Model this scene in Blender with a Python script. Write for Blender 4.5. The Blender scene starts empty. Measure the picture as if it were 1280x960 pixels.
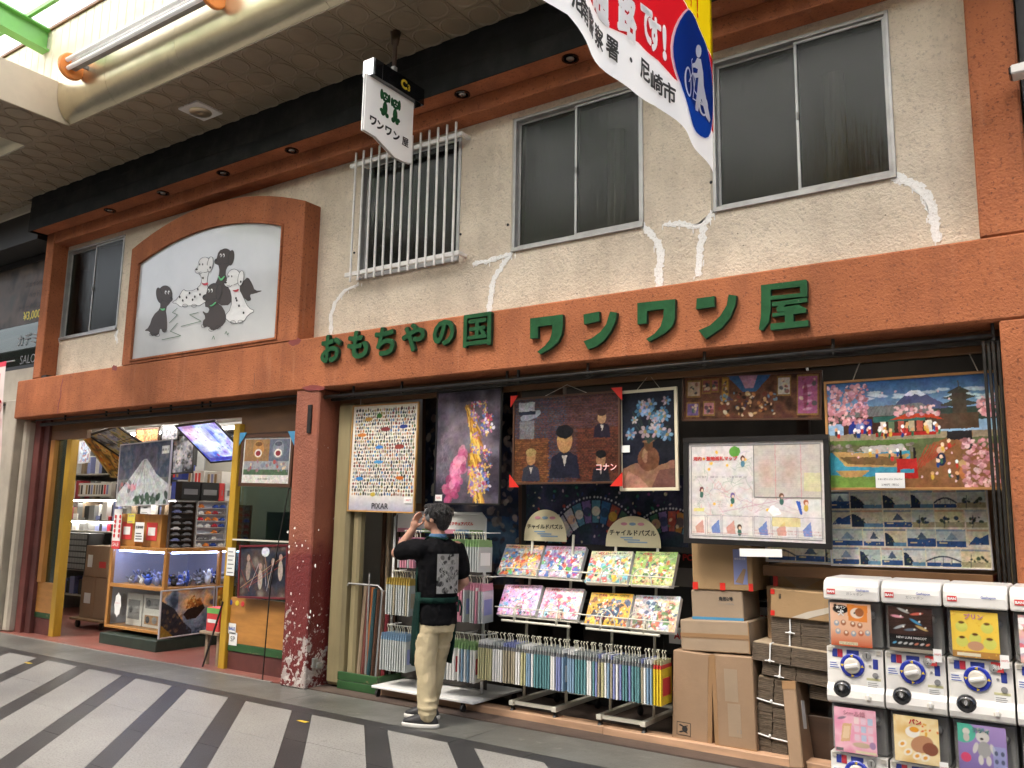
import bpy, math, random
import numpy as np
from mathutils import Vector, Matrix
random.seed(7); RNG = np.random.RandomState(7)
SC = bpy.context.scene; COL = SC.collection
# ------------------------------------------------------------------ camera
F_PX, YAW, PITCH, ROLL = 1066.97, math.radians(-34.366), math.radians(8.936), math.radians(1.031)
CAM = Vector((0.0, -5.368, 1.5))
_h = Vector((math.sin(YAW)*math.cos(PITCH), math.cos(YAW)*math.cos(PITCH), math.sin(PITCH)))
_r0 = _h.cross(Vector((0, 0, 1))).normalized(); _u0 = _r0.cross(_h)
_r = _r0*math.cos(ROLL) + _u0*math.sin(ROLL); _u = -_r0*math.sin(ROLL) + _u0*math.cos(ROLL)
cd = bpy.data.cameras.new('camera'); cam = bpy.data.objects.new('camera', cd); COL.objects.link(cam)
cam.matrix_world = Matrix(((_r.x, _u.x, -_h.x, CAM.x), (_r.y, _u.y, -_h.y, CAM.y), (_r.z, _u.z, -_h.z, CAM.z), (0, 0, 0, 1)))
cd.sensor_width = 36; cd.lens = 36*F_PX/1280; cd.clip_end = 500; cd.clip_start = 0.05
SC.camera = cam
# ------------------------------------------------------------------ daylight
W = bpy.data.worlds.new('World'); SC.world = W; W.use_nodes = True
nt = W.node_tree; bg = nt.nodes['Background']; sky = nt.nodes.new('ShaderNodeTexSky'); sky.sky_type = 'NISHITA'
sky.sun_disc = False; sky.sun_elevation = math.radians(58); sky.sun_rotation = math.radians(200)
sky.air_density = 1.0; sky.dust_density = 7.0; sky.ozone_density = 1.0
nt.links.new(sky.outputs[0], bg.inputs[0]); bg.inputs[1].default_value = 0.12
sl = bpy.data.lights.new('sun', 'SUN'); sl.energy = 2.6; sl.angle = math.radians(10); sl.color = (1.0, 0.93, 0.82)
so = bpy.data.objects.new('sun', sl); COL.objects.link(so)
_e, _a = math.radians(58), math.radians(200)
sdir = Vector((math.sin(_a)*math.cos(_e), math.cos(_a)*math.cos(_e), math.sin(_e)))
so.rotation_euler = sdir.to_track_quat('Z', 'Y').to_euler()
SC.view_settings.view_transform = 'Standard'; SC.view_settings.look = 'None'
SC.view_settings.exposure = 1.85; SC.view_settings.gamma = 1.0
SC.cycles.max_bounces = 7; SC.cycles.transparent_max_bounces = 12; SC.cycles.sample_clamp_indirect = 4.0
# ------------------------------------------------------------------ measuring: a picture point seen on a given wall / floor plane
def _ray(x, y): return _h*F_PX + _r*(x-640) - _u*(y-480)
def P(x, y, Y=0.0):
    d = _ray(x, y); return CAM + d*((Y-CAM.y)/d.y)
def G(x, y, Z=0.0):
    d = _ray(x, y); return CAM + d*((Z-CAM.z)/d.z)
def PX(x, y, X):
    d = _ray(x, y); return CAM + d*((X-CAM.x)/d.x)
# ------------------------------------------------------------------ materials
def lin(c):
    return tuple(((v/12.92) if v <= 0.04045 else ((v+0.055)/1.055)**2.4) for v in c)
def hx(s):
    return lin(tuple(int(s[i:i+2], 16)/255 for i in (0, 2, 4)))
MATS = {}
def M(name, col, rough=.6, metal=0., bump=None, var=None, dirt=None, spec=.5, coat=0., emit=None, alpha=1., trans=0., stretch=(1, 1, 1), bump2=None, fleck=None, bd=1., streak=None):
    """one node material: base colour with noise variation, dirt blotches, flecks and fine relief"""
    if name in MATS: return MATS[name]
    m = bpy.data.materials.new(name); m.use_nodes = True; n = m.node_tree; L = n.links
    b = n.nodes['Principled BSDF']; N = n.nodes.new
    b.inputs['Roughness'].default_value = rough; b.inputs['Metallic'].default_value = metal
    b.inputs['Specular IOR Level'].default_value = spec; b.inputs['Coat Weight'].default_value = coat
    b.inputs['Coat Roughness'].default_value = .08
    b.inputs['Alpha'].default_value = alpha; b.inputs['Transmission Weight'].default_value = trans
    g = N('ShaderNodeNewGeometry'); mp = N('ShaderNodeMapping'); mp.inputs['Scale'].default_value = stretch
    L.new(g.outputs['Position'], mp.inputs['Vector']); V = mp.outputs[0]
    rgb = N('ShaderNodeRGB'); rgb.outputs[0].default_value = (*col, 1); out = rgb.outputs[0]
    def noise(sc, det=4, rg=.55):
        t = N('ShaderNodeTexNoise'); t.inputs['Scale'].default_value = sc; t.inputs['Detail'].default_value = det
        t.inputs['Roughness'].default_value = rg; L.new(V, t.inputs['Vector']); return t.outputs[0]
    def mixc(fac, a, bcol, mode='MIX'):
        x = N('ShaderNodeMix'); x.data_type = 'RGBA'; x.blend_type = mode
        L.new(fac, x.inputs[0]) if not isinstance(fac, float) else setattr(x.inputs[0], 'default_value', fac)
        L.new(a, x.inputs[6])
        if isinstance(bcol, tuple): x.inputs[7].default_value = (*bcol, 1)
        else: L.new(bcol, x.inputs[7])
        return x.outputs[2]
    def ramp(src, lo, hi, a=0., c=1.):
        r = N('ShaderNodeMapRange'); r.inputs[1].default_value = lo; r.inputs[2].default_value = hi
        r.inputs[3].default_value = a; r.inputs[4].default_value = c; L.new(src, r.inputs[0]); return r.outputs[0]
    if var:
        sc, amt = var; v = ramp(noise(sc), .3, .7, 1-amt, 1+amt)
        x = N('ShaderNodeVectorMath'); x.operation = 'SCALE'; L.new(out, x.inputs[0]); L.new(v, x.inputs['Scale']); out = x.outputs[0]
    if dirt:
        for sc, lo, hi, amt, dc in dirt:
            out = mixc(ramp(noise(sc, 6, .65), lo, hi, 0, amt), out, dc)
    if streak:                                                  # rain streaks running down
        m2 = N('ShaderNodeMapping'); m2.inputs['Scale'].default_value = (1, 1, .09); L.new(g.outputs['Position'], m2.inputs['Vector']); V0 = V; V = m2.outputs[0]
        for sc, lo, hi, amt, dc in streak:
            out = mixc(ramp(noise(sc, 5, .6), lo, hi, 0, amt), out, dc)
        V = V0
    if fleck:
        for sc, thr, dc in fleck:
            t = N('ShaderNodeTexVoronoi'); t.inputs['Scale'].default_value = sc; L.new(V, t.inputs['Vector'])
            out = mixc(ramp(t.outputs['Distance'], thr, thr*.6, 0, .8), out, dc)
    L.new(out, b.inputs['Base Color'])
    if bump:
        sc, st = bump; bn = N('ShaderNodeBump'); bn.inputs['Strength'].default_value = st; bn.inputs['Distance'].default_value = .01*bd
        hsrc = noise(sc, 5, .6); L.new(hsrc, bn.inputs['Height']); last = bn
        if bump2:
            b2 = N('ShaderNodeBump'); b2.inputs['Strength'].default_value = bump2[1]; b2.inputs['Distance'].default_value = .02
            L.new(noise(bump2[0], 3), b2.inputs['Height']); L.new(bn.outputs[0], b2.inputs['Normal']); last = b2
        L.new(last.outputs[0], b.inputs['Normal'])
    if emit:
        b.inputs['Emission Color'].default_value = (*emit[0], 1); b.inputs['Emission Strength'].default_value = emit[1]
    MATS[name] = m; return m
# plaster and paint of the building
ORG = hx('b5623a')
M('orange_stucco', (.37, .130, .058), .92, spec=.2, bd=1.2, streak=[(4, .50, .70, .55, (.21, .078, .042)), (9, .60, .74, .4, (.46, .21, .12))], bump=(60, .8), bump2=(9, .35), var=(1.8, .22), dirt=[(2.2, .48, .72, .5, (.22, .078, .045)), (40, .56, .64, .7, (.12, .045, .028)), (9, .62, .76, .4, (.17, .07, .045))], fleck=[(20, .10, (.07, .035, .025))])
M('red_paint', (.20, .035, .028), .55, bump=(30, .4), var=(3, .25), dirt=[(7, .62, .70, .8, (.45, .25, .22)), (14, .66, .70, .9, (.62, .58, .55))])
M('peel_red', (.15, .03, .026), .5, bump=(26, .9), bd=2, var=(4, .3), dirt=[(7, .50, .54, .92, (.42, .36, .33)), (16, .56, .60, .9, (.60, .56, .52)), (5, .6, .7, .7, (.10, .06, .05))])
M('pillar_paint', (.30, .098, .050), .65, bump=(50, .4), var=(3, .2), dirt=[(2.5, .45, .7, .6, (.22, .04, .03))])
M('beige_stucco', (.72, .635, .505), .95, spec=.2, bd=1.5, streak=[(3.5, .52, .72, .35, (.40, .34, .26))], bump=(58, .9), bump2=(12, .55), var=(1.6, .13), dirt=[(1.7, .46, .74, .40, (.42, .345, .25)), (6, .56, .74, .4, (.36, .30, .22)), (38, .56, .66, .5, (.36, .31, .25)), (75, .58, .66, .5, (.30, .26, .21))], fleck=[(7, .045, (.10, .08, .06)), (22, .05, (.22, .19, .15))])
M('caulk', (.88, .88, .85), .7, bump=(70, .6), dirt=[(60, .56, .68, .6, (.45, .41, .36))])
M('black_board', (.014, .015, .015), .8, spec=.2, bump=(90, .25), var=(6, .3), dirt=[(3, .5, .8, .3, (.06, .058, .05))])
M('letter_green', (.016, .075, .028), .6, spec=.12, var=(12, .22), bump=(30, .2), dirt=[(40, .68, .74, .5, (.3, .3, .25))])
M('letter_edge', (.010, .035, .016), .7)
M('sign_face', (.50, .51, .51), .2, coat=.5, bump=(1.6, .25), bd=3, var=(2, .05))
M('aluminium', (.36, .36, .35), .4, metal=.5, var=(9, .14), dirt=[(20, .6, .8, .4, (.2, .17, .13))])
M('aluminium_dark', (.16, .155, .15), .4, metal=.5)
M('white_bar', (.72, .71, .68), .4, var=(14, .1), dirt=[(25, .62, .75, .4, (.35, .28, .22))])
M('steel_dark', (.035, .033, .03), .45, metal=.6, var=(12, .3), dirt=[(20, .55, .7, .4, (.09, .05, .03))])
M('black', (.012, .012, .012), .5); M('black_gloss', (.008, .008, .009), .08, coat=.6)
M('chrome', (.6, .6, .6), .15, metal=1.)
M('canopy_tile', (.225, .18, .12), .42, var=(1.5, .15), dirt=[(6, .5, .8, .3, (.07, .055, .035))])
M('canopy_gap', (.05, .04, .03), .8)
M('gutter_metal', (.60, .53, .37), .28, metal=.85, var=(3, .1), stretch=(1, 1, 1), dirt=[(5, .55, .8, .35, (.2, .16, .1))])
M('canopy_panel', (.72, .66, .52), .5, var=(4, .08), dirt=[(3, .5, .8, .3, (.45, .36, .24))])
M('canopy_beam', (.52, .45, .34), .5, var=(3, .08), dirt=[(4, .5, .8, .3, (.3, .24, .17))])
M('green_steel', (.16, .42, .10), .45, var=(5, .1))
M('tube_white', (.78, .78, .76), .3, emit=((1, .98, .95), .05))
M('orange_plastic', (.75, .24, .05), .35)
M('street_joint', (.045, .045, .043), .9, bump=(60, .4))
M('granite_light', (.275, .268, .25), .42, bump=(120, .25), var=(1.1, .16), dirt=[(1.8, .5, .75, .4, (.17, .165, .15)), (75, .47, .60, .6, (.13, .125, .115)), (9, .64, .74, .55, (.09, .085, .075))], fleck=[(48, .20, (.12, .115, .105)), (2.6, .035, (.05, .05, .045))])
M('granite_dark', (.030, .030, .031), .40, bump=(100, .2), var=(2, .22), dirt=[(2.5, .55, .75, .3, (.085, .08, .072))], fleck=[(110, .05, (.14, .14, .135))])
M('apron', (.13, .13, .118), .35, bump=(70, .22), bump2=(6, .25), var=(1.5, .25), dirt=[(2.2, .46, .66, .7, (.075, .075, .065)), (7, .60, .70, .6, (.27, .26, .23)), (26, .58, .70, .6, (.05, .05, .045))], fleck=[(5, .03, (.03, .03, .03))])
M('floor_red', (.23, .08, .062), .4, bump=(40, .25), var=(3, .2), dirt=[(5, .5, .7, .6, (.20, .15, .12)), (12, .64, .72, .5, (.4, .32, .28))])
M('floor_brown', (.085, .06, .048), .6, bump=(40, .3), var=(4, .25))
M('tape_yellow', (.6, .42, .04), .5, var=(50, .2))
M('sill_wood', (.44, .27, .165), .7, bump=(25, .3), stretch=(.15, 1, 1), var=(14, .25), dirt=[(30, .64, .72, .6, (.14, .08, .05))])
M('wood_orange', (.42, .19, .045), .42, stretch=(.2, 1, 1), var=(14, .22), bump=(20, .15), dirt=[(4, .55, .8, .3, (.22, .08, .02))])
M('wood_orange_v', (.42, .19, .045), .42, stretch=(1, 1, .2), var=(14, .22), bump=(20, .15), dirt=[(4, .55, .8, .3, (.22, .08, .02))])
M('wood_brown', (.17, .085, .035), .5, stretch=(.2, 1, 1), var=(12, .2), bump=(20, .2))
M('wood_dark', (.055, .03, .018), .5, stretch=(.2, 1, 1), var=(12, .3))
M('ply', (.30, .19, .10), .7, stretch=(1, 1, .2), var=(10, .15), bump=(20, .2))
M('yellow_post', (.46, .27, .022), .4, stretch=(1, 1, .3), var=(8, .15), dirt=[(9, .58, .75, .5, (.22, .12, .02))])
M('green_paint', (.022, .075, .022), .45, stretch=(.4, 1, 1), var=(8, .3), dirt=[(14, .6, .68, .8, (.22, .17, .09))])
M('green_dark', (.018, .032, .022), .5, var=(7, .3))
M('base_red', (.10, .03, .024), .55, var=(4, .3), dirt=[(8, .6, .8, .4, (.2, .12, .1))])
M('column_beige', (.26, .215, .115), .6, stretch=(1, 1, .15), var=(7, .22), dirt=[(9, .52, .75, .5, (.19, .15, .08))])
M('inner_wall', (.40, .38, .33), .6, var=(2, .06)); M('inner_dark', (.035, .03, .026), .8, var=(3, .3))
M('inner_ceiling', (.34, .32, .28), .6, var=(3, .2))
M('card', (.29, .19, .115), .75, bump=(35, .15), var=(3, .1), dirt=[(5, .55, .8, .25, (.27, .165, .09))])
M('card_pale', (.31, .23, .155), .75, bump=(35, .15), var=(3, .08), dirt=[(4, .55, .8, .25, (.3, .2, .12))])
M('card_tan', (.33, .21, .10), .7, bump=(35, .15), var=(3, .08))
M('card_edge', (.22, .14, .08), .8, stretch=(1, 1, 8), var=(30, .35))
M('bundle', (.115, .085, .058), .85, stretch=(1, 1, 6), var=(30, .4))
M('bundle_top', (.36, .28, .19), .8, var=(5, .1))
M('pack_tape', (.30, .175, .085), .28, coat=.3); M('clear_tape', (.52, .46, .38), .2, coat=.4)
M('red_tape', (.62, .03, .02), .35); M('blue_tape', (.06, .24, .42), .4)
M('string', (.75, .75, .73), .6); M('cord_wire', (.55, .5, .42), .5)
M('paper', (.78, .78, .76), .6); M('sign_white', (.90, .90, .88), .4); M('paper_blue', (.22, .25, .48), .5); M('paper_yellow', (.66, .55, .08), .5)
M('paper_red', (.62, .05, .05), .5); M('ink', (.02, .02, .02), .6); M('ink_red', (.55, .03, .03), .5)
M('ink_blue', (.03, .08, .38), .5); M('ink_grey', (.2, .2, .2), .6); M('ink_green', (.03, .2, .07), .5); M('ink_white', (.82, .82, .8), .5)
M('rack_white', (.76, .76, .74), .3); M('rack_cream', (.66, .64, .54), .35); M('caster', (.02, .02, .02), .5)
M('gold_frame', (.45, .25, .08), .35, var=(10, .15)); M('cream_frame', (.66, .60, .44), .4); M('black_frame', (.014, .013, .013), .35)
M('brown_frame', (.075, .035, .02), .35); M('silver_frame', (.62, .60, .62), .3, metal=.4); M('red_frame', (.13, .015, .02), .35)
M('wood_frame', (.36, .18, .06), .4, var=(12, .2)); M('ochre_frame', (.5, .36, .12), .4)
M('plastic_white', (.72, .70, .66), .28, coat=.2); M('plastic_cream', (.62, .58, .50), .3)
M('dial_blue', (.02, .035, .33), .25, coat=.3); M('panel_blue', (.03, .05, .28), .35); M('panel_red', (.42, .03, .05), .35)
M('grey_knob', (.22, .22, .22), .4); M('yellow', (.68, .5, .03), .4)
def cloth_mat(name, col):
    m = bpy.data.materials.new(name); m.use_nodes = True; n = m.node_tree; L = n.links; b = n.nodes['Principled BSDF']; b.inputs['Base Color'].default_value = (*col, 1); b.inputs['Roughness'].default_value = .6
    t = n.nodes.new('ShaderNodeBsdfTranslucent'); t.inputs[0].default_value = (*col, 1); x = n.nodes.new('ShaderNodeMixShader'); x.inputs[0].default_value = .5
    L.new(b.outputs[0], x.inputs[1]); L.new(t.outputs[0], x.inputs[2]); L.new(x.outputs[0], n.nodes['Material Output'].inputs[0]); MATS[name] = m
def dye_mat(name, col):
    m = bpy.data.materials.new(name); m.use_nodes = True; n = m.node_tree; L = n.links; b = n.nodes['Principled BSDF']; b.inputs['Base Color'].default_value = (*col, 1); b.inputs['Roughness'].default_value = .7; b.inputs['Specular IOR Level'].default_value = .1
    t = n.nodes.new('ShaderNodeBsdfTransparent'); t.inputs[0].default_value = (*col, 1); x = n.nodes.new('ShaderNodeMixShader'); x.inputs[0].default_value = .72
    L.new(b.outputs[0], x.inputs[1]); L.new(t.outputs[0], x.inputs[2]); L.new(x.outputs[0], n.nodes['Material Output'].inputs[0]); MATS[name] = m
cloth_mat('banner_white', (.95, .95, .95)); dye_mat('banner_red', (.82, .02, .035)); dye_mat('banner_yellow', (1.0, .78, .01)); dye_mat('banner_blue', (.012, .09, .50))
M('skin', (.47, .25, .17), .5, var=(9, .06)); M('hair', (.016, .015, .015), .5, spec=.35, stretch=(1, 1, .3), var=(60, .5), bump=(110, 1.0), bd=1.5, dirt=[(90, .56, .7, .6, (.13, .13, .13))])
M('hair_grey', (.17, .17, .17), .5, var=(60, .4), bump=(60, .5))
M('shirt', (.006, .006, .007), .9, spec=.1, bump=(14, .4), var=(8, .3)); M('apron_green', (.006, .026, .020), .85, spec=.12, bump=(12, .4), var=(6, .2))
M('trouser', (.50, .42, .265), .9, spec=.2, bump=(11, .7), bump2=(5, .6), var=(5, .1)); M('shoe_black', (.02, .02, .022), .5); M('shoe_sole', (.62, .60, .56), .5)
M('collar_blue', (.05, .12, .22), .8)
M('lamp_tube', (1, 1, 1), .4, emit=((1, .95, .86), 15.0)); M('lamp_tube_dim', (1, 1, 1), .4, emit=((1, .93, .82), 7.0)); M('led_blue', (1, 1, 1), .4, emit=((.45, .55, 1.0), 14.0))
M('case_inner', (.42, .44, .52), .5); M('downlight_glass', (.35, .33, .3), .15, metal=.7)
M('beige_wall', (.40, .36, .29), .7, var=(3, .15), dirt=[(4, .5, .8, .4, (.24, .21, .17))])
def glass(name, tint, rough=.02, refl=.05):
    m = bpy.data.materials.new(name); m.use_nodes = True; n = m.node_tree; L = n.links
    for x in list(n.nodes): n.nodes.remove(x)
    o = n.nodes.new('ShaderNodeOutputMaterial'); t = n.nodes.new('ShaderNodeBsdfTransparent'); g = n.nodes.new('ShaderNodeBsdfGlossy')
    t.inputs[0].default_value = (*tint, 1); g.inputs['Roughness'].default_value = rough; g.inputs[0].default_value = (.9, .9, .9, 1)
    lw = n.nodes.new('ShaderNodeLayerWeight'); pw_ = n.nodes.new('ShaderNodeMath'); pw_.operation = 'POWER'; pw_.inputs[1].default_value = 4.0; L.new(lw.outputs['Facing'], pw_.inputs[0])
    fr = n.nodes.new('ShaderNodeMapRange'); fr.inputs[3].default_value = refl; fr.inputs[4].default_value = .9; L.new(pw_.outputs[0], fr.inputs[0])
    mx = n.nodes.new('ShaderNodeMixShader'); L.new(fr.outputs[0], mx.inputs[0]); L.new(t.outputs[0], mx.inputs[1]); L.new(g.outputs[0], mx.inputs[2])
    L.new(mx.outputs[0], o.inputs[0]); MATS[name] = m; return m
glass('glass_clear', (.93, .95, .94)); glass('glass_dark', (.42, .5, .46)); glass('plastic_clear', (.93, .93, .92), .1, .04); glass('film', (.9, .9, .9), .15)
def ribbed():
    m = glass('glass_ribbed', (.38, .39, .36), .16, .07); n = m.node_tree; L = n.links; b = [x for x in n.nodes if x.type == 'BSDF_GLOSSY'][0]; b.inputs[0].default_value = (.36, .36, .345, 1)
    g = n.nodes.new('ShaderNodeNewGeometry'); mp = n.nodes.new('ShaderNodeMapping'); mp.inputs['Scale'].default_value = (1, 1, .06); L.new(g.outputs['Position'], mp.inputs[0])
    nz = n.nodes.new('ShaderNodeTexNoise'); nz.inputs['Scale'].default_value = 46; nz.inputs['Detail'].default_value = 2; L.new(mp.outputs[0], nz.inputs['Vector'])
    n2 = n.nodes.new('ShaderNodeTexNoise'); n2.inputs['Scale'].default_value = 30; L.new(g.outputs['Position'], n2.inputs['Vector'])
    b1 = n.nodes.new('ShaderNodeBump'); b1.inputs['Strength'].default_value = .34; b1.inputs['Distance'].default_value = .01; L.new(nz.outputs[0], b1.inputs['Height'])
    b2 = n.nodes.new('ShaderNodeBump'); b2.inputs['Strength'].default_value = .05; b2.inputs['Distance'].default_value = .01; L.new(n2.outputs[0], b2.inputs['Height']); L.new(b1.outputs[0], b2.inputs['Normal']); L.new(b2.outputs[0], b.inputs['Normal'])
ribbed()
def pillar_mat():
    m = M('pillar_all', (.27, .085, .045), .6, bump=(45, .6), bd=2, var=(3, .2), dirt=[(2.5, .5, .75, .4, (.19, .05, .03))]); n = m.node_tree; L = n.links; b = n.nodes['Principled BSDF']; src = b.inputs['Base Color'].links[0].from_socket
    g = n.nodes.new('ShaderNodeNewGeometry'); sp = n.nodes.new('ShaderNodeSeparateXYZ'); L.new(g.outputs['Position'], sp.inputs[0])
    def nz(sc):
        t = n.nodes.new('ShaderNodeTexNoise'); t.inputs['Scale'].default_value = sc; t.inputs['Detail'].default_value = 6; t.inputs['Roughness'].default_value = .65; L.new(g.outputs['Position'], t.inputs[0]); return t.outputs[0]
    def mth(op, a, b_):
        t = n.nodes.new('ShaderNodeMath'); t.operation = op
        for i, v in ((0, a), (1, b_)):
            if isinstance(v, (int, float)): t.inputs[i].default_value = v
            else: L.new(v, t.inputs[i])
        return t.outputs[0]
    def mr(v, lo, hi, a=0., c=1.):
        r = n.nodes.new('ShaderNodeMapRange'); r.inputs[1].default_value = lo; r.inputs[2].default_value = hi; r.inputs[3].default_value = a; r.inputs[4].default_value = c; L.new(v, r.inputs[0]); return r.outputs[0]
    def mix(f, a, col):
        x = n.nodes.new('ShaderNodeMix'); x.data_type = 'RGBA'; L.new(f, x.inputs[0]); L.new(a, x.inputs[6]); x.inputs[7].default_value = (*col, 1); return x.outputs[2]
    z = sp.outputs['Z']; low = mr(mth('ADD', z, mth('MULTIPLY', nz(5), .7)), 1.68, 1.42); out = mix(low, src, (.155, .022, .02))
    thr = mr(z, .05, 1.1, .50, .72); pe = mr(mth('SUBTRACT', nz(9), thr), .0, .012); out = mix(pe, out, (.42, .36, .33))
    pe2 = mr(mth('SUBTRACT', nz(22), mr(z, .0, 1.3, .55, .70)), .0, .01); out = mix(pe2, out, (.60, .56, .52))
    L.new(out, b.inputs['Base Color']); L.new(mr(low, 0, 1, .6, .28), b.inputs['Roughness'])
pillar_mat()
def roof_mat():
    m = bpy.data.materials.new('roof_pane'); m.use_nodes = True; n = m.node_tree; L = n.links
    for x in list(n.nodes): n.nodes.remove(x)
    o = n.nodes.new('ShaderNodeOutputMaterial'); t = n.nodes.new('ShaderNodeBsdfTransparent'); g = n.nodes.new('ShaderNodeBsdfTranslucent')
    g.inputs[0].default_value = (.95, .97, 1, 1); t.inputs[0].default_value = (1, 1, 1, 1)
    mx = n.nodes.new('ShaderNodeMixShader'); mx.inputs[0].default_value = .45; L.new(t.outputs[0], mx.inputs[1]); L.new(g.outputs[0], mx.inputs[2])
    L.new(mx.outputs[0], o.inputs[0]); MATS['roof_pane'] = m
roof_mat()
def print_mat(name, rough, coat):
    m = bpy.data.materials.new(name); m.use_nodes = True; n = m.node_tree; b = n.nodes['Principled BSDF']
    a = n.nodes.new('ShaderNodeAttribute'); a.attribute_name = 'Col'; n.links.new(a.outputs['Color'], b.inputs['Base Color'])
    b.inputs['Roughness'].default_value = rough; b.inputs['Specular IOR Level'].default_value = .2; b.inputs['Coat Weight'].default_value = coat; b.inputs['Coat Roughness'].default_value = .06
    g = n.nodes.new('ShaderNodeNewGeometry'); nz = n.nodes.new('ShaderNodeTexNoise'); nz.inputs['Scale'].default_value = 5; nz.inputs['Detail'].default_value = 1
    n.links.new(g.outputs['Position'], nz.inputs['Vector'])
    bn = n.nodes.new('ShaderNodeBump'); bn.inputs['Strength'].default_value = .15; bn.inputs['Distance'].default_value = .02
    n.links.new(nz.outputs[0], bn.inputs['Height']); n.links.new(bn.outputs[0], b.inputs['Coat Normal']); MATS[name] = m
print_mat('print', .5, .18)
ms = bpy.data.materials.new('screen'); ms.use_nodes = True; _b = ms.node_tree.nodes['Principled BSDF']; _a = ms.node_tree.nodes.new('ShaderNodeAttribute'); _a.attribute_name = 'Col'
ms.node_tree.links.new(_a.outputs['Color'], _b.inputs['Emission Color']); _b.inputs['Emission Strength'].default_value = .42; _b.inputs['Base Color'].default_value = (.02, .02, .02, 1); _b.inputs['Roughness'].default_value = .1; MATS['screen'] = ms; print_mat('print_matt', .55, .1)  # print colours emit, standing in for glare on the night sky picture
# ------------------------------------------------------------------ geometry helpers
class Fr:
    """a local frame: a = right, b = depth away from the viewer, c = up"""
    def __init__(s, O=(0, 0, 0), U=(1, 0, 0), V=(0, 0, 1)):
        s.O = Vector(O); s.U = Vector(U).normalized(); V = Vector(V); s.V = (V - s.U*V.dot(s.U)).normalized(); s.B = -(s.U.cross(s.V))
    def __call__(s, a, b, c): return s.O + s.U*a + s.B*b + s.V*c
WF = Fr()
def fit(TL, TR, BR, BL, y):
    """the rectangle whose corners are seen at those picture points on the plane Y = y -> frame at its lower left corner, width, height"""
    p = [P(*q, y) for q in (TL, TR, BR, BL)]
    U = ((p[1]-p[0]) + (p[2]-p[3])); V = ((p[0]-p[3]) + (p[1]-p[2])); w = U.length/2; h = V.length/2; c = sum(p, Vector())/4
    f = Fr(c, U, V); f.O = f(-w/2, 0, -h/2); return f, w, h
WL = {}
class MB:
    def __init__(s, fr=None): s.v = []; s.f = []; s.fr = fr or WF; s.mi = []; s.cur = 0
    def add(s, vs, fs):
        n = len(s.v); s.v += [s.fr(*p) for p in vs]; s.f += [[i+n for i in f] for f in fs]; s.mi += [s.cur]*len(fs); return s
    def box(s, a0, a1, b0, b1, c0, c1, skew=0):
        if a0 > a1: a0, a1 = a1, a0
        if b0 > b1: b0, b1 = b1, b0
        if c0 > c1: c0, c1 = c1, c0
        vs = [(a0, b0, c0), (a1, b0, c0), (a1, b1, c0), (a0, b1, c0), (a0+skew, b0, c1), (a1+skew, b0, c1), (a1+skew, b1, c1), (a0+skew, b1, c1)]
        return s.add(vs, [[0, 3, 2, 1], [4, 5, 6, 7], [0, 1, 5, 4], [1, 2, 6, 5], [2, 3, 7, 6], [3, 0, 4, 7]])
    def hexa(s, lo, hi):
        return s.add(list(lo)+list(hi), [[0, 3, 2, 1], [4, 5, 6, 7], [0, 1, 5, 4], [1, 2, 6, 5], [2, 3, 7, 6], [3, 0, 4, 7]])
    def prism(s, poly, b0, b1):
        """poly of (a, c) points, extruded in depth from b0 (front) to b1"""
        ar = sum(poly[i][0]*poly[(i+1) % len(poly)][1]-poly[(i+1) % len(poly)][0]*poly[i][1] for i in range(len(poly)))
        if ar < 0: poly = poly[::-1]
        n = len(poly); vs = [(a, b0, c) for a, c in poly]+[(a, b1, c) for a, c in poly]
        return s.add(vs, [list(range(n)), list(range(2*n-1, n-1, -1))]+[[i, i+n, (i+1) % n+n, (i+1) % n] for i in range(n)])
    def tube(s, pts, r, n=8, caps=True):
        pts = [Vector(p) for p in pts]; rings = []; rr = r if isinstance(r, (list, tuple)) else [r]*len(pts)
        for i, p in enumerate(pts):
            d = (pts[min(i+1, len(pts)-1)]-pts[max(i-1, 0)]).normalized()
            a = d.cross(Vector((0, 0, 1))) if abs(d.z) < .95 else d.cross(Vector((1, 0, 0))); a.normalize(); b = d.cross(a)
            rings.append([tuple(p+(a*math.cos(2*math.pi*k/n)+b*math.sin(2*math.pi*k/n))*rr[i]) for k in range(n)])
        vs = [q for ring in rings for q in ring]; fs = []
        for i in range(len(pts)-1):
            for k in range(n): fs.append([i*n+k, i*n+(k+1) % n, (i+1)*n+(k+1) % n, (i+1)*n+k])
        if caps: fs += [list(range(n))[::-1], [(len(pts)-1)*n+k for k in range(n)]]
        return s.add(vs, fs)
    def lathe(s, prof, c, axis='b', n=20):
        """prof: (radius, distance along axis) pairs; axis b points towards the viewer when distance is negative"""
        vs = []
        for r_, t in prof:
            for k in range(n):
                x, y = r_*math.cos(2*math.pi*k/n), r_*math.sin(2*math.pi*k/n)
                vs.append((c[0]+x, c[1]+t, c[2]+y) if axis == 'b' else (c[0]+x, c[1]+y, c[2]+t) if axis == 'c' else (c[0]+t, c[1]+x, c[2]+y))
        fs = []
        for i in range(len(prof)-1):
            for k in range(n): fs.append([i*n+k, i*n+(k+1) % n, (i+1)*n+(k+1) % n, (i+1)*n+k])
        fs += [list(range(n)), [(len(prof)-1)*n+k for k in range(n)][::-1]]
        return s.add(vs, fs)
    def ball(s, c, r3, n=10, m=7):
        vs = []; 
        for i in range(m+1):
            t = math.pi*i/m
            for k in range(n):
                vs.append((c[0]+r3[0]*math.sin(t)*math.cos(2*math.pi*k/n), c[1]+r3[1]*math.sin(t)*math.sin(2*math.pi*k/n), c[2]+r3[2]*math.cos(t)))
        return s.add(vs, [[i*n+k, (i+1)*n+k, (i+1)*n+(k+1) % n, i*n+(k+1) % n] for i in range(m) for k in range(n)])
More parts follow.
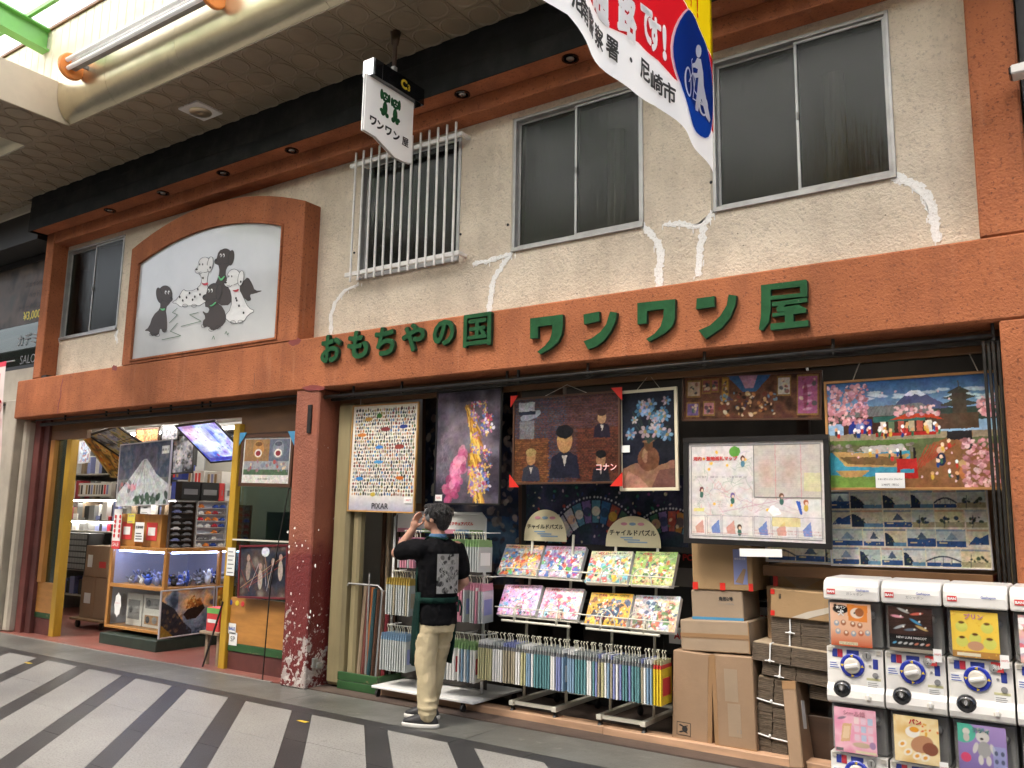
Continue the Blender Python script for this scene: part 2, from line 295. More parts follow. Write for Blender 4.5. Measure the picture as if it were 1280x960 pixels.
    def build(s, name, mat, parent=None, bevel=0, smooth=False, label=None, kind=None, seg=1):
        L = WL[parent.name] if parent is not None else Vector((0, 0, 0))
        me = bpy.data.meshes.new(name); me.from_pydata([v-L for v in s.v], [], s.f)
        for m in (mat if isinstance(mat, (list, tuple)) else [mat]): me.materials.append(MATS[m])
        if any(s.mi): me.polygons.foreach_set('material_index', s.mi)
        import bmesh
        bm = bmesh.new(); bm.from_mesh(me); bmesh.ops.recalc_face_normals(bm, faces=bm.faces); bm.to_mesh(me); bm.free()
        if smooth: me.polygons.foreach_set('use_smooth', [True]*len(me.polygons))
        o = bpy.data.objects.new(name, me); COL.objects.link(o); o.parent = parent; WL[o.name] = L.copy()
        if bevel:
            b = o.modifiers.new('bevel', 'BEVEL'); b.width = bevel; b.segments = seg; b.limit_method = 'ANGLE'
        if label: o['label'] = label
        if kind: o['kind'] = kind
        return o
def thing(name, label, cat, loc=(0, 0, 0), group=None):
    o = bpy.data.objects.new(name, None); COL.objects.link(o); o.location = loc; o.empty_display_size = .1; WL[o.name] = Vector(loc)
    o['label'] = label; o['category'] = cat
    if group: o['group'] = group
    return o
def tag(o, label, cat, group=None):
    o['label'] = label; o['category'] = cat
    if group: o['group'] = group
    # move the origin of a one-mesh thing to its base
    vs = np.empty(len(o.data.vertices)*3); o.data.vertices.foreach_get('co', vs); vs = vs.reshape(-1, 3)
    if o.parent is None and o.location.length == 0:
        c = Vector(((vs[:, 0].min()+vs[:, 0].max())/2, (vs[:, 1].min()+vs[:, 1].max())/2, vs[:, 2].min()))
        o.data.transform(Matrix.Translation(-c)); o.location = c; WL[o.name] = c
    return o
def dup(o, parent=None, off=Vector((0, 0, 0)), label=None):
    kids = [k for k in COL.objects if k.parent == o]
    c = o.copy(); COL.objects.link(c); c.parent = parent
    if parent is None: c.location = Vector(o.location)+off
    WL[c.name] = WL[o.name]+off
    if label: c['label'] = label
    for k in kids: dup(k, c, off)
    return c
def struct(name, mb, mat, **k):
    o = mb.build(name, mat, None, **k); o['kind'] = 'structure'; return o
def pathpoly(pts, w):
    """a ribbon outline along a 2-D path"""
    L_, R_ = [], []
    for i, p in enumerate(pts):
        q0 = pts[max(i-1, 0)]; q1 = pts[min(i+1, len(pts)-1)]; dx, dy = q1[0]-q0[0], q1[1]-q0[1]; l = math.hypot(dx, dy) or 1
        ww = w[i] if isinstance(w, (list, tuple)) else w
        L_.append((p[0]-dy/l*ww/2, p[1]+dx/l*ww/2)); R_.append((p[0]+dy/l*ww/2, p[1]-dx/l*ww/2))
    return L_+R_[::-1]
# ------------------------------------------------------------------ lettering
def txt(s, fr, a, c, w, h, mat, parent, b=-.002, ext=0, bold=0., name='lettering', label=None, keep=True, bf=None):
    """text fitted in the box centred on (a, c) of the frame, at depth b"""
    cu = bpy.data.curves.new(name, 'FONT'); cu.body = s; cu.size = 1; cu.offset = 0; cu.extrude = 0; cu.resolution_u = 3
    to = bpy.data.objects.new(name, cu); COL.objects.link(to)
    me = bpy.data.meshes.new_from_object(to); bpy.data.objects.remove(to); bpy.data.curves.remove(cu)
    n = len(me.vertices)
    if n == 0: return None
    co = np.empty(n*3); me.vertices.foreach_get('co', co); co = co.reshape(-1, 3)
    mn, mx = co.min(0), co.max(0); sw, sh = mx[0]-mn[0], mx[1]-mn[1]
    sx, sy = w/max(sw, 1e-6), h/max(sh, 1e-6)
    if keep: sx = sy = min(sx, sy)
    faces = [list(p.vertices) for p in me.polygons]; bpy.data.meshes.remove(me)
    if bold:                                                   # heavier strokes: the glyph laid again a little to each side
        sx, sy = sx*sw/(sw+2*bold), sy*sh/(sh+2*bold)
    X0 = (co[:, 0]-(mn[0]+mx[0])/2)*sx+a; Y0 = (co[:, 1]-(mn[1]+mx[1])/2)*sy+c; mb = MB(fr)
    nd = 0 if not bold else 8 if bold > .025 else 4
    shifts = [(0, 0)]+[(bold*math.cos(2*math.pi*k/nd+.39)*sx, bold*math.sin(2*math.pi*k/nd+.39)*sy) for k in range(nd)]
    for ks, (ox, oy) in enumerate(shifts):
        X, Y = X0+ox, Y0+oy; bb_ = b-.00006*ks
        if ext: bb_ = b-.0004*ks
        if not ext:
            mb.add([(x, bb_+(bf(x, y) if bf else 0), y) for x, y in zip(X, Y)], faces); continue
        vs = [(x, bb_, y) for x, y in zip(X, Y)]+[(x, b+ext, y) for x, y in zip(X, Y)]
        cnt = {}
        for f in faces:
            for i in range(len(f)):
                e = (f[i], f[(i+1) % len(f)]); cnt[e] = 1
        side = [[e[1], e[0], e[0]+n, e[1]+n] for e in cnt if (e[1], e[0]) not in cnt]
        n0 = len(mb.v); mb.cur = 0; mb.add(vs, faces); mb.f += [[i+n0 for i in f] for f in side]; mb.mi += [1]*len(side)
    return mb.build(name, mat, parent, label=label)
# ------------------------------------------------------------------ flat print: colour on a fine sheet of points
class Cv:
    def __init__(s, w, h, res=240, bg=(.5, .5, .5)):
        s.w, s.h = w, h; s.A = w/h; s.nx = max(6, int(w*res)); s.ny = max(6, int(h*res))
        s.X, s.Y = np.meshgrid(np.linspace(0, s.A, s.nx), np.linspace(0, 1, s.ny)); s.c = np.empty((s.ny, s.nx, 3)); s.c[:] = bg; s.px = 1/s.ny
    def win(s, x0, x1, y0, y1):
        i0 = max(0, int(x0/s.A*(s.nx-1))-2); i1 = min(s.nx, int(x1/s.A*(s.nx-1))+3); j0 = max(0, int(y0*(s.ny-1))-2); j1 = min(s.ny, int(y1*(s.ny-1))+3)
        return slice(j0, max(j0, j1)), slice(i0, max(i0, i1))
    def put(s, sl, m, col):
        m = np.clip(m, 0, 1)[..., None]; s.c[sl] = s.c[sl]*(1-m)+np.array(col)*m
    def grad(s, c0, c1, y0=0, y1=1):
        t = np.clip((s.Y-y0)/(y1-y0), 0, 1)[..., None]; m = ((s.Y >= y0) & (s.Y <= y1))[..., None]
        s.c = np.where(m, np.array(c0)*(1-t)+np.array(c1)*t, s.c)
    def ell(s, cx, cy, rx, ry, col, rot=0, al=1., soft=1.):
        R = max(rx, ry); sl = s.win(cx-R, cx+R, cy-R, cy+R); x = s.X[sl]-cx; y = s.Y[sl]-cy; c_, s_ = math.cos(rot), math.sin(rot)
        d = np.sqrt(((x*c_+y*s_)/rx)**2+((-x*s_+y*c_)/ry)**2); e = soft*s.px/min(rx, ry)
        s.put(sl, (1+e/2-d)/max(e, 1e-3)*al if al == 1 else np.clip((1+e/2-d)/max(e, 1e-3), 0, 1)*al, col)
    def rect(s, x0, x1, y0, y1, col, al=1.):
        sl = s.win(x0, x1, y0, y1); m = (s.X[sl] >= x0) & (s.X[sl] <= x1) & (s.Y[sl] >= y0) & (s.Y[sl] <= y1); s.put(sl, m*al, col)
    def poly(s, pts, col, al=1.):
        xs = [p[0] for p in pts]; ys = [p[1] for p in pts]; sl = s.win(min(xs), max(xs), min(ys), max(ys)); X, Y = s.X[sl], s.Y[sl]; m = np.zeros(X.shape, bool)
        for i in range(len(pts)):
            (xa, ya), (xb, yb) = pts[i], pts[(i+1) % len(pts)]
            if ya == yb: continue
            m ^= ((ya > Y) != (yb > Y)) & (X < (xb-xa)*(Y-ya)/(yb-ya)+xa)
        s.put(sl, m*al, col)
    def line(s, x0, y0, x1, y1, w, col, al=1.):
        sl = s.win(min(x0, x1)-w, max(x0, x1)+w, min(y0, y1)-w, max(y0, y1)+w); X, Y = s.X[sl], s.Y[sl]; dx, dy = x1-x0, y1-y0; L2 = dx*dx+dy*dy+1e-9
        t = np.clip(((X-x0)*dx+(Y-y0)*dy)/L2, 0, 1); d = np.hypot(X-x0-t*dx, Y-y0-t*dy); s.put(sl, np.clip((w/2-d)/s.px+.5, 0, 1)*al, col)
    def curve(s, pts, w, col, al=1.):
        for a, b in zip(pts, pts[1:]): s.line(*a, *b, w, col, al)
    def blobs(s, n, r, pal, box=None, el=2., al=1.):
        x0, x1, y0, y1 = box or (0, s.A, 0, 1)
        for _ in range(n):
            q = random.uniform(*r); s.ell(random.uniform(x0, x1), random.uniform(y0, y1), q, q/random.uniform(1, el), random.choice(pal), random.uniform(0, 3.1), al)
    def field(s, k, seed=0):
        g = np.random.RandomState(seed).rand(k+2, int(k*s.A)+3); x = s.X*k; y = s.Y*k; i = x.astype(int); j = y.astype(int); fx = x-i; fy = y-j
        fx = fx*fx*(3-2*fx); fy = fy*fy*(3-2*fy)
        return (g[j, i]*(1-fx)+g[j, i+1]*fx)*(1-fy)+(g[j+1, i]*(1-fx)+g[j+1, i+1]*fx)*fy
    def fbm(s, k, seed=0): return (s.field(k, seed)+.5*s.field(k*2, seed+1)+.25*s.field(k*4, seed+2))/1.75
    def cloud(s, k, cols, seed=0, al=1., lo=.25, hi=.75):
        t = np.clip((s.fbm(k, seed)-lo)/(hi-lo), 0, .999)*(len(cols)-1); i = t.astype(int); f = (t-i)[..., None]; C = np.array(cols)
        s.c = s.c*(1-al)+(C[i]*(1-f)+C[i+1]*f)*al
    def mottle(s, k, amt, seed=0): s.c = s.c*(1+(s.fbm(k, seed)-.5)[..., None]*2*amt)
    def finish(s, warp=.012, amt=.16, seed=3):
        """loosen the drawing into brushwork: wavering outlines, mottled ink"""
        if warp:
            dx = ((s.field(22, seed)-.5)*warp+(s.field(60, seed+1)-.5)*warp*.6); dy = ((s.field(22, seed+2)-.5)*warp+(s.field(60, seed+3)-.5)*warp*.6)
            i = np.clip(((s.X+dx)/s.A*(s.nx-1)).round().astype(int), 0, s.nx-1); j = np.clip(((s.Y+dy)*(s.ny-1)).round().astype(int), 0, s.ny-1); s.c = s.c[j, i]
        lum = (s.field(14, seed+5)-.5)*amt+(s.field(38, seed+6)-.5)*amt*1.3+(s.field(90, seed+7)-.5)*amt
        hue = np.stack([s.field(18, seed+8), s.field(18, seed+9), s.field(18, seed+10)], -1)-.5
        s.c = np.clip(s.c*(1+2*lum[..., None])*(1+hue*amt*1.6)+lum[..., None]*.02, 0, 1)
    def fauxtext(s, x0, x1, y0, y1, rows, col, al=.8):
        """rows of unreadably small print"""
        rh = (y1-y0)/rows
        for r_ in range(rows):
            x = x0
            while x < x1:
                l = random.uniform(.3, 1.2)*rh
                if random.random() < .85: s.rect(x, min(x+l, x1), y0+(r_+.25)*rh, y0+(r_+.7)*rh, col, al*random.uniform(.5, 1))
                x += l+rh*.25
    def sheet(s, name, fr, a, c, b, parent, mat='print', label=None, bend=None):
        L = WL[parent.name] if parent is not None else Vector((0, 0, 0))
        gx = a+s.X/s.A*s.w; gc = c+s.Y*s.h; gb = np.full(gx.shape, float(b))
        if bend is not None: gb = gb+bend(s.X/s.A, s.Y)
        O = np.array(fr.O-L); co = O+gx[..., None]*np.array(fr.U)+gb[..., None]*np.array(fr.B)+gc[..., None]*np.array(fr.V)
        me = bpy.data.meshes.new(name); nv = s.nx*s.ny; me.vertices.add(nv); me.vertices.foreach_set('co', co.reshape(-1).astype('f4'))
        idx = np.arange(nv).reshape(s.ny, s.nx); q = np.stack([idx[:-1, :-1], idx[:-1, 1:], idx[1:, 1:], idx[1:, :-1]], -1).reshape(-1, 4); nf = len(q)
        me.loops.add(nf*4); me.loops.foreach_set('vertex_index', q.reshape(-1).astype('i4')); me.polygons.add(nf)
        me.polygons.foreach_set('loop_start', (np.arange(nf)*4).astype('i4')); me.update(calc_edges=True); me.validate()
        at = me.color_attributes.new('Col', 'FLOAT_COLOR', 'POINT'); cc = np.ones((nv, 4), 'f4'); cc[:, :3] = np.clip(s.c.reshape(-1, 3), 0, 1)
        at.data.foreach_set('color', cc.reshape(-1)); me.materials.append(MATS[mat]); me.polygons.foreach_set('use_smooth', [True]*nf)
        o = bpy.data.objects.new(name, me); COL.objects.link(o); o.parent = parent; WL[o.name] = L.copy()
        if label: o['label'] = label
        return o
def framed(name, corners, y, paint, frame, fw, label, cat='poster', group=None, depth=.022, res=250, tilt=0, fr=None, w=None, h=None, fin=None):
    """a framed print: four bars round a backing, the print and its clear cover"""
    if fr is None: fr, w, h = fit(*corners, y)
    if tilt:
        V = fr.V*math.cos(tilt)-fr.B*math.sin(tilt); fr = Fr(fr.O, fr.U, V)
    t = thing(name, label, cat, fr(w/2, depth, 0), group)
    if frame:
        m = MB(fr); m.box(0, w, 0, depth, h-fw, h); m.box(0, w, 0, depth, 0, fw); m.box(0, fw, 0, depth, fw, h-fw); m.box(w-fw, w, 0, depth, fw, h-fw)
        m.build('frame', frame, t, bevel=.0015)
    g = fw if frame else 0
    MB(fr).box(g, w-g, depth*.45, depth*.9, g, h-g).build('backing', 'card_edge' if frame else 'paper', t)
    cv = Cv(w-2*g, h-2*g, res); paint(cv); cv.finish(*(fin if fin else (.008, .12)), seed=len(COL.objects) % 97); cv.sheet('print', fr, g, g, depth*.4, t)
    return t, fr, w, h
# ------------------------------------------------------------------ street and floors
m = MB(); m.box(-40, 30, -30, .12, -.06, -.022); struct('street', m, 'street_joint')
PV = struct('paving', MB().box(-17, 2, -8, -7.9, -.06, -.02), 'granite_dark')
def slab(nm, poly, mat, z=0.):
    m = MB(); m.fr = Fr((0, 0, 0), (1, 0, 0), (0, 1, 0))      # a = x, c = y, depth axis = -z
    m.prism(poly, -z, -z+.05); return m.build(nm, mat, PV)
per, wd, y0 = .767, .222, -.592
def clipx(x, y): return (x, y)
for k in range(-14, 9):
    xl = -3.737+per*k
    for (s0, s1, nm, mt, z) in ((0, wd, 'dark_slab', 'granite_dark', 0.0), (wd, per, 'pale_slab', 'granite_light', 0.001)):
        cuts = [0]; t = random.uniform(.5, 1.1)
        while cuts[-1] < 4.2: cuts.append(cuts[-1]+t); t = 1.22 if nm == 'pale_slab' else .62
        for a, b in zip(cuts, cuts[1:]):
            g = .0018; e = .002; a2, b2 = a+(g if a else 0), b-g
            if xl+a > 1.5 or xl+b < -17: continue
            slab(nm, [(xl+s0+g+.985*a2, y0-e-a2), (xl+s1-g+.985*a2, y0-e-a2), (xl+s1-g+.985*b2, y0-e-b2), (xl+s0+g+.985*b2, y0-e-b2)], mt, z)
x = -17.
while x < 2:
    l = random.uniform(.58, .62); slab('border_slab', [(x, y0), (x+l-.003, y0), (x+l-.003, -.452), (x, -.452)], 'granite_dark', 0.0); x += l
x = -17.
while x < 2:                                                   # the worn concrete apron along the shop fronts
    l = 1.9; slab('apron_slab', [(x, -.45), (x+l-.004, -.45), (x+l-.004, .05), (x, .05)], 'apron', .001); x += l
slab('pale_edging', [(-17, .052), (-6.3, .052), (-6.3, .085), (-17, .085)], 'granite_light', .001)
for px, py in ((35, 829), (378, 902)):
    g = G(px, py); MB().hexa([(g.x-.05, g.y-.012, .002), (g.x+.05, g.y-.02, .002), (g.x+.06, g.y+.015, .002), (g.x-.04, g.y+.012, .002)], [(g.x-.05, g.y-.012, .004), (g.x+.05, g.y-.02, .004), (g.x+.06, g.y+.015, .004), (g.x-.04, g.y+.012, .004)]).build('yellow_tape_mark', 'tape_yellow', PV)
struct('shop_floor', MB().box(-14.2, -6.0, .088, 4.6, -.05, .004), 'floor_red')
struct('store_floor', MB().box(-5.97, .6, .052, 3, -.05, .012), 'floor_brown')
# ------------------------------------------------------------------ the shop building
B = thing('shop_building', 'two-storey toy shop with orange plaster frame, beige upper wall and green lettering', 'building', (-5.7, 0, 0))
def bb(nm, mat, *args, bevel=.006, parent=None, label=None):
    m = MB()
    for a in args: m.box(*a)
    return m.build(nm, mat, parent or B, bevel=bevel, label=label)
SY = .2                                                        # face of the upper stucco wall
WIN = {'a': (P(87, 313, SY), P(155, 297, SY), P(147, 412, SY), P(76, 422, SY)), 'b': (P(457, 207, SY), P(576, 168, SY), P(573, 322, SY), P(447, 350, SY)),
       'c': (P(644, 150, SY), P(803, 105, SY), P(802, 282, SY), P(643, 312, SY)), 'd': (P(892, 80, SY), P(1108, 14, SY), P(1118, 219, SY), P(893, 263, SY))}
rects = {k: ((v[0].x+v[3].x)/2, (v[1].x+v[2].x)/2, (v[2].z+v[3].z)/2, (v[0].z+v[1].z)/2) for k, v in WIN.items()}
def wall_holes(x0, x1, z0, z1, ya, yb, holes):
    m = MB(); xs = sorted({x0, x1, *[h[0] for h in holes], *[h[1] for h in holes]}); zs = sorted({z0, z1, *[h[2] for h in holes], *[h[3] for h in holes]})
    for xa, xb in zip(xs, xs[1:]):
        for za, zb in zip(zs, zs[1:]):
            cx, cz = (xa+xb)/2, (za+zb)/2
            if not any(h[0] < cx < h[1] and h[2] < cz < h[3] for h in holes): m.box(xa, xb, ya, yb, za, zb)
    return m
wall_holes(-11.2, .02, 3.0, 5.6, SY, SY+.16, list(rects.values())).build('upper_wall', 'beige_stucco', B)
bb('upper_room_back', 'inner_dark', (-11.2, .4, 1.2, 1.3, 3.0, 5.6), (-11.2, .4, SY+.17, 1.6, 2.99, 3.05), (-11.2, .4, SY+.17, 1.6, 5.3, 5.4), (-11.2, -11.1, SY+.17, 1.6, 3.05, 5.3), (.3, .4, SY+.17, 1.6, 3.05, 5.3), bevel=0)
# orange frame: beam over the shop front, side pilasters, band under the eaves
FZ0, FZ1 = 2.642, 3.128
bb('front_beam', 'orange_stucco', (-11.365, 2.2, 0, .38, FZ0, FZ1), bevel=.012)
bb('pilaster', 'orange_stucco', (-11.01, -10.825, .002, .36, FZ1+.002, 5.02), bevel=.01)
bb('pilaster', 'orange_stucco', (-.45, -.20, .004, .36, FZ1+.002, 5.6), bevel=.012, label='broad orange pilaster at the right end')
bb('eaves_band', 'orange_stucco', (-10.823, -.452, .01, .198, 4.875, 5.022), bevel=.006)
bb('soffit', 'orange_stucco', (-11.03, .3, -.212, .197, 5.024, 5.05), bevel=.004)
for z0, z1, yy in ((5.0, 5.165, -.225), (5.168, 5.325, -.222), (5.328, 5.47, -.219)):
    bb('eaves_board', 'black_board', (-11.045, .3, yy, yy+.012, z0, z1), bevel=.002)
bb('eaves_end', 'black_board', (-11.045, -11.032, -.205, .3, 5.0, 5.47), bevel=0)
for i in range(10):                                            # downlights in the soffit
    x = -9.43+1.051*i
    m = MB(); m.lathe([(.068, 0), (.068, -.012), (.05, -.014), (.046, 0), (.044, .0)], (x, -.082, 5.022), 'c', 20); d = m.build('downlight', 'black_gloss', B, smooth=False)
    MB().lathe([(.036, -.006), (.03, -.013), (.012, -.018)], (x, -.082, 5.022), 'c', 16).build('bulb', 'downlight_glass', d, smooth=True)
# green raised letters
def from_px(pts, y): return [(P(a, b, y).x, P(a, b, y).z) for a, b in pts]
LY = -.036
def poly_letter(polys, label):
    m = MB()
    for k, p in enumerate(polys):
        q = from_px(p, LY-.0012*k); m.cur = 0; n0 = len(m.f); m.prism(q, LY-.0012*k, -.004)
        for j in range(n0+1, len(m.f)): m.mi[j] = 1
        m.mi[n0] = 0
    o = m.build('letter', ['letter_green', 'letter_edge'], B, label=label); return o
c3 = lambda pts: [(600+a/4, 340+b/4) for a, b in pts]
poly_letter([c3([(250, 232), (413, 212), (414, 270), (408, 312), (390, 350), (350, 384), (302, 411), (285, 399), (325, 368), (348, 338), (359, 305), (361, 264), (290, 273), (290, 330), (250, 333)])], 'green raised letter WA, the first large one')
poly_letter([c3([(517, 212), (595, 197), (597, 245), (520, 262)]), c3([(650, 197), (685, 203), (676, 250), (652, 300), (618, 345), (580, 372), (540, 387), (517, 346), (560, 330), (600, 300), (630, 262)])], 'green raised letter N with short dash, between the two WA letters')
poly_letter([c3([(786, 155), (976, 135), (974, 235), (962, 270), (925, 305), (845, 349), (830, 335), (872, 308), (902, 272), (916, 225), (918, 184), (834, 195), (833, 256), (787, 262)])], 'green raised letter WA, the second large one')
poly_letter([c3([(1083, 132), (1172, 120), (1173, 172), (1080, 187)]), c3([(1243, 112), (1282, 118), (1276, 165), (1250, 228), (1208, 280), (1128, 334), (1092, 292), (1150, 266), (1200, 220), (1232, 168)])], 'green raised letter N, beside the last character')
c4 = lambda pts: [(900+a/3.368, 300+b/3.368) for a, b in pts]
poly_letter([c4(p) for p in ([(172, 190), (362, 166), (366, 193), (172, 213)], [(173, 208), (213, 203), (213, 290), (205, 345), (180, 382), (163, 376), (172, 320)], [(336, 172), (366, 170), (367, 238), (338, 240)],
    [(208, 236), (366, 220), (367, 237), (208, 252)], [(218, 262), (365, 242), (367, 260), (218, 280)], [(252, 262), (280, 266), (262, 290), (235, 292)], [(238, 287), (330, 272), (366, 290), (352, 299), (240, 302)],
    [(220, 308), (362, 292), (362, 305), (220, 323)], [(272, 285), (308, 282), (310, 365), (274, 368)], [(212, 352), (371, 337), (372, 361), (212, 379)])], 'green raised character for shop, last and widest')
for ch, (xa, ya, xb, yb) in zip('おもちやの国', ((401, 418, 426, 453), (434, 413, 460.5, 448.5), (468, 408.5, 493.5, 444.5), (502, 404, 531, 439.5), (541, 399.5, 568, 432), (579, 391.5, 614, 433))):
    a, b_ = P(xa, (ya+yb)/2, LY), P(xb, (ya+yb)/2, LY); zt, zb = P((xa+xb)/2, ya, LY).z, P((xa+xb)/2, yb, LY).z
    txt(ch, WF, (a.x+b_.x)/2, (zt+zb)/2, b_.x-a.x, zt-zb, ['letter_green', 'letter_edge'], B, b=LY, ext=-LY-.004, bold=.040 if ch != '国' else .022, name='letter', keep=False, label='green raised character %s of the smaller word' % ch)
# arched sign box with the painted dogs
def arch(cx0, cx1, z0, zl, zpk, xpk, zr, n=16):
    pts = [(cx0, z0), (cx0, zl)]
    for i in range(1, n):
        t = i/n; x = cx0+(cx1-cx0)*t; z = (1-t)**2*zl+2*t*(1-t)*(2*zpk-(zl+zr)/2)+t*t*zr; pts.append((x, z))
    return pts+[(cx1, zr), (cx1, z0)]
outer = arch(-9.03, -6.13, FZ1+.002, 4.50, 4.765, 0, 4.50); inner = arch(-8.87, -6.42, 3.16, 4.305, 4.51, 0, 4.315)
m = MB()
n = len(outer)
vs = []; 
for yy in (-.004, .33):
    vs += [(a, yy, c) for a, c in outer]+[(a, yy, c) for a, c in inner]
fs = []
for i in range(n):
    j = (i+1) % n
    fs += [[i, j, n+j, n+i], [2*n+i, 3*n+i, 3*n+j, 2*n+j], [i, 2*n+i, 2*n+j, j], [n+i, n+j, 3*n+j, 3*n+i]]
m.add(vs, fs); SB = m.build('arched_sign_box', 'orange_stucco', B, bevel=.008)
m = MB(); inn2 = arch(-8.85, -6.44, 3.18, 4.29, 4.49, 0, 4.30); vs = []; n = len(inner)
for yy in (-.018, .02):
    vs += [(a, yy, c) for a, c in inner]+[(a, yy, c) for a, c in inn2]
fs = []
for i in range(n):
    j = (i+1) % n; fs += [[i, j, n+j, n+i], [2*n+i, 3*n+i, 3*n+j, 2*n+j], [i, 2*n+i, 2*n+j, j], [n+i, n+j, 3*n+j, 3*n+i]]
m.add(vs, fs); m.build('sign_trim', 'orange_stucco', SB)
MB().prism(inner, .012, .03).build('sign_panel', 'sign_face', SB)
MATS['dog_brown'] = M('dog_brown', hx('3a302b'), .5); M('dog_white', (.72, .72, .71), .4); M('grass_green', (.06, .13, .07), .6); M('collar_green', (.12, .5, .2), .5); M('collar_red', (.45, .03, .05), .5)
SD = MB(); SW = MB(); SI = MB(); SG = MB(); SR = MB(); SC2 = MB()
cd_ = lambda x, y: (160+x/5.335, 280+y/5.335)
def W2(pts, y=.011): return from_px([cd_(*p) for p in pts], y)
def smooth(pts, k=2):
    for _ in range(k):
        q = []
        for i in range(len(pts)):
            a, b = pts[i], pts[(i+1) % len(pts)]; q += [(.75*a[0]+.25*b[0], .75*a[1]+.25*b[1]), (.25*a[0]+.75*b[0], .25*a[1]+.75*b[1])]
        pts = q
    return pts
lay = [.0105]
def flat(mb, pts, sm=1):
    lay[0] -= .00007; q = smooth(pts, sm) if sm else pts
    w = W2(q, lay[0]); mb.prism(w, lay[0], lay[0]+.00004)
def outl(pts, w=3.2, sm=1):
    q = smooth(pts, sm) if sm else pts; lay[0] -= .00007; n = len(q)
    for i in range(n):
        a, b = q[i], q[(i+1) % n]; l = math.hypot(b[0]-a[0], b[1]-a[1]) or 1; dx, dy = (b[1]-a[1])/l*w/2, -(b[0]-a[0])/l*w/2
        SI.prism(W2([(a[0]+dx, a[1]+dy), (b[0]+dx, b[1]+dy), (b[0]-dx, b[1]-dy), (a[0]-dx, a[1]-dy)], lay[0]), lay[0], lay[0]+.00004)
DOGS = []
def dark_dog(pts, col=None): mb = MB(); flat(mb, pts); DOGS.append(('dark_dog_shape', mb, 'dog_brown'))
def pale_dog(pts): mb = MB(); flat(mb, pts); DOGS.append(('pale_dog_shape', mb, 'dog_white')); outl(pts)
def dot(mb, x, y, rx, ry): flat(mb, [(x+rx*math.cos(t*.785), y+ry*math.sin(t*.785)) for t in range(8)], 1)
# plain hound shapes, three dark and two pale
dark_dog([(770, 380), (800, 350), (830, 400), (845, 445), (905, 443), (845, 465), (810, 470), (825, 510), (790, 515), (740, 450), (690, 440)])
dark_dog([(585, 250), (605, 175), (650, 165), (700, 190), (690, 260), (655, 295), (650, 350), (700, 440), (690, 540), (600, 545), (560, 440), (605, 350), (610, 290)])
dark_dog([(190, 480), (225, 415), (285, 425), (300, 475), (285, 525), (250, 560), (262, 640), (262, 715), (235, 725), (215, 690), (205, 745), (150, 745), (145, 715), (105, 712), (140, 690), (165, 610), (215, 565), (215, 520)])
dark_dog([(505, 550), (530, 430), (560, 390), (610, 400), (620, 460), (590, 520), (640, 560), (660, 640), (620, 690), (560, 715), (535, 680), (505, 695), (495, 650), (520, 625), (490, 575), (530, 600), (545, 560)])
pale_dog([(290, 525), (330, 500), (370, 430), (385, 450), (450, 440), (490, 400), (490, 345), (460, 320), (480, 240), (520, 225), (560, 260), (535, 330), (525, 400), (540, 440), (510, 545), (380, 545), (350, 555), (325, 530)])
pale_dog([(655, 400), (665, 330), (720, 300), (765, 340), (740, 430), (770, 490), (802, 560), (850, 580), (800, 605), (770, 655), (690, 665), (640, 620), (690, 560), (690, 460)])
def E_(cx, cy, rx, ry, rot=0, n=14):
    return [(cx+rx*math.cos(t)*math.cos(rot)-ry*math.sin(t)*math.sin(rot), cy+rx*math.cos(t)*math.sin(rot)+ry*math.sin(t)*math.cos(rot)) for t in np.linspace(0, 2*math.pi, n+1)[:-1]]
for hx_, hy_, mx_, my_, ex_, ey_, dark in ((650, 215, 603, 250, 688, 225, 1), (248, 462, 270, 500, 208, 475, 1), (570, 450, 524, 490, 606, 452, 1), (512, 272, 474, 310, 548, 268, 0), (706, 352, 668, 398, 752, 362, 0)):
    mt_ = 'dog_brown' if dark else 'dog_white'
    for pts in (E_(hx_, hy_, 44, 52), E_(mx_, my_, 27, 22), E_(ex_, ey_, 19, 52, .15 if ex_ > hx_ else -.15)):
        mb = MB(); flat(mb, pts); DOGS.append(('dark_dog_shape' if dark else 'pale_dog_shape', mb, mt_)); outl(pts, 3.0)
    mb = MB(); flat(mb, E_(hx_+(mx_-hx_)*.35, hy_+(my_-hy_)*.45, 34, 34)); DOGS.append(('dark_dog_shape' if dark else 'pale_dog_shape', mb, mt_))
    s_ = 1 if mx_ > hx_ else -1
    dot(SI, mx_+s_*17, my_-8, 9, 8)
    for q_ in (0, 20): dot(SW, hx_+s_*(8+q_)-4, hy_-6, 7, 13); dot(SI, hx_+s_*(10+q_)-4, hy_-3, 4, 8)
    outl([(mx_-12, my_+8), (mx_, my_+14), (mx_+14, my_+8), (mx_, my_+13)], 2, 0)
for x, y in ((390, 490), (430, 505), (445, 485), (465, 435), (345, 487), (500, 360), (725, 510), (740, 545), (770, 592), (720, 495), (365, 510), (548, 290), (752, 385), (480, 470), (410, 460)): dot(SI, x, y, 6, 9)
for fx_, fy_ in ((158, 735), (195, 740), (245, 712), (505, 680), (555, 705), (600, 690), (700, 655), (750, 652), (380, 545), (440, 545)): outl(E_(fx_, fy_, 17, 11), 2.6)
for pts in ([(485, 388), (505, 412), (535, 405), (532, 388), (507, 397)], [(692, 440), (715, 455), (740, 445), (738, 430), (715, 441)]): flat(SR, pts, 1)
for pts in ([(598, 350), (620, 385), (648, 350), (640, 345), (620, 368), (606, 345)], [(210, 560), (228, 580), (248, 572), (246, 560), (228, 567)], [(540, 545), (560, 550), (590, 525), (582, 518), (560, 540)]): flat(SC2, pts, 1)
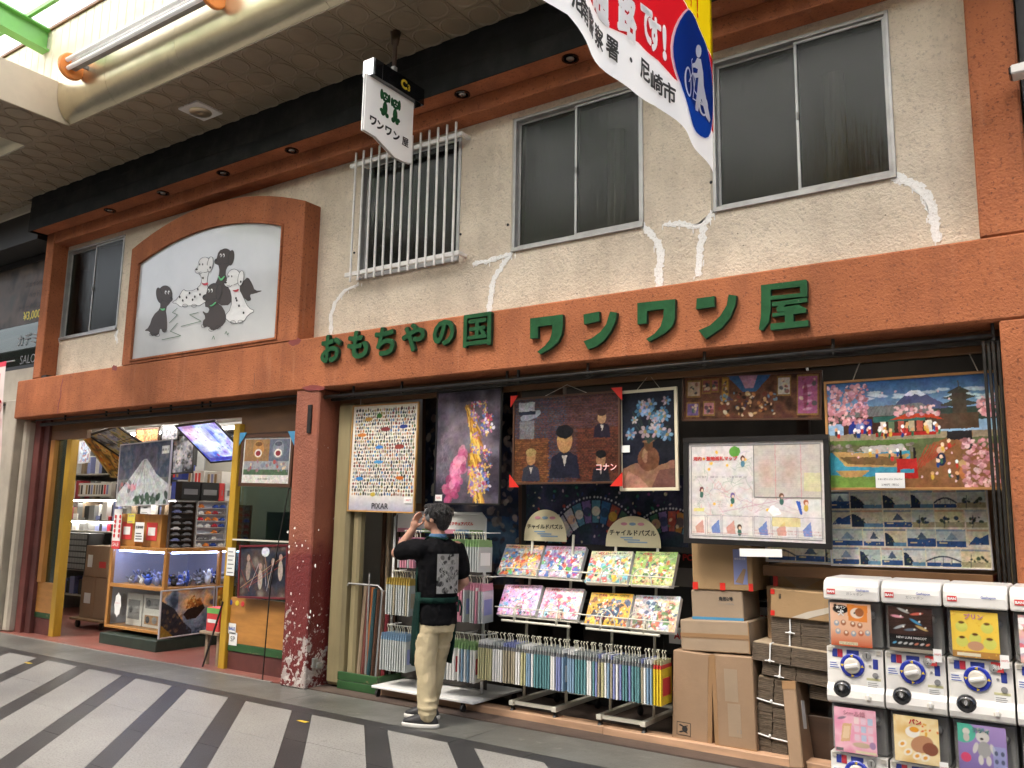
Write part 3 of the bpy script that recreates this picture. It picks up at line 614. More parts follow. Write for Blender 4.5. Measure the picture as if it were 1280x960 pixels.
for pth in ([(330, 560), (295, 590), (330, 605), (275, 660)], [(330, 660), (282, 715), (352, 745), (225, 772)], [(470, 590), (410, 605), (488, 648), (352, 683)], [(560, 770), (570, 745), (578, 770)], [(645, 735), (655, 715), (665, 740), (672, 725)]):
    for a, b in zip(pth, pth[1:]):
        l = math.hypot(b[0]-a[0], b[1]-a[1]); dx, dy = (b[1]-a[1])/l*1.8, -(b[0]-a[0])/l*1.8; flat(SG, [(a[0]+dx, a[1]+dy), (b[0]+dx, b[1]+dy), (b[0]-dx, b[1]-dy), (a[0]-dx, a[1]-dy)], 0)
for nm, mb, mt in DOGS: mb.build(nm, mt, SB)
for mb, nm, mt in ((SW, 'eye_drawing', 'dog_white'), (SI, 'outline_drawing', 'ink'), (SG, 'grass_drawing', 'grass_green'), (SR, 'red_collar_shape', 'collar_red'), (SC2, 'green_collar_shape', 'collar_green')):
    mb.build(nm, mt, SB, kind='stuff')
# aluminium sliding windows with ribbed glass
def window(r, right_front=True, curtain=None, fw=.022):
    x0, x1, z0, z1 = r; y = SY-.012; Y2 = SY+.07
    m = MB(); m.box(x0-.012, x1+.012, y, Y2, z1-fw*.6, z1+.012); m.box(x0-.012, x1+.012, y-.012, Y2, z0-.02, z0+fw*.6); m.box(x0-.012, x0+fw*.6, y, Y2, z0+fw*.7, z1-fw*.6); m.box(x1-fw*.6, x1+.012, y, Y2, z0+fw*.7, z1-fw*.6)
    w = m.build('window', 'aluminium', B, bevel=.002); xm = (x0+x1)/2
    for i, (a, b_) in enumerate(((x0+fw*.6, xm+.012), (xm-.012, x1-fw*.6))):
        yy = SY+.008+(0 if (i == 1) == right_front else .026)
        m = MB(); s_ = .020; za, zb = z0+fw*.75, z1-fw*.65-(0 if (i == 1) == right_front else .0)
        m.box(a, b_, yy, yy+.02, zb-s_, zb); m.box(a, b_, yy, yy+.02, za, za+s_*1.3); m.box(a, a+s_, yy, yy+.02, za+s_*1.3, zb-s_); m.box(b_-s_, b_, yy, yy+.02, za+s_*1.3, zb-s_)
        m.build('sash', 'aluminium', w, bevel=.002)
        MB().box(a+s_-.003, b_-s_+.003, yy+.008, yy+.012, za+s_, zb-s_+.003).build('pane', 'glass_ribbed', w)
    MB().box(xm-.004, xm+.008, SY-.004, SY+.006, (z0+z1)/2-.03, (z0+z1)/2+.02).build('catch', 'aluminium_dark', w)
    MB().box(x0-.03, x0-.013, SY-.004, SY+.05, z0-.02, z1+.02).build('weather_strip', 'beige_wall', w)
    if curtain:
        m = MB()
        for cx in curtain: m.tube([(cx, SY+.16, z0+.05), (cx, SY+.16, z1-.25)], .05, 10)
        m.build('rolled_blind', 'inner_wall', w)
    return w
window(rects['a'], True, None, .022); window(rects['b'], True); window(rects['c'], True, [-2.93, -2.98]); window(rects['d'], True, [-1.27, -1.31])
# bars in front of the second window
gx0, gx1, gz0, gz1 = -5.63, -4.29, 3.70, 4.765
GU = bpy.data.objects.new('window_guard', None); COL.objects.link(GU); GU.parent = B; WL['window_guard'] = WL[B.name].copy()
for zz in (gz0, gz1):
    MB().box(gx0, gx1, .075, .10, zz-.02, zz+.02).build('rail', 'white_bar', GU, bevel=.003)
    for xx in (gx0+.12, gx1-.03): MB().box(xx, xx+.03, .1005, SY, zz-.015, zz+.015).build('bracket', 'white_bar', GU, bevel=.002)
bar = None
xa, xb = P(441, 270, .06).x, P(567, 250, .06).x
for i in range(13):
    x = xa+(xb-xa)*i/12
    if bar is None: bar = MB().box(x-.0085, x+.0085, .056, .074, gz0-.08, gz1+.12).build('bar', 'white_bar', GU, bevel=.003); x00 = x
    else:
        c = bar.copy(); COL.objects.link(c); c.location.x = bar.location.x+(x-x00); WL[c.name] = WL[bar.name]
# white caulking smeared over cracks: uneven daubs along each crack
def caulk(pts, w):
    q = []
    for a, b_ in zip(pts, pts[1:]):
        for t in np.linspace(0, 1, 9)[:-1]: q.append((a[0]+(b_[0]-a[0])*t, a[1]+(b_[1]-a[1])*t))
    q.append(pts[-1]); m = MB(); k = 0
    for off, ww, st in ((0, .72, 0), (.011, .42, 1), (-.013, .38, 2)):
        wq = [(P(*p, SY).x+off+random.gauss(0, .005), P(*p, SY).z+random.gauss(0, .003)) for p in q]
        cut = random.randint(0, 4); wq2 = wq[cut:] if st else wq
        ws = [w*ww*random.choice((random.uniform(.5, 1.0), random.uniform(.8, 1.5))) for _ in wq2]; ws[0] *= .4; ws[-1] *= .5
        m.prism(pathpoly(wq2, ws), SY-.004-.0012*st, SY+.002)
    for i in range(0, len(q), 3):                              # drips and stray dabs
        p = P(*q[i], SY); dx = random.uniform(-.6, .6)*w; l = random.uniform(.01, .05); m.prism([(p.x+dx-.004, p.z), (p.x+dx+.005, p.z+.006), (p.x+dx+.003, p.z-l), (p.x+dx-.002, p.z-l*1.1)], SY-.0035-.0001*i, SY+.002)
    m.build('caulk_patch', 'caulk', B)
for pts, w in (([(592, 330), (612, 326), (640, 317)], .05), ([(640, 317), (628, 332), (617, 350), (614, 370), (611, 392)], .055), ([(801, 280), (812, 290), (822, 303), (827, 320), (824, 340), (824, 360)], .066),
               ([(832, 281), (850, 279), (870, 284), (880, 280), (893, 264)], .055), ([(880, 283), (877, 300), (875, 320), (873, 346)], .06), ([(1116, 220), (1132, 226), (1148, 234), (1160, 246), (1165, 262), (1169, 282), (1172, 302)], .07),
               ([(450, 355), (432, 363), (419, 378), (414, 395), (414, 418)], .042), ([(78, 422), (70, 432), (66, 445), (62, 463)], .045), ([(147, 412), (145, 420), (147, 428)], .03)): caulk(pts, w)
for px, py in ((576, 293), (635, 281), (889, 228), (443, 316)):
    p = P(px, py, SY); MB().ball((p.x, SY-.004, p.z), (.012, .008, .012), 8, 5).build('plug', 'black', B)
p = P(60, 462, SY); bb('broken_bracket', 'black', (p.x-.02, p.x+.02, .15, .19, 3.14, 3.42), (p.x, p.x+.33, .02, .15, 3.13, 3.16), bevel=0)
# scuffs of red paint on the beam
for px, py, w_, h_ in ((392, 485, 30, 4), (368, 427, 18, 6), (143, 460, 8, 4)):
    q = smooth([(px+w_/2*math.cos(t)*random.uniform(.7, 1.1), py+h_*math.sin(t)*random.uniform(.6, 1.1)) for t in np.linspace(0, 6.28, 15)[:-1]])
    MB().prism(from_px(q, -.0015), -.0015, .001).build('paint_scuff', 'red_paint', B)
MB().prism(pathpoly(from_px([(79, 473), (76, 485), (76, 495), (73, 505), (72, 517)], -.0015), .018), -.0015, .001).build('paint_scuff', 'red_paint', B)
# rail and pipe under the beam
m = MB(); m.box(-11.0, -6.1, .15, .19, FZ0-.10, FZ0-.06); m.box(-5.82, -.38, .15, .19, FZ0-.10, FZ0-.06); m.build('shutter_rail', 'steel_dark', B, bevel=.004)
m = MB(); m.tube([(-5.8, .07, FZ0-.075), (-.42, .07, FZ0-.075)], .017, 10); m.build('pipe_rail', 'steel_dark', B, smooth=True)
m = MB(); m.tube([(-11.0, .10, FZ0-.03), (-6.1, .10, FZ0-.03)], .010, 8); m.build('pipe_rail', 'black', B)
for px in (443, 503, 634, 648, 735, 881, 1043, 1245):
    x = P(px, 470, .07).x; bb('pipe_clip', 'steel_dark', (x-.009, x+.009, .06, .08, FZ0-.10, FZ0), bevel=.002)
for px in (82, 133, 160, 188, 213, 252, 262):
    x = P(px, 516, .10).x; bb('pipe_clip', 'black', (x-.008, x+.008, .09, .11, FZ0-.06, FZ0), bevel=0)
# the pillar between the two shop fronts and the end pillars
PLx0, PLx1 = -6.115, -5.80
bb('pillar', 'pillar_all', (PLx0, PLx1, .010, .36, 0, FZ0-.002), bevel=.012)
q = MB()
for i in range(26):
    px, py = random.uniform(356, 400), random.uniform(655, 800); p = P(px, py, .01); r_ = random.uniform(.004, .012); q.prism([(p.x+r_*math.cos(t)*random.uniform(.5, 1.2), p.z+1.3*r_*math.sin(t)*random.uniform(.5, 1.4)) for t in np.linspace(0, 6.28, 7)[:-1]], .0085, .0115)
q.build('paint_chips', 'caulk', B, kind='stuff')
p = P(388, 525, .01); bb('hook_strap', 'steel_dark', (p.x-.03, p.x+.02, -.004, .011, p.z-.12, p.z+.14), bevel=.002)
p = P(392, 835, .05); bb('tap', 'aluminium', (PLx1, PLx1+.05, .10, .16, .17, .22), (PLx1+.02, PLx1+.04, .06, .12, .18, .26), bevel=.004)
M('old_red', (.13, .035, .028), .6, var=(4, .25), dirt=[(9, .6, .75, .4, (.22, .12, .09))])
bb('end_pillar', 'old_red', (-11.20, -11.06, .20, .42, 0, FZ0-.002), bevel=.006)
bb('end_pillar', 'orange_stucco', (-.385, -.17, .003, .36, 0, FZ0-.002), bevel=.01, label='orange pillar at the right end of the shop front')
bb('side_board', 'base_red', (-11.05, -10.92, .24, .30, 0, FZ0-.01), bevel=.004)
# timber front of the left shop
HZ = P(216, 528, .27).z; HZ2 = P(85, 549, .27).z; XS = P(108, 545, .27).x
bb('timber_header', 'wood_brown', (-10.92, -6.13, .27, .33, HZ, FZ0+.02), bevel=.004)
bb('timber_header', 'wood_brown', (-10.92, XS, .272, .328, HZ2, HZ-.002), bevel=.004)
bb('timber_header', 'wood_brown', (-7.20, -6.13, .262, .268, 2.30, 2.62), bevel=.003)
bb('timber_post', 'wood_orange_v', (-10.90, -10.80, .26, .34, .62, HZ2-.001), bevel=.004)
bb('yellow_post', 'yellow_post', (-10.545, -10.44, .275, .375, .0, HZ2-.002), bevel=.005)
bb('yellow_post', 'yellow_post', (-7.235, -7.145, .20, .268, .0, 2.40), bevel=.005)
bb('shop_pane', 'glass_dark', (-10.80, -10.545, .315, .32, .62, HZ2), bevel=0)
bb('timber_panel', 'wood_orange', (-10.92, -10.545, .285, .325, .26, .62), bevel=.004)
bb('green_strip', 'green_paint', (-10.92, -10.545, .28, .33, .20, .258), bevel=.003)
bb('base_board', 'base_red', (-10.92, -10.545, .29, .34, 0, .198), bevel=.003)
bb('timber_panel', 'wood_orange', (-7.143, -6.13, .235, .275, .25, .685), bevel=.004, label='orange timber panel beside the pillar')
bb('green_strip', 'green_paint', (-7.143, -6.13, .23, .28, .175, .248), bevel=.003)
bb('base_board', 'base_red', (-7.143, -6.13, .24, .29, 0, .173), bevel=.003)
bb('pane_frame', 'wood_dark', (-7.143, -6.13, .24, .28, 2.22, 2.30), (-6.17, -6.131, .24, .28, .69, 2.22), bevel=.003)
bb('shop_pane', 'glass_dark', (-7.143, -6.17, .255, .26, .687, 2.22), bevel=0)
bb('front_rail', 'rack_cream', (-7.14, -6.2, .20, .212, 1.235, 1.25), bevel=0)
# inside walls of the left shop
bb('inside_wall', 'inner_wall', (-14.05, -6.0, 4.3, 4.4, 0, 2.75), (-14.1, -14.05, .52, 4.3, 0, 2.75), (-14.05, -11.4, .52, .56, 0, 2.75), (-11.4, -11.36, .34, .56, 0, 2.75), (-6.05, -5.95, .37, 4.3, 0, 2.75), bevel=0)
bb('inside_ceiling', 'inner_wall', (-14.05, -6.05, .57, 4.3, 2.76, 2.82), (-11.05, -6.05, .39, .57, 2.76, 2.82), bevel=0)
for y in (1.0, 2.3, 3.5):
    for x in (-12.2, -10.2, -8.6, -7.3):
        lt = MB().box(x-.6, x+.6, y-.07, y+.07, 2.70, 2.755).build('ceiling_lamp', 'tube_white', B)
        MB().tube([(x-.57, y, 2.685), (x+.57, y, 2.685)], .016, 8).build('tube', 'lamp_tube', lt)
lt = MB().box(-11.0, -9.9, .62, .72, 2.70, 2.755).build('ceiling_lamp', 'tube_white', B); MB().tube([(-10.95, .67, 2.685), (-9.95, .67, 2.685)], .016, 8).build('tube', 'lamp_tube', lt)  # extra lamp, added only to brighten the cardboard boxes
# inside of the right store
for x, y in ((-4.6, 1.1), (-2.9, .95), (-1.3, 1.2)):
    lt = MB().box(x-.35, x+.35, y-.04, y+.04, 2.74, 2.772).build('ceiling_lamp', 'tube_white', B); MB().tube([(x-.3, y, 2.725), (x+.3, y, 2.725)], .013, 8).build('tube', 'lamp_tube_dim', lt)
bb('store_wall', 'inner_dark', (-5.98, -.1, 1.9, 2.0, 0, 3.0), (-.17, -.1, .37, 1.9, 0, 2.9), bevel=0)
bb('store_ceiling', 'inner_ceiling', (-5.8, -.17, .39, 1.9, 2.80, 2.86), bevel=0)
for i in range(7):
    y = .55+i*.19; bb('ceiling_batten', 'inner_ceiling', (-5.8, -.17, y, y+.05, 2.775, 2.80), bevel=0)
bb('store_header', 'wood_brown', (-5.79, -.385, .25, .29, FZ0-.13, FZ0-.002), bevel=.003)
for px in (700, 1002):
    p = P(px, 455, .6); bb('header_post', 'wood_dark', (p.x-.05, p.x+.03, .6, .66, 1.9, 2.8), bevel=0)
bb('column', 'column_beige', (-5.76, -5.56, .20, .42, .03, FZ0-.12), bevel=.03, label='yellowed beige column beside the pillar')
bb('column_pipe', 'column_beige', (-5.54, -5.45, .24, .33, .03, FZ0-.12), bevel=.02)
SILL0, SILL1 = -5.12, -.9
sx = [SILL0, -3.1, -1.05]
m = MB(); bb('timber_sill', 'sill_wood', (SILL0, -3.0, .235, .36, .0, .062), bevel=.006); bb('timber_sill', 'sill_wood', (-2.997, SILL1+.6, .225, .36, .0, .06), bevel=.006)
bb('brick_edge', 'floor_red', (SILL0-.5, -.4, .062, .232, -.03, .008), bevel=.003)
# folded steel lattice gate at the right
m = MB()
gp = P(1245, 500, .09)
for i in range(5): m.box(gp.x-.05+.024*i, gp.x-.034+.024*i, .07+.012*(i % 2), .10+.012*(i % 2), .02, FZ0-.10)
m.build('folding_gate', 'steel_dark', B, bevel=.002)
bb('jamb_board', 'column_beige', (-.44, -.387, .18, .24, .02, 2.3), bevel=.003)
# caulked crack lines, cables
MB().tube([(p_.x, .001, p_.z) for p_ in [P(a, b_, 0) for a, b_ in ((318, 466), (318, 476), (317, 488))]], .003, 5).build('hairline', 'wood_dark', B)
# ------------------------------------------------------------------ arcade canopy over the street
A = thing('arcade_canopy', 'beige arcade canopy with round-patterned ceiling tiles, rounded gutter and glazed roof', 'canopy', (-6, -1, 5.4))
CZ = 5.46
MB().box(-17, 6, -1.06, -.2, CZ+.012, CZ+.06).build('ceiling_back', 'canopy_gap', A)
MB().box(-17, -11.06, -.2, .6, CZ+.012, CZ+.06).build('ceiling_back', 'canopy_gap', A)
tw = .292
def tile(x, y):
    m = MB(); m.fr = Fr((0, 0, 0), (1, 0, 0), (0, 1, 0)); z = -CZ          # depth axis points down here
    m.fr = Fr((x, y, CZ), (1, 0, 0), (0, 0, 1)); g = .0035
    m.box(-tw/2+g, tw/2-g, -tw/2+g, tw/2-g, 0, .012)
    pr = [(.134, .0), (.131, -.008), (.124, -.010), (.113, -.002), (.06, -.001), (.0, .0)]
    vs = []; n = 20; fs = []
    for r_, t in pr[:-1]:
        for k in range(n): vs.append((r_*math.cos(2*math.pi*k/n), r_*math.sin(2*math.pi*k/n), t))
    for i in range(len(pr)-2):
        for k in range(n): fs.append([i*n+k, i*n+(k+1) % n, (i+1)*n+(k+1) % n, (i+1)*n+k])
    m.add(vs, fs)
    return m.build('ceiling_tile', 'canopy_tile', A)
T0 = None; xt = 1.2; row = 0
ys = [-.345-tw*i for i in range(3)]
spk = ((-7.26, -6.94), (-.72, -.40))
while xt > -14:
    for yy in ys+([-.345+tw, -.345+2*tw] if xt < -11.3 else []):
        if spk[0][0]-.02 < xt < spk[0][1]+.02 and yy == ys[0]: pass
        if T0 is None: T0 = tile(xt, yy); TX, TY = xt, yy
        else:
            c = T0.copy(); COL.objects.link(c); c.location = (T0.location.x+xt-TX, T0.location.y+yy-TY, T0.location.z); WL[c.name] = WL[T0.name]
    xt -= tw
sp = MB().box(-7.25, -6.95, -.71, -.41, CZ-.022, CZ-.001).build('ceiling_speaker', 'plastic_white', A, bevel=.003)
MB().lathe([(.11, -.004), (.105, -.012), (.03, -.014), (.0, -.006)], (-7.10, -.56, CZ-.022), 'c', 24).build('grille', 'gutter_metal', sp, smooth=True)
# rounded gutter along the street edge, in sections with joints
prof = []
for i in range(13):
    t = math.pi*.5*i/12; prof.append((-1.02-.21*math.sin(t)**1, CZ+.004+.31*(1-math.cos(t))))
prof += [(-1.23, CZ+.46), (-1.16, CZ+.46), (-1.02, CZ+.06)]
def gutter(x0, x1):
    m = MB(); n = len(prof); vs = [(x0, y, z) for y, z in prof]+[(x1, y, z) for y, z in prof]
    m.add(vs, [[i, i+1, n+i+1, n+i] for i in range(n-1)]+[list(range(n)), list(range(n, 2*n))]); o = m.build('gutter_section', 'gutter_metal', A, smooth=True)
    o.modifiers.new('es', 'EDGE_SPLIT').split_angle = math.radians(40); return o
gx = [6, -2.9, -4.75, -6.6, -7.72, -8.59]
for a, b_ in zip(gx, gx[1:]): gutter(b_+.002, a-.002)
gutter(-14, -9.49)
# cross beam
bm_ = MB(); bm_.box(-9.48, -8.597, -7.5, -1.0, CZ+.004, CZ+.43); bm_.build('cross_beam', 'canopy_beam', A, bevel=.004)
MB().box(-9.487, -8.592, -7.5, -1.04, CZ-.004, CZ+.002).build('beam_underside', 'canopy_tile', A)
for i in range(10):
    for j in range(3):
        c = T0.copy(); COL.objects.link(c); c.location = (T0.location.x-9.33+.292*j-TX, T0.location.y-1.22-.292*i-TY, T0.location.z-.006); WL[c.name] = WL[T0.name]
# ribbed white panel above the gutter
m = MB(); x = 2.0
pn = None
while x > -14:
    if pn is None: pn = MB().prism([(x, CZ+.40), (x+.142, CZ+.40), (x+.142, 6.56), (x, 6.56)], -1.215, -1.195).build('wall_panel', 'canopy_panel', A, bevel=.004); xp = x
    else: c = pn.copy(); COL.objects.link(c); c.location.x = pn.location.x+(x-xp); WL[c.name] = WL[pn.name]
    x -= .15
MB().box(-14, 6, -1.19, -1.17, CZ+.4, 6.56).build('panel_backing', 'canopy_gap', A)
MB().box(-14, 3, -1.235, -1.17, 6.562, 6.60).build('panel_cap', 'wood_brown', A, bevel=.004)
# glazed roof: green beams, purlins and frosted panes
def slope(y): return 6.62+(-1.2-y)*.10
for x in (-8.95, -5.4, -12.5):
    m = MB(); ya, yb = -1.22, -7.6
    for dz0, dz1, wx in ((-.30, -.28, .07), (-.28, -.07, .012), (-.07, -.05, .07)):
        m.hexa([(x-wx, ya, slope(ya)+dz0), (x+wx, ya, slope(ya)+dz0), (x+wx, yb, slope(yb)+dz0), (x-wx, yb, slope(yb)+dz0)], [(x-wx, ya, slope(ya)+dz1), (x+wx, ya, slope(ya)+dz1), (x+wx, yb, slope(yb)+dz1), (x-wx, yb, slope(yb)+dz1)])
    m.build('roof_beam', 'green_steel', A)
for i in range(11):
    y = -1.45-.55*i; MB().box(-14, 3, y-.02, y+.02, slope(y)-.05, slope(y)-.005).build('purlin', 'green_steel', A)
y = -1.2; 
while y > -7.5:
    for xa in np.arange(-14, 5, 1.775):
        x0_, x1_ = xa+.01, xa+1.765; MB().hexa([(x0_, y-.01, slope(y)), (x1_, y-.01, slope(y)), (x1_, y-1.09, slope(y-1.09)), (x0_, y-1.09, slope(y-1.09))], [(x0_, y-.01, slope(y)+.004), (x1_, y-.01, slope(y)+.004), (x1_, y-1.09, slope(y-1.09)+.004), (x0_, y-1.09, slope(y-1.09)+.004)]).build('roof_pane', 'roof_pane', A)
    y -= 1.1
# tube lights with orange end discs, fixed to the panel
def strip(xa, xb):
    y, z = -1.36, 5.86
    t = thing('strip_light', '', 'strip light', (xa, y, z)); a = xa+.02
    for xx in (xa, xb): MB().lathe([(.125, -.022), (.135, -.015), (.135, .015), (.125, .022)], (xx, y+.02, z), 'a', 28).build('end_disc', 'orange_plastic', t)
    for dz, dy in ((.035, -.045), (-.045, -.03)):
        MB().tube([(xa+.03, y+dy, z+dz), (xb-.03, y+dy, z+dz)], .022, 12).build('tube', 'tube_white', t, smooth=True)
    MB().box(xa+.03, xb-.03, y-.005, y+.05, z-.05, z+.05).build('channel', 'aluminium', t, bevel=.004)
    m = MB(); m.box(xa+.1, xa+.12, y+.05, -1.215, z-.02, z+.02); m.box(xb-.12, xb-.1, y+.05, -1.215, z-.02, z+.02); m.build('bracket', 'aluminium_dark', t)
    return t
strip(-8.13, -5.90)['label'] = 'pair of white tubes between orange discs above the rounded gutter'
# ------------------------------------------------------------------ projecting shop sign hung from the canopy
HX = -4.47
S = thing('hanging_sign', 'white shop sign with black top box and green dogs, hanging from the canopy', 'sign', (HX, -.6, 4.0))
tl, tr, blx = PX(469, 70, HX), PX(530.8, 113.5, HX), PX(467.5, 93, HX)
fs_ = Fr((HX, tl.y, 0), (0, 1, 0), (0, 0, 1)); sw = tr.y-tl.y; zt = (tl.z+tr.z)/2; zb = zt-.145
MB(fs_).box(0, sw, 0, .12, zb, zt).build('top_box', 'black_gloss', S, bevel=.003)
MB(fs_).box(-.012, -.001, .004, .116, zb+.002, zt-.002).build('end_cap', 'chrome', S, bevel=.002)
MB(fs_).box(.09, .094, -.002, .0, zb, zt).build('box_seam', 'steel_dark', S)
q = [PX(*p, HX) for p in ((463.5, 96), (522.5, 131), (519.5, 203), (509, 200), (499, 195), (487, 182), (475, 169), (460, 160))]
poly = [(v.y-tl.y, v.z) for v in q]
# smooth lower wave between the two corners
pl = [poly[0], poly[1], poly[2]]+[poly[i] for i in (3, 4, 5, 6)]+[poly[7]]
pl[0] = (pl[7][0], zb+.003); pl[1] = (pl[2][0], zb+.003)
MB(fs_).prism(pl, .045, .075).build('panel', 'sign_white', S)
ed = MB(fs_); 
ed.tube([(p[0], .058, p[1]) for p in [pl[0], pl[7], pl[6], pl[5], pl[4], pl[3], pl[2], pl[1]]], .009, 6); ed.build('panel_edge', 'aluminium', S)
pw = pl[2][0]-pl[0][0]; px0 = pl[0][0]
txt('C', fs_, sw*.57, (zb+zt)/2+.002, .12, .085, 'yellow', S, b=-.003, bold=.05, name='logo'); txt('3', fs_, sw*.57+.058, (zb+zt)/2-.008, .05, .058, 'yellow', S, b=-.0042, bold=.04, name='logo')
bz = pl[7][1]
for ch, px_, py_, k_ in (('ワ', 471.5, 149.5, .078), ('ン', 480.5, 155.5, .078), ('ワ', 490.5, 162.5, .078), ('ン', 500.5, 169.0, .078), ('屋', 511.5, 176.0, .082)):
    v = PX(px_, py_, HX); txt(ch, fs_, v.y-tl.y, v.z, k_, k_*.95, 'ink', S, b=.043, bold=.05 if ch != '屋' else .025, name='lettering', keep=False)
# two small green dogs sitting side by side
for cpx, cpy, fl in ((487, 120, -1), (499.5, 129, 1)):
    v = PX(cpx, cpy, HX); mg = MB(fs_); cx, c0 = v.y-tl.y, v.z; k_ = 1.25
    def D(x, z, rx, rz, b=.0425): mg.prism([(cx+k_*(x+rx*math.cos(t)), c0+k_*(z+rz*math.sin(t))) for t in np.linspace(0, 2*math.pi, 13)[:-1]], b, .0445)
    D(0, 0, .036, .034); D(fl*.036, .008, .014, .036, .0422); D(-fl*.034, .004, .012, .030, .0421); D(0, -.075, .022, .045, .0419); D(-.018, -.115, .017, .018, .0417); D(.02, -.118, .016, .016, .0415); D(fl*.03, -.10, .018, .014, .0413)
    mg.build('dog_emblem', 'letter_green', S)
    mw = MB(fs_)
    for ex in (-.012, .012): mw.prism([(cx+k_*(ex+.005*math.cos(t)), c0+k_*(.006+.007*math.sin(t))) for t in np.linspace(0, 2*math.pi, 9)[:-1]], .0405, .0412)
    mw.prism([(cx-.012, c0-.012), (cx+.012, c0-.012), (cx, c0-.022)], .0405, .0412); mw.build('dog_eyes', 'paper', S)
yc = tl.y+sw*.47
MB().tube([(HX-.06, yc, zt-.005), (HX-.06, yc, CZ-.12), (HX-.06, yc, CZ-.11), (HX-.06, yc, CZ+.0)], [.016, .02, .03, .045], 12).build('rod', 'wood_dark', S, smooth=True)
MB().box(HX-.08, HX-.04, yc-.02, yc+.02, zt, zt+.07).build('rod_clamp', 'aluminium', S, bevel=.003)
# ------------------------------------------------------------------ cloth banner across the arcade
BX = -1.6
BN = thing('banner', 'white, red and yellow cloth banner with a blue disc of a person pushing a bicycle', 'banner', (BX, -2.4, 3.2))
fb = Fr((BX, 0, 0), (0, 1, 0), (0, 0, 1))
def Bp(pts, sc=4.364, ox=640, oy=0): 
    return [(lambda v: (v.y, v.z))(PX(ox+x/sc, oy+y/sc, BX)) for x, y in pts]
def wave(y, z): return .03*math.sin(y*5.2+.6)+.012*math.sin(y*13+1)
def cloth(name, poly, mat, off, step=.05):
    """a sheet cut to the outline, following the waves of the cloth"""
    import bmesh
    bm = bmesh.new(); vs = [bm.verts.new((p[0], p[1], 0)) for p in poly]; bm.faces.new(vs)
    ymin, ymax = min(p[0] for p in poly), max(p[0] for p in poly)
    y = ymin+step
    while y < ymax:
        bmesh.ops.bisect_plane(bm, geom=bm.verts[:]+bm.edges[:]+bm.faces[:], plane_co=(y, 0, 0), plane_no=(1, 0, 0)); y += step
    bmesh.ops.triangulate(bm, faces=bm.faces[:])
    bm.verts.index_update(); m = MB(fb); m.add([(v.co.x, wave(v.co.x, v.co.y)-off, v.co.y) for v in bm.verts], [[v.index for v in f.verts] for f in bm.faces]); bm.free()
    return m.build(name, mat, BN, smooth=True)
low = Bp([(100, 0), (130, 0), (200, 40), (270, 90), (350, 190), (450, 290), (570, 400), (690, 510), (780, 575), (880, 690), (1000, 810), (1125, 935)])
topz = 4.9; yr = low[-1][0]
body = [(low[0][0]-1.2, low[0][1]-.06)]+low+[(yr, topz), (low[0][0]-1.2, topz)]
cloth('cloth', body, 'banner_white', 0)
red = Bp([(250, -180), (435, 0), (490, 60), (550, 130), (620, 175), (700, 230), (750, 285), (790, 330), (848, 440), (1000, 600), (1125, 722)])
yel = Bp([(700, -140), (875, 0), (925, 50), (1000, 100), (1045, 235), (1122, 316)])
cloth('red_band', red+yel[::-1]+[(yel[0][0], topz-.005), (red[0][0], topz-.005)], 'banner_red', .003)
cloth('yellow_field', yel+[(yr-.001, topz-.01), (yel[0][0], topz-.01)], 'banner_yellow', .006)
circ = [(935, 62), (985, 85), (1020, 170), (1060, 260), (1090, 370), (1108, 500), (1104, 620), (1088, 712), (1060, 760), (1010, 738), (955, 680), (905, 590), (868, 480), (840, 350), (836, 240), (855, 145), (890, 85)]
cx_, cy_ = 972, 410
cloth('disc_rim', Bp(smooth([(cx_+(x-cx_)*1.06, cy_+(y-cy_)*1.03) for x, y in circ], 1)), 'banner_white', .009)
cloth('disc', Bp(smooth(circ, 1)), 'banner_blue', .0125)
# pictogram: head, trunk, arms, legs, and the bicycle
cloth('pictogram_head', Bp([(1008+17*math.cos(t), 282+36*math.sin(t)) for t in np.linspace(0, 2*math.pi, 15)[:-1]]), 'banner_white', .015)
cloth('pictogram_body', Bp([(1000, 318), (1022, 325), (1035, 400), (1038, 470), (1055, 560), (1078, 655), (1070, 670), (1050, 640), (1025, 540), (1005, 610), (988, 605), (985, 590), (1000, 500), (1008, 425), (985, 430), (970, 412), (975, 402), (1000, 402), (1005, 380), (985, 372), (965, 375), (958, 355), (985, 345)]), 'banner_white', .0145, .02)
def ringp(cx, cy, rx, ry, w, ang=0):
    o, i_ = [], []
    for t in np.linspace(0, 2*math.pi, 25):
        o.append((cx+rx*math.cos(t), cy+ry*math.sin(t)+ang*(math.cos(t)))); i_.append((cx+(rx-w)*math.cos(t), cy+(ry-w*1.3)*math.sin(t)+ang*math.cos(t)))
    a, b_ = Bp(o), Bp(i_); m = MB(fb); n = len(a)
    m.add([(p[0], wave(*p)-.0155, p[1]) for p in a+b_], [[k, k+1, n+k+1, n+k] for k in range(n-1)]); m.build('pictogram_wheel', 'banner_white', BN)
ringp(912, 460, 30, 80, 10, 18); ringp(1035, 580, 26, 55, 9, 10)
for pts in ([(912, 462), (960, 400), (985, 440)], [(960, 400), (945, 340), (958, 328)], [(950, 365), (975, 500), (1035, 580)], [(985, 420), (960, 540)], [(955, 545), (1030, 575)]):
    for a, b_ in zip(pts, pts[1:]):
        cloth('pictogram_frame', Bp(pathpoly([a, b_], 7)), 'banner_white', .0165, .5)
def bchar(ch, x, y, h, w, mat, bold=.02):
    v = PX(640+x/4.364, y/4.364, BX); o = txt(ch, fb, v.y, v.z, w, h, mat, BN, b=-.0075, bold=bold, keep=False, bf=wave); return o
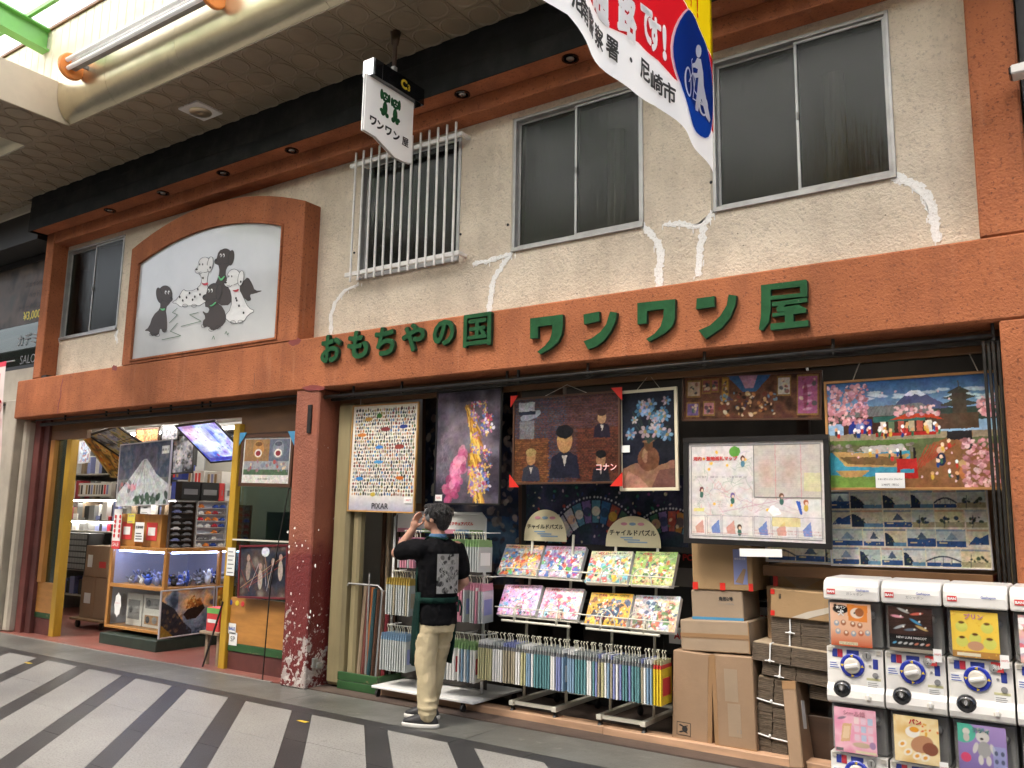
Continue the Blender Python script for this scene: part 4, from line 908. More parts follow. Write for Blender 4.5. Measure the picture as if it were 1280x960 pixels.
for ch, x, y in (('南', 365, 72), ('警', 428, 128), ('察', 500, 192), ('署', 572, 256), ('・', 655, 325), ('尼', 730, 385), ('崎', 782, 455), ('市', 828, 515)): bchar(ch, x, y, .105 if ch != '・' else .025, .10 if ch != '・' else .025, 'ink', .03)
bchar('尼', 318, 18, .105, .1, 'ink', .03)
for ch, x, y, w in (('通', 505, -40, .19), ('路', 640, 80, .17), ('で', 738, 130, .13), ('す', 775, 190, .10), ('!', 810, 240, .03)): bchar(ch, x, y, .24 if ch in '路通' else .19, w, 'ink_white', .05)
for ch, x, y, w in (('す', 965, -10, .07), ('!', 1010, 40, .02)): bchar(ch, x, y, .13, w, 'banner_red', .03)
MB().tube([(BX, low[0][0]-1.3, topz), (BX, yr+.03, topz)], .014, 8).build('top_rod', 'aluminium', BN)
for yy in (low[0][0]-.8, yr-.1): MB().tube([(BX, yy, topz), (BX, yy, slope(yy)-.05)], .004, 5).build('cord', 'string', BN)
# ------------------------------------------------------------------ neighbouring shop on the left
NB = thing('neighbour_building', 'dark glazed salon front beside the orange shop at the left edge', 'building', (-12.6, 0, 0))
def nb(nm, mat, *a, bevel=0, label=None): return bb(nm, mat, *a, bevel=bevel, parent=NB, label=label)
nb('wall', 'beige_wall', (-16, -11.37, .30, .5, 0, 2.9), (-16, -11.02, .5, .6, 4.7, 5.6)); nb('awning_board', 'black', (-16, -11.05, -.1, .3, 4.95, 5.35))
nb('fascia', 'beige_wall', (-16, -11.045, -.12, .42, 5.352, 5.46), bevel=.004)
nb('pier', 'beige_wall', (-11.72, -11.40, .05, .29, 0, 2.9), bevel=.01); nb('pipe', 'beige_wall', (-11.36, -11.22, .12, .28, 0, 2.63), bevel=.03)
W_ = nb('window', 'black', (-16, -11.05, .27, .33, 3.36, 3.42), (-16, -11.05, .27, .33, 4.86, 4.94), (-11.07, -11.02, .27, .33, 3.42, 4.86), (-13.2, -13.14, .27, .33, 3.42, 4.86))
MB().box(-16, -11.07, .295, .30, 3.42, 4.86).build('pane', 'glass_dark', W_)
nb('ledge', 'beige_wall', (-16, -11.30, .18, .29, 2.92, 3.34)); nb('room_back', 'inner_dark', (-16, -11.2, 1.4, 1.5, 3.0, 5.0))
cv = Cv(3.6, .86, 60, (.06, .05, .04)); cv.cloud(3, [(.03, .024, .022), (.10, .075, .06), (.06, .055, .05)], 4); 
for i in range(4): cv.line(cv.A*.74+i*.12, .2+.08*i, cv.A*.80+i*.16, .75, .09, (.13, .085, .065), .55)
cv.sheet('photo_print', WF, -14.68, 4.0, .291, NB, 'print_matt')
for i, s_ in enumerate(('フェイシャル', 'ヘッド', 'トリートメント')): txt(s_, WF, -11.75-.03*i, 4.56-.16*i, .9, .085, 'ink', NB, b=.288, bold=.01)
txt('¥3,000円～', WF, -11.62, 4.11, .95, .15, 'ink_green', NB, b=.2885, bold=.05); txt('¥3,000円～', WF, -11.62, 4.11, .93, .145, 'yellow', NB, b=.286, bold=.01)
txt('カデミー', WF, -11.75, 3.78, .7, .17, 'ink_grey', NB, b=.286, bold=.015); txt('SALON', WF, -11.7, 3.50, .55, .12, 'ink_grey', NB, b=.286)
nb('shutter_slats', 'ink_grey', *[(-13, -11.3+.0*i, .36, .40, 3.45+.14*i, 3.55+.14*i) for i in range(3)])
nb('green_strip', 'ink_green', (-13, -11.25, .34, .36, 3.88, 3.97)); nb('light_panel', 'ink_grey', *[(-12.2+.10*i, -12.12+.10*i, .42, .44, 3.6, 3.86) for i in range(9)])
# promotional flag on a pole
FL = thing('promotional_flag', 'tall pink and white flag on a black pole at the left edge', 'flag', (-11.2, -.5, 0))
MB().tube([(-11.34, -.50, 0), (-11.34, -.50, 3.35)], .013, 8).build('pole', 'black', FL)
a_, b2_ = P(-30, 455, -.5), P(11, 460, -.5)
fx0, fx1 = a_.x, b2_.x
MB().tube([(fx0, -.5, 3.23), (fx1+.12, -.5, 3.23)], .008, 6).build('cross_arm', 'aluminium', FL)
cv = Cv(fx1-fx0, 1.9, 90, lin((.86, .80, .78))); cv.rect(0, cv.A, .965, 1, lin((.80, .22, .30))); cv.rect(cv.A*.35, cv.A*.86, .80, .925, lin((.80, .2, .28))); cv.rect(cv.A*.38, cv.A*.82, .81, .915, lin((.92, .75, .25)))
cv.sheet('cloth', WF, fx0, 1.33, -.505, FL, 'print_matt', bend=lambda u, v: .03*np.sin(v*5)*u)
for i, ch in enumerate('おおもり'): txt(ch, WF, fx1-.09, 2.72-.19*i, .13, .15, 'banner_red', FL, b=-.53, bold=.05, keep=False)
MB().box(-11.5, -11.2, -.62, -.38, 0, .12).build('base', 'black', FL, bevel=.02)
# ------------------------------------------------------------------ wall camera at the right edge
k = P(1272, 92, -.1)
CA = thing('security_camera', 'small white security camera on the dark wall at the right edge', 'camera', (k.x, -.1, k.z))
m = MB(); m.hexa([(k.x-.03, -.18, k.z-.03), (k.x+.22, -.15, k.z-.02), (k.x+.22, -.05, k.z-.02), (k.x-.03, -.07, k.z-.03)], [(k.x-.03, -.18, k.z+.025), (k.x+.22, -.15, k.z+.045), (k.x+.22, -.05, k.z+.045), (k.x-.03, -.07, k.z+.025)])
m.build('housing', 'plastic_white', CA, bevel=.008); MB().box(k.x-.04, k.x-.02, -.175, -.075, k.z-.03, k.z+.02).build('lens', 'black_gloss', CA, bevel=.008)
MB().tube([(k.x+.12, -.1, k.z-.02), (k.x+.12, -.1, k.z-.07), (k.x+.12, .1, k.z-.08)], .016, 8).build('bracket', 'aluminium', CA)
RB = thing('right_building', 'dark edge of the next building past the orange pilaster, top right', 'building', (1, .1, 0))
bb('wall', 'black', (-.195, 3, .1, .5, 3.13, 5.6), parent=RB)

# ------------------------------------------------------------------ the other side of the arcade, behind the viewer
OP = thing('opposite_shops', 'row of shop fronts across the arcade, behind the viewer, seen only as reflections', 'building', (-5, -9, 0))
bb('wall', 'card_edge', (-40, 14, -9.2, -9.0, 0, 7.2), parent=OP)
for i in range(9): bb('shutter', 'aluminium_dark' if i % 2 else 'inner_wall', (-22+4*i, -18.6+4*i, -8.99, -8.9, .1, 2.6), parent=OP); bb('shop_sign', ['orange_stucco', 'paper_blue', 'paper', 'green_paint'][i % 4], (-22+4*i, -18.6+4*i, -8.95, -8.7, 2.9, 3.7), parent=OP)
MB().box(-17, 14, -9.0, -7.6, 5.5, 5.6).build('far_ceiling', 'canopy_beam', A); MB().box(-17, 14, -7.66, -7.6, 5.6, 7.3).build('far_panel', 'canopy_panel', A)
# ------------------------------------------------------------------ left shop: show case, pictures, goods
def fit4(p):
    """frame, width and height of the rectangle nearest to four points TL TR BR BL"""
    p = [Vector(q) for q in p]; U = (p[1]-p[0])+(p[2]-p[3]); V = (p[0]-p[3])+(p[1]-p[2]); w = U.length/2; h = V.length/2; c = sum(p, Vector())/4; f = Fr(c, U, V); f.O = f(-w/2, 0, -h/2); return f, w, h
c_ = lambda *h: [hx(x) for x in h]
CX0, CX1, CY0, CY1 = -9.67, -8.57, .45, 1.95
K = thing('display_case', 'orange timber glass show case on a dark green plinth in the shop doorway', 'display case', (-9.1, 1.2, 0))
MB().box(-9.60, -8.50, .36, 1.95, 0, .125).build('plinth', 'green_dark', K, bevel=.008)
MB().box(CX0, CX1, CY0, CY1, .17, .20).build('base_shelf', 'wood_orange', K, bevel=.003)
for x in (-9.5, -8.7): MB().box(x-.05, x+.05, .6, .7, .127, .168).build('foot', 'black', K)
MB().box(CX0, CX1, CY0, CY1, 1.06, 1.10).build('top_board', 'wood_orange', K, bevel=.004)
MB().box(CX0+.03, CX1-.03, CY0+.03, CY1, .645, .665).build('mid_shelf', 'wood_orange', K)
bars = [(CX0, CX0+.045, CY0, CY0+.045), (CX1-.045, CX1, CY0, CY0+.045), (CX1-.045, CX1, CY1-.05, CY1), (CX1-.045, CX1, 1.15, 1.19)]
for b4 in bars: MB().box(*b4, .202, 1.058).build('corner_post', 'wood_orange_v', K, bevel=.003)
for z0, z1 in ((.632, .672),):
    MB().box(CX0+.046, CX1-.046, CY0+.002, CY0+.03, z0, z1).build('cross_rail', 'wood_orange', K, bevel=.003)
    MB().box(CX1-.03, CX1-.002, CY0+.046, CY1-.05, z0, z1).build('cross_rail', 'wood_orange', K, bevel=.003)
for z0, z1 in ((.202, .63), (.674, 1.057)):
    MB().box(CX0+.046, CX1-.046, CY0+.016, CY0+.021, z0, z1).build('pane', 'glass_clear', K)
    MB().box(CX1-.021, CX1-.016, CY0+.046, CY1-.05, z0, z1).build('pane', 'glass_clear', K)
MB().box(CX0, CX0+.02, CY0+.05, CY1, .202, 1.057).build('back_board', 'case_inner', K); MB().box(CX0+.02, CX1-.03, 1.5, 1.52, .202, 1.057).build('back_board', 'case_inner', K)
MB().tube([(CX0+.08, CY0+.07, 1.045), (CX1-.08, CY0+.07, 1.045)], .009, 6).build('light_strip', 'led_blue', K)
MB().tube([(CX1-.08, CY0+.12, 1.045), (CX1-.08, CY1-.1, 1.045)], .009, 6).build('light_strip', 'led_blue', K)
toyc = ['paper', 'paper_blue', 'paper_blue', 'grey_knob', 'grey_knob', 'ink_blue', 'black', 'aluminium', 'ink_grey']
for i in range(60):                                            # model kits and figures on the lit shelf
    x = random.uniform(CX0+.12, CX1-.15); y = random.uniform(.55, .9) if i % 2 else random.uniform(.5, 1.4); x = x if i % 2 else random.uniform(CX1-.4, CX1-.12)
    h = random.uniform(.07, .20); w_ = random.uniform(.02, .045); m = MB()
    m.ball((x, y, .668+h*.3), (w_, w_, h*.32), 7, 5); m.ball((x+random.uniform(-.02, .02), y, .668+h*.72), (w_*.7, w_*.6, h*.2), 7, 5); m.tube([(x-w_, y, .668+h*.55), (x-w_*2, y-.02, .668+h*.8)], w_*.25, 5); m.tube([(x+w_*.4, y, .67), (x+w_*.4, y, .668+h*.4)], w_*.35, 5); m.ball((x+w_*1.3, y, .668+h*.5), (w_*.35, w_*.3, h*.2), 6, 4)
    tag(m.build('toy_figure', random.choice(toyc), smooth=True), 'tiny model figure standing on the lit upper shelf of the show case', 'figure', 'model figures in the show case')
def carton(nm, x0, x1, y0, y1, z0, z1, mat, label, cat='box', group=None, bevel=.003, extra=None, rot=0):
    f = Fr((x0, y0, z0), (math.cos(rot), math.sin(rot), 0), (0, 0, 1)); t = thing(nm, label, cat, f((x1-x0)/2, (y1-y0)/2, 0), group)
    MB(f).box(0, x1-x0, 0, y1-y0, 0, z1-z0).build('body', mat, t, bevel=bevel)
    if extra: extra(t, f, x1-x0, y1-y0, z1-z0)
    return t
for i, (x, z, w_, h_) in enumerate(((-9.45, .203, .30, .36), (-9.12, .203, .34, .17), (-9.12, .375, .34, .19))):
    def ex(t, f, w, d, h):
        MB(f).box(w*.12, w*.88, -.004, -.001, h*.2, h*.8).build('window', 'ink_grey' if i != 1 else 'wood_frame', t); MB(f).ball((w*.3, -.006, h*.5), (.04, .01, .04), 8, 6).build('figure', 'black', t); MB(f).ball((w*.68, -.006, h*.5), (.045, .01, .04), 8, 6).build('figure', 'grey_knob', t)
    carton('model_kit_box', x, x+w_, .58, .78, z, z+h_, 'plastic_white', ['tall pale kit box at the left of the show case lower shelf', 'pale kit box with ochre window at the bottom of the show case', 'pale kit box with grey window on top of the ochre one'][i], extra=ex)
t = thing('paper_tag', 'white burst-shaped paper hung at the left of the lower show case window', 'tag', P(147, 760, .43)); c0 = P(147, 756, .43)
MB().prism([(c0.x+(.07 if k % 2 else .085)*math.cos(k*.393)*.8, c0.z+(.12 if k % 2 else .14)*math.sin(k*.393)) for k in range(16)], .43, .433).build('paper', 'paper', t)
txt('プレゼント', WF, c0.x, c0.z+.02, .09, .04, 'ink_red', t, b=.428)
# --- painters for framed prints (plain pictures of places, flowers and patterns)
def p_mount(cv):
    cv.grad(hx('50504f'), hx('3c4a60')); cv.cloud(4, c_('4a4550', '6d6470', '39485c', '7f7a80'), 3, .7)
    cv.grad(hx('39443f'), hx('70706e'), 0, .42); pk = (cv.A*.52, .74)
    cv.poly([(0, .2), (cv.A*.2, .40), (cv.A*.47, .72), pk, (cv.A*.56, .73), (cv.A*.75, .48), (cv.A, .3), (cv.A, 0), (0, 0)], hx('b4b8ba'))
    for i in range(34):
        a = random.uniform(-1, 1); x = pk[0]+a*.42*cv.A; cv.line(pk[0]+a*.03, pk[1]-.02, x, .12+random.random()*.2, .012, random.choice(c_('c8c8c4', '6a7070', '8a9092', 'a89092')), .35)
    cv.mottle(9, .35, 4)
    cv.blobs(12, (.03, .07), c_('b06068', 'c88890', '3a2c36'), (.05, cv.A*.4, .2, .38), 3, .7); cv.blobs(22, (.04, .09), c_('28402e', '3c5240', '50605a'), (cv.A*.35, cv.A, .0, .16), 3, .9)
    cv.rect(cv.A*.83, cv.A*.97, .80, .92, hx('e0e0dc')); cv.fauxtext(cv.A*.84, cv.A*.96, .83, .9, 1, hx('222222'))
def p_galaxy(cv):
    cv.cloud(3, c_('1a2a9c', '3a6ad8', 'c8d8ff', '7848c0'), 11); cv.ell(cv.A*.35, .60, .26, .30, hx('ffffff'), 0, .9, 60); cv.ell(cv.A*.2, .85, .2, .15, hx('f08aa8'), 0, .6, 30)
    cv.cloud(9, c_('1a2060', 'ffffff'), 5, .18); cv.blobs(40, (.01, .04), c_('101a50', '2038a0', 'e0f0ff'), None, 2, .6)
    cv.rect(cv.A*.05, cv.A*.95, .02, .10, hx('3c3c9a')); cv.ell(cv.A*.35, .16, .02, .04, hx('a02040'))
def p_window_grid(cv):
    cv.cloud(4, c_('6f8a80', 'c8c080', '9fb4c8', '54606c'), 21)
    for x in (.33, .66): cv.line(cv.A*x, 0, cv.A*x, 1, .02, hx('20282a'))
    cv.line(0, .5, cv.A, .5, .02, hx('20282a')); cv.ell(cv.A*.5, .7, .16, .16, hx('a8b8d8')); cv.blobs(30, (.03, .07), c_('e8e8e0', '607868', 'b0a060', '505a90'), None, 2, .6)
def p_harbour(cv):
    cv.cloud(4, c_('d09028', '5a4a20', 'e8c060', '30303a'), 31); cv.blobs(30, (.02, .06), c_('c8602a', '2a2a30', 'e8d080'), None, 2, .7)
def p_ship(cv):
    cv.cloud(3, c_('3a4658', '8490a4', 'e8b070', '5c5058'), 41); cv.ell(cv.A*.6, .75, .35, .25, hx('f0b878'), 0, .6, 25)
    cv.poly([(cv.A*.42, .45), (cv.A*.5, .32), (cv.A*.68, .34), (cv.A*.84, .55), (cv.A*.80, .66), (cv.A*.5, .56)], hx('2c1c14'))
    cv.poly([(cv.A*.46, .57), (cv.A*.8, .64), (cv.A*.74, .80), (cv.A*.66, .76), (cv.A*.62, .88), (cv.A*.55, .78), (cv.A*.5, .76)], hx('a8642c'))
    cv.blobs(24, (.015, .04), c_('e0a050', '6a3418', 'ffd890'), (cv.A*.48, cv.A*.76, .58, .82), 2, .8)
    cv.poly([(0, .8), (cv.A*.25, .6), (cv.A*.42, .3), (cv.A*.6, .1), (cv.A*.6, 0), (0, 0)], hx('2b2a30')); cv.blobs(40, (.02, .06), c_('4a3c38', '1c1c24', '70583c'), (0, cv.A*.42, .1, .6), 2, .7)
    cv.poly([(0, .28), (cv.A*.25, 0), (0, 0)], hx('8a6a28')); cv.blobs(30, (.02, .05), c_('5c6c8c', '9aa8bc'), (cv.A*.5, cv.A, .02, .35), 3, .35)
def p_temple_pair(cv):
    cv.c[:] = hx('c8c4be'); cv.rect(.04, cv.A-.04, .18, .97, hx('8c8e92')); cv.cloud(3, c_('9a9490', '6c7480', 'b0aca0'), 51, .0)
    cv.rect(.04, cv.A*.55, .48, .97, hx('8a6a48')); cv.rect(cv.A*.55, cv.A-.04, .48, .97, hx('5c6270'))
    for cx, c1, c2 in ((cv.A*.32, 'a87c48', '6c4a28'), (cv.A*.74, '80848c', '4a4e58')):
        cv.ell(cx, .74, .18, .2, hx(c1)); cv.ell(cx, .66, .12, .09, hx('d8d0c8')); cv.ell(cx, .655, .085, .06, hx('7c2c30')); cv.ell(cx, .86, .12, .05, hx(c2))
    cv.rect(.04, cv.A-.04, .18, .30, hx('4c6048')); cv.blobs(26, (.02, .055), c_('a04840', 'c8b090', '707888', '8c6a70'), (.06, cv.A-.06, .26, .48), 1.6, .9)
    cv.fauxtext(cv.A*.35, cv.A*.65, .07, .12, 1, hx('202020'))
def p_band(cv):
    cv.cloud(3, c_('141820', '303440', '4a3c38', '787068'), 61); cv.ell(cv.A*.55, .9, .12, .1, hx('c8ccd8'))
    for x in (.18, .45, .72, .88): cv.ell(cv.A*x, .42+.1*math.sin(9*x), .07, .2, random.choice(c_('8c7c74', 'a89c90', '1c1c24'))); cv.ell(cv.A*x, .68+.1*math.sin(9*x), .05, .07, hx('a08478'))
    for i in range(9): cv.line(random.uniform(0, cv.A), random.uniform(0, .4), random.uniform(0, cv.A), random.uniform(.4, .9), .012, random.choice(c_('a04030', 'c8a070', 'd0d0d0')), .6)
def picture(name, pts, paint, frame, fw, label, group=None, res=160, depth=.02, cat='picture', fit_=None):
    f, w, h = fit_ or fit4(pts); return framed(name, None, 0, paint, frame, fw, label, cat, group, depth, res, fr=f, w=w, h=h)
q, f, w, h = picture('hanging_picture', [P(148, 556, .38), P(213, 549, .38), P(211, 631, .38), P(146, 633, .38)], p_mount, 'silver_frame', .012, 'snowy mountain print in a thin silver frame above the show case')
MB(f).tube([(w/2, .01, h), (w/2-.1, .02, h+.16)], .002, 4).build('cord', 'string', q)
picture('hanging_picture', [P(224, 533, .42), P(285, 528, .42), P(297, 573, .88), P(257, 579, .88)], p_galaxy, 'black_frame', .022, 'glowing screen with blue and pink night sky, tilted under the shop ceiling')[0]  # a framed print; its glow is added to imitate glare
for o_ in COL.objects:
    if o_.name.startswith('print') and o_.parent and 'glowing screen' in o_.parent.get('label', ''): o_.name = 'screen'; o_.data.materials[0] = MATS['screen']; o_.parent.name = 'hanging_glow_picture'; WL['screen'] = WL['hanging_glow_picture'] = Vector((0, 0, 0))
picture('hanging_picture', [P(112, 540, .6), P(165, 536, .6), P(170, 558, 1.0), P(147, 577, 1.0)], p_window_grid, 'black_frame', .03, 'tilted glassy print in black frame at the upper left of the shop doorway')
picture('hanging_picture', [P(128, 556, 1.0), P(160, 556, 1.0), P(160, 588, 1.3), P(112, 586, 1.3)], p_harbour, 'ochre_frame', .03, 'small golden print in ochre frame behind the tilted glassy one')
picture('leaning_picture', [PX(203, 738, -8.49), PX(273, 733, -8.49), PX(262, 790, -8.49), PX(197, 800, -8.49)], p_ship, 'silver_frame', .014, 'flying ship print in silver frame leaning on the side of the show case')
picture('leaning_picture', [PX(275, 733, -8.45), PX(300, 731, -8.45), PX(290, 782, -8.45), PX(265, 786, -8.45)], p_harbour, 'silver_frame', .012, 'slim silver framed print half hidden behind the yellow post')
def ex_c(t, f, w, h): pass
q, f, w, h = framed('framed_puzzle', [(302, 543), (367, 542), (363, 609), (298, 608)], .16, p_temple_pair, 'brown_frame', .035, 'brown framed print of two snarling stone heads in the shop window beside the pillar')
for sx, pts in ((0, [(-.03, h-.11), (-.03, h+.02), (.08, h+.02)]), (1, [(w-.08, h+.02), (w+.03, h+.02), (w+.03, h-.13)])): MB(f).prism(pts, -.006, -.002).build('corner_guard', 'blue_tape', q)
framed('framed_puzzle', [(300, 682), (361, 680), (356, 750), (295, 747)], .15, p_band, 'red_frame', .02, 'dark red framed print of figures above the orange timber panel')
# stuff seen in the window pane and behind
carton('green_crate', -6.95, -6.45, .45, .75, 1.24, 1.52, 'green_paint', 'green box behind the dark window pane beside the pillar')
carton('pale_brochure', -6.5, -6.36, .40, .42, 1.55, 1.95, 'paper_blue', 'pale blue brochure standing behind the dark window pane', 'brochure')
for px, py, mt in ((288, 753, 'ink_blue'), (296, 754, 'yellow'), (303, 755, 'paper_red')):
    p = P(px, py, .23); t = MB().lathe([(.026, 0), (.024, -.003)], (p.x, .234, p.z), 'b', 16).build('round_sticker', mt); tag(t, {'ink_blue': 'round blue sticker on the orange timber panel', 'yellow': 'round yellow sticker between two others on the orange panel', 'paper_red': 'round red sticker, rightmost on the orange panel'}[mt], 'sticker')
for (px, py, w_, h_, mt, lb) in ((287, 786, .11, .10, 'paper', 'white square sticker with blue print on the orange panel'), (288, 799, .12, .12, 'paper', 'lower white sticker with dark letters on the orange panel'), (289, 702, .12, .27, 'paper', 'white notice taped to the yellow post')):
    p = P(px, py, .2); yy = .229 if py > 750 else .195; t = thing('sticker', lb, 'sticker', (p.x, yy, p.z-h_/2)); MB().box(p.x-w_/2, p.x+w_/2, yy, yy+.002, p.z-h_/2, p.z+h_/2).build('paper', mt, t)
    if py > 795: txt('SP', WF, p.x, p.z, .07, .05, 'ink', t, b=yy-.002)
    elif py > 750: txt('SALE', WF, p.x, p.z, .09, .05, 'ink_blue', t, b=yy-.002, bold=.04)
    else:
        for k in range(6): MB().box(p.x-.045, p.x+.045-.02*(k % 2), yy-.0015, yy-.0005, p.z-.11+.04*k, p.z-.10+.04*k).build('print_line', 'ink_grey', t)
# notices and counter cards standing above the case
def card3(nm, px, py, w_, h_, y, mat, label, text=None, tm='ink', cat='notice', lines=3, rot=0):
    p = P(px, py, y); f = Fr((p.x-w_/2, y, p.z-h_/2), (1, 0, 0), (math.sin(rot), 0, math.cos(rot))); t = thing(nm, label, cat, f(w_/2, 0, 0)); MB(f).box(0, w_, 0, .003, 0, h_).build('paper', mat, t)
    if text: txt(text, f, w_/2, h_*.75, w_*.8, h_*.22, tm, t, bold=.02)
    for k in range(lines): MB(f).box(w_*.12, w_*(.6+.28*random.random()), -.0012, -.0004, h_*(.12+.14*k), h_*(.17+.14*k)).build('print_line', tm, t)
    return t
card3('notice', 174, 665, .17, .22, .42, 'paper', 'white notice with handwritten lines on the show case', '営業時間', lines=3)
card3('notice', 164, 648, .15, .11, .425, 'paper_yellow', 'small yellow notice above the white one', 'ガンプラ', 'ink_blue', lines=1)
card3('notice', 182, 637, .2, .09, .40, 'paper', 'white price slip hung under the mountain print', '現品限り', 'ink', lines=1)
card3('counter_banner', 146, 660, .16, .44, .44, 'paper', 'tall white hanging card with red pattern at the left end of the show case', None, 'ink_red', lines=0)
p = P(146, 662, .434); m = MB()
for k in range(5):
    for s_ in (-.05, .045): m.prism([(p.x+s_+.02*math.cos(t), p.z+.15-.055*k+.024*math.sin(t)) for t in np.linspace(0, 6.28, 9)[:-1]], .4345, .4385)
m.box(p.x-.08, p.x+.08, .4345, .4385, p.z-.22, p.z-.13); tag(m.build('red_pattern', 'paper_red'), 'red knots and red foot printed on the tall hanging card', 'print'); 
txt('SALE', WF, p.x, p.z-.17, .12, .05, 'ink_white', COL.objects.get('counter_banner'), b=.433)
for i, (px, lab) in enumerate(((157, 'left'), (188, 'right'))):
    p = P(px+4, 664, .52); carton('wooden_display', p.x-.17, p.x+.17, .50, .62, 1.102, 1.47, 'wood_orange_v', 'orange wooden card display on the show case, %s' % ('under the yellow notice' if i == 0 else 'beside the toy car racks'), 'display', extra=lambda t, f, w, d, h: (MB(f).box(w*.2, w*.8, -.004, -.001, h*.2, h*.75).build('red_card', 'paper_red', t), MB(f).box(w*.3, w*.7, -.006, -.0045, h*.35, h*.6).build('pale_label', 'paper', t)))
# toy car racks and boxes along the case side
def carrack(y0, y1, z0, z1, nr, nc, frame, cellm, carm, label, X=-8.62):
    f = Fr((X, y0, z0), (0, 1, 0), (0, 0, 1)); w = y1-y0; h = z1-z0; t = thing('toy_car_rack', label, 'rack', f(w/2, .03, 0))
    MB(f).box(0, w, .04, .05, 0, h).build('back', cellm, t)
    for k in range(nr+1): MB(f).box(0, w, 0, .04, h*k/nr*.985, h*k/nr*.985+.006).build('shelf', frame, t)
    for x in (0, w-.008): MB(f).box(x, x+.008, 0, .04, .006, h-.002).build('side', frame, t)
    for r_ in range(nr):
        for c in range(nc):
            if random.random() < .06: continue
            cw = (w-.02)/nc; a = .01+cw*(c+.12); z = h*r_/nr*.985+.008; m = MB(f); L_ = cw*.74; hh = h/nr*.52
            m.prism([(a, z+hh*.12), (a, z+hh*.5), (a+L_*.22, z+hh*.58), (a+L_*.36, z+hh), (a+L_*.72, z+hh), (a+L_*.86, z+hh*.6), (a+L_, z+hh*.5), (a+L_, z+hh*.12)], .008, .034)
            m.lathe([(hh*.2, 0), (hh*.2, .006)], (a+L_*.22, .004, z+hh*.18), 'b', 8); m.lathe([(hh*.2, 0), (hh*.2, .006)], (a+L_*.78, .004, z+hh*.18), 'b', 8)
            tag(m.build('toy_car', random.choice(carm)), 'tiny toy car displayed in the racks on the show case', 'toy car', 'toy cars in the racks')
carrack(.50, .82, 1.105, 1.62, 8, 2, 'wood_dark', 'inner_dark', ['ink_grey', 'paper', 'grey_knob', 'paper_blue'], 'dark toy car rack on the show case')
carrack(.84, 1.26, 1.105, 1.63, 7, 4, 'plastic_white', 'case_inner', ['ink_grey', 'panel_red', 'paper', 'ink_blue', 'orange_plastic'], 'white framed toy car rack on the show case')
carrack(1.28, 1.62, 1.105, 1.60, 7, 3, 'wood_brown', 'inner_wall', ['panel_red', 'grey_knob', 'ink_blue'], 'narrow brown toy car rack behind the yellow post')
for i, (y, mt) in enumerate(((.60, 'black'), (.86, 'black'), (1.11, 'paper_red'), (1.19, 'paper'))):
    carton('kit_box', -8.72, -8.60, y, y+(.24 if i < 2 else .07 if i == 2 else .24), 1.64, 1.85, mt, ['black car kit box on the rack, nearest', 'black car kit box with pale badge, second on the rack', 'slim red car kit box between black and white ones', 'white car kit box beside the yellow post'][i], extra=lambda t, f, w, d, h: MB(Fr((f.O.x+w, f.O.y, f.O.z), (0, 1, 0), (0, 0, 1))).box(.03, d-.03, -.003, -.001, h*.3, h*.6).build('picture', 'grey_knob', t))
# shelves at the back with small goods
GN = {'paper': 'white', 'plastic_white': 'ivory', 'paper_blue': 'blue grey', 'ink_grey': 'grey', 'paper_yellow': 'yellow', 'panel_red': 'dark red', 'panel_blue': 'navy', 'black': 'black', 'card_pale': 'tan'}
def wallshelf(x0, x1, y, zs, label, goods, strip=0):
    t = thing('wall_shelf', 'white wall '+label, 'shelf', ((x0+x1)/2, y, 0))
    for z in zs: MB().box(x0, x1, y, y+.4, z-.02, z).build('board', 'inner_wall', t)
    MB().box(x0, x1, y+.4, y+.42, 0, 2.5).build('back_panel', 'ink_grey', t)
    for x in (x0, x1-.02): MB().box(x, x+.02, y-.001, y+.399, 0, 2.5).build('upright', 'aluminium', t)
    for z in zs:
        x = x0+.05
        while x < x1-.12:
            w_ = random.uniform(.05, .15); h_ = random.uniform(.17, .30); b_ = MB().box(x, x+w_, y+random.uniform(.01, .1), y+.3, z+.001, z+h_).build('goods_box', random.choice(goods)); 
            tag(b_, '%s boxed item on the %s' % (GN[b_.data.materials[0].name], label), 'box', '%s boxed items on the %s' % (GN[b_.data.materials[0].name], label)); x += w_+random.uniform(.004, .03)
    if strip:
        for z in zs[3:5]: MB().tube([(x0+.05, y+.03, z-.03), (x1-.05, y+.03, z-.03)], .008, 6).build('light_strip', 'lamp_tube', t)
g_ = ['paper', 'plastic_white', 'paper_blue', 'ink_grey', 'ink_grey', 'panel_red', 'panel_blue', 'black', 'black', 'card_pale', 'card_pale']
wallshelf(-13.4, -10.5, 1.85, (.25, .62, 1.20, 1.36, 1.68, 2.06), 'lit shelves at the back left', g_, 1)
wallshelf(-9.8, -8.0, 3.6, (.4, .75, 1.1, 1.45, 1.8, 2.15), 'shelves straight behind the show case', g_)
wallshelf(-7.9, -6.2, 2.6, (.4, .75, 1.1, 1.45, 1.8, 2.15), 'shelves behind the dark window', g_)
cv0 = P(110, 688, 1.75); carton('drawer_cabinet', cv0.x-.5, cv0.x+.25, 1.6, 1.84, .64, 1.17, 'black', 'black cabinet of small drawers beyond the cardboard boxes', 'cabinet', extra=lambda t, f, w, d, h: [MB(f).box(.02+i*.07, .075+i*.07, -.006, -.001, .02+j*.085, .085+j*.085).build('drawer', 'ink_grey', t) for i in range(10) for j in range(6)])
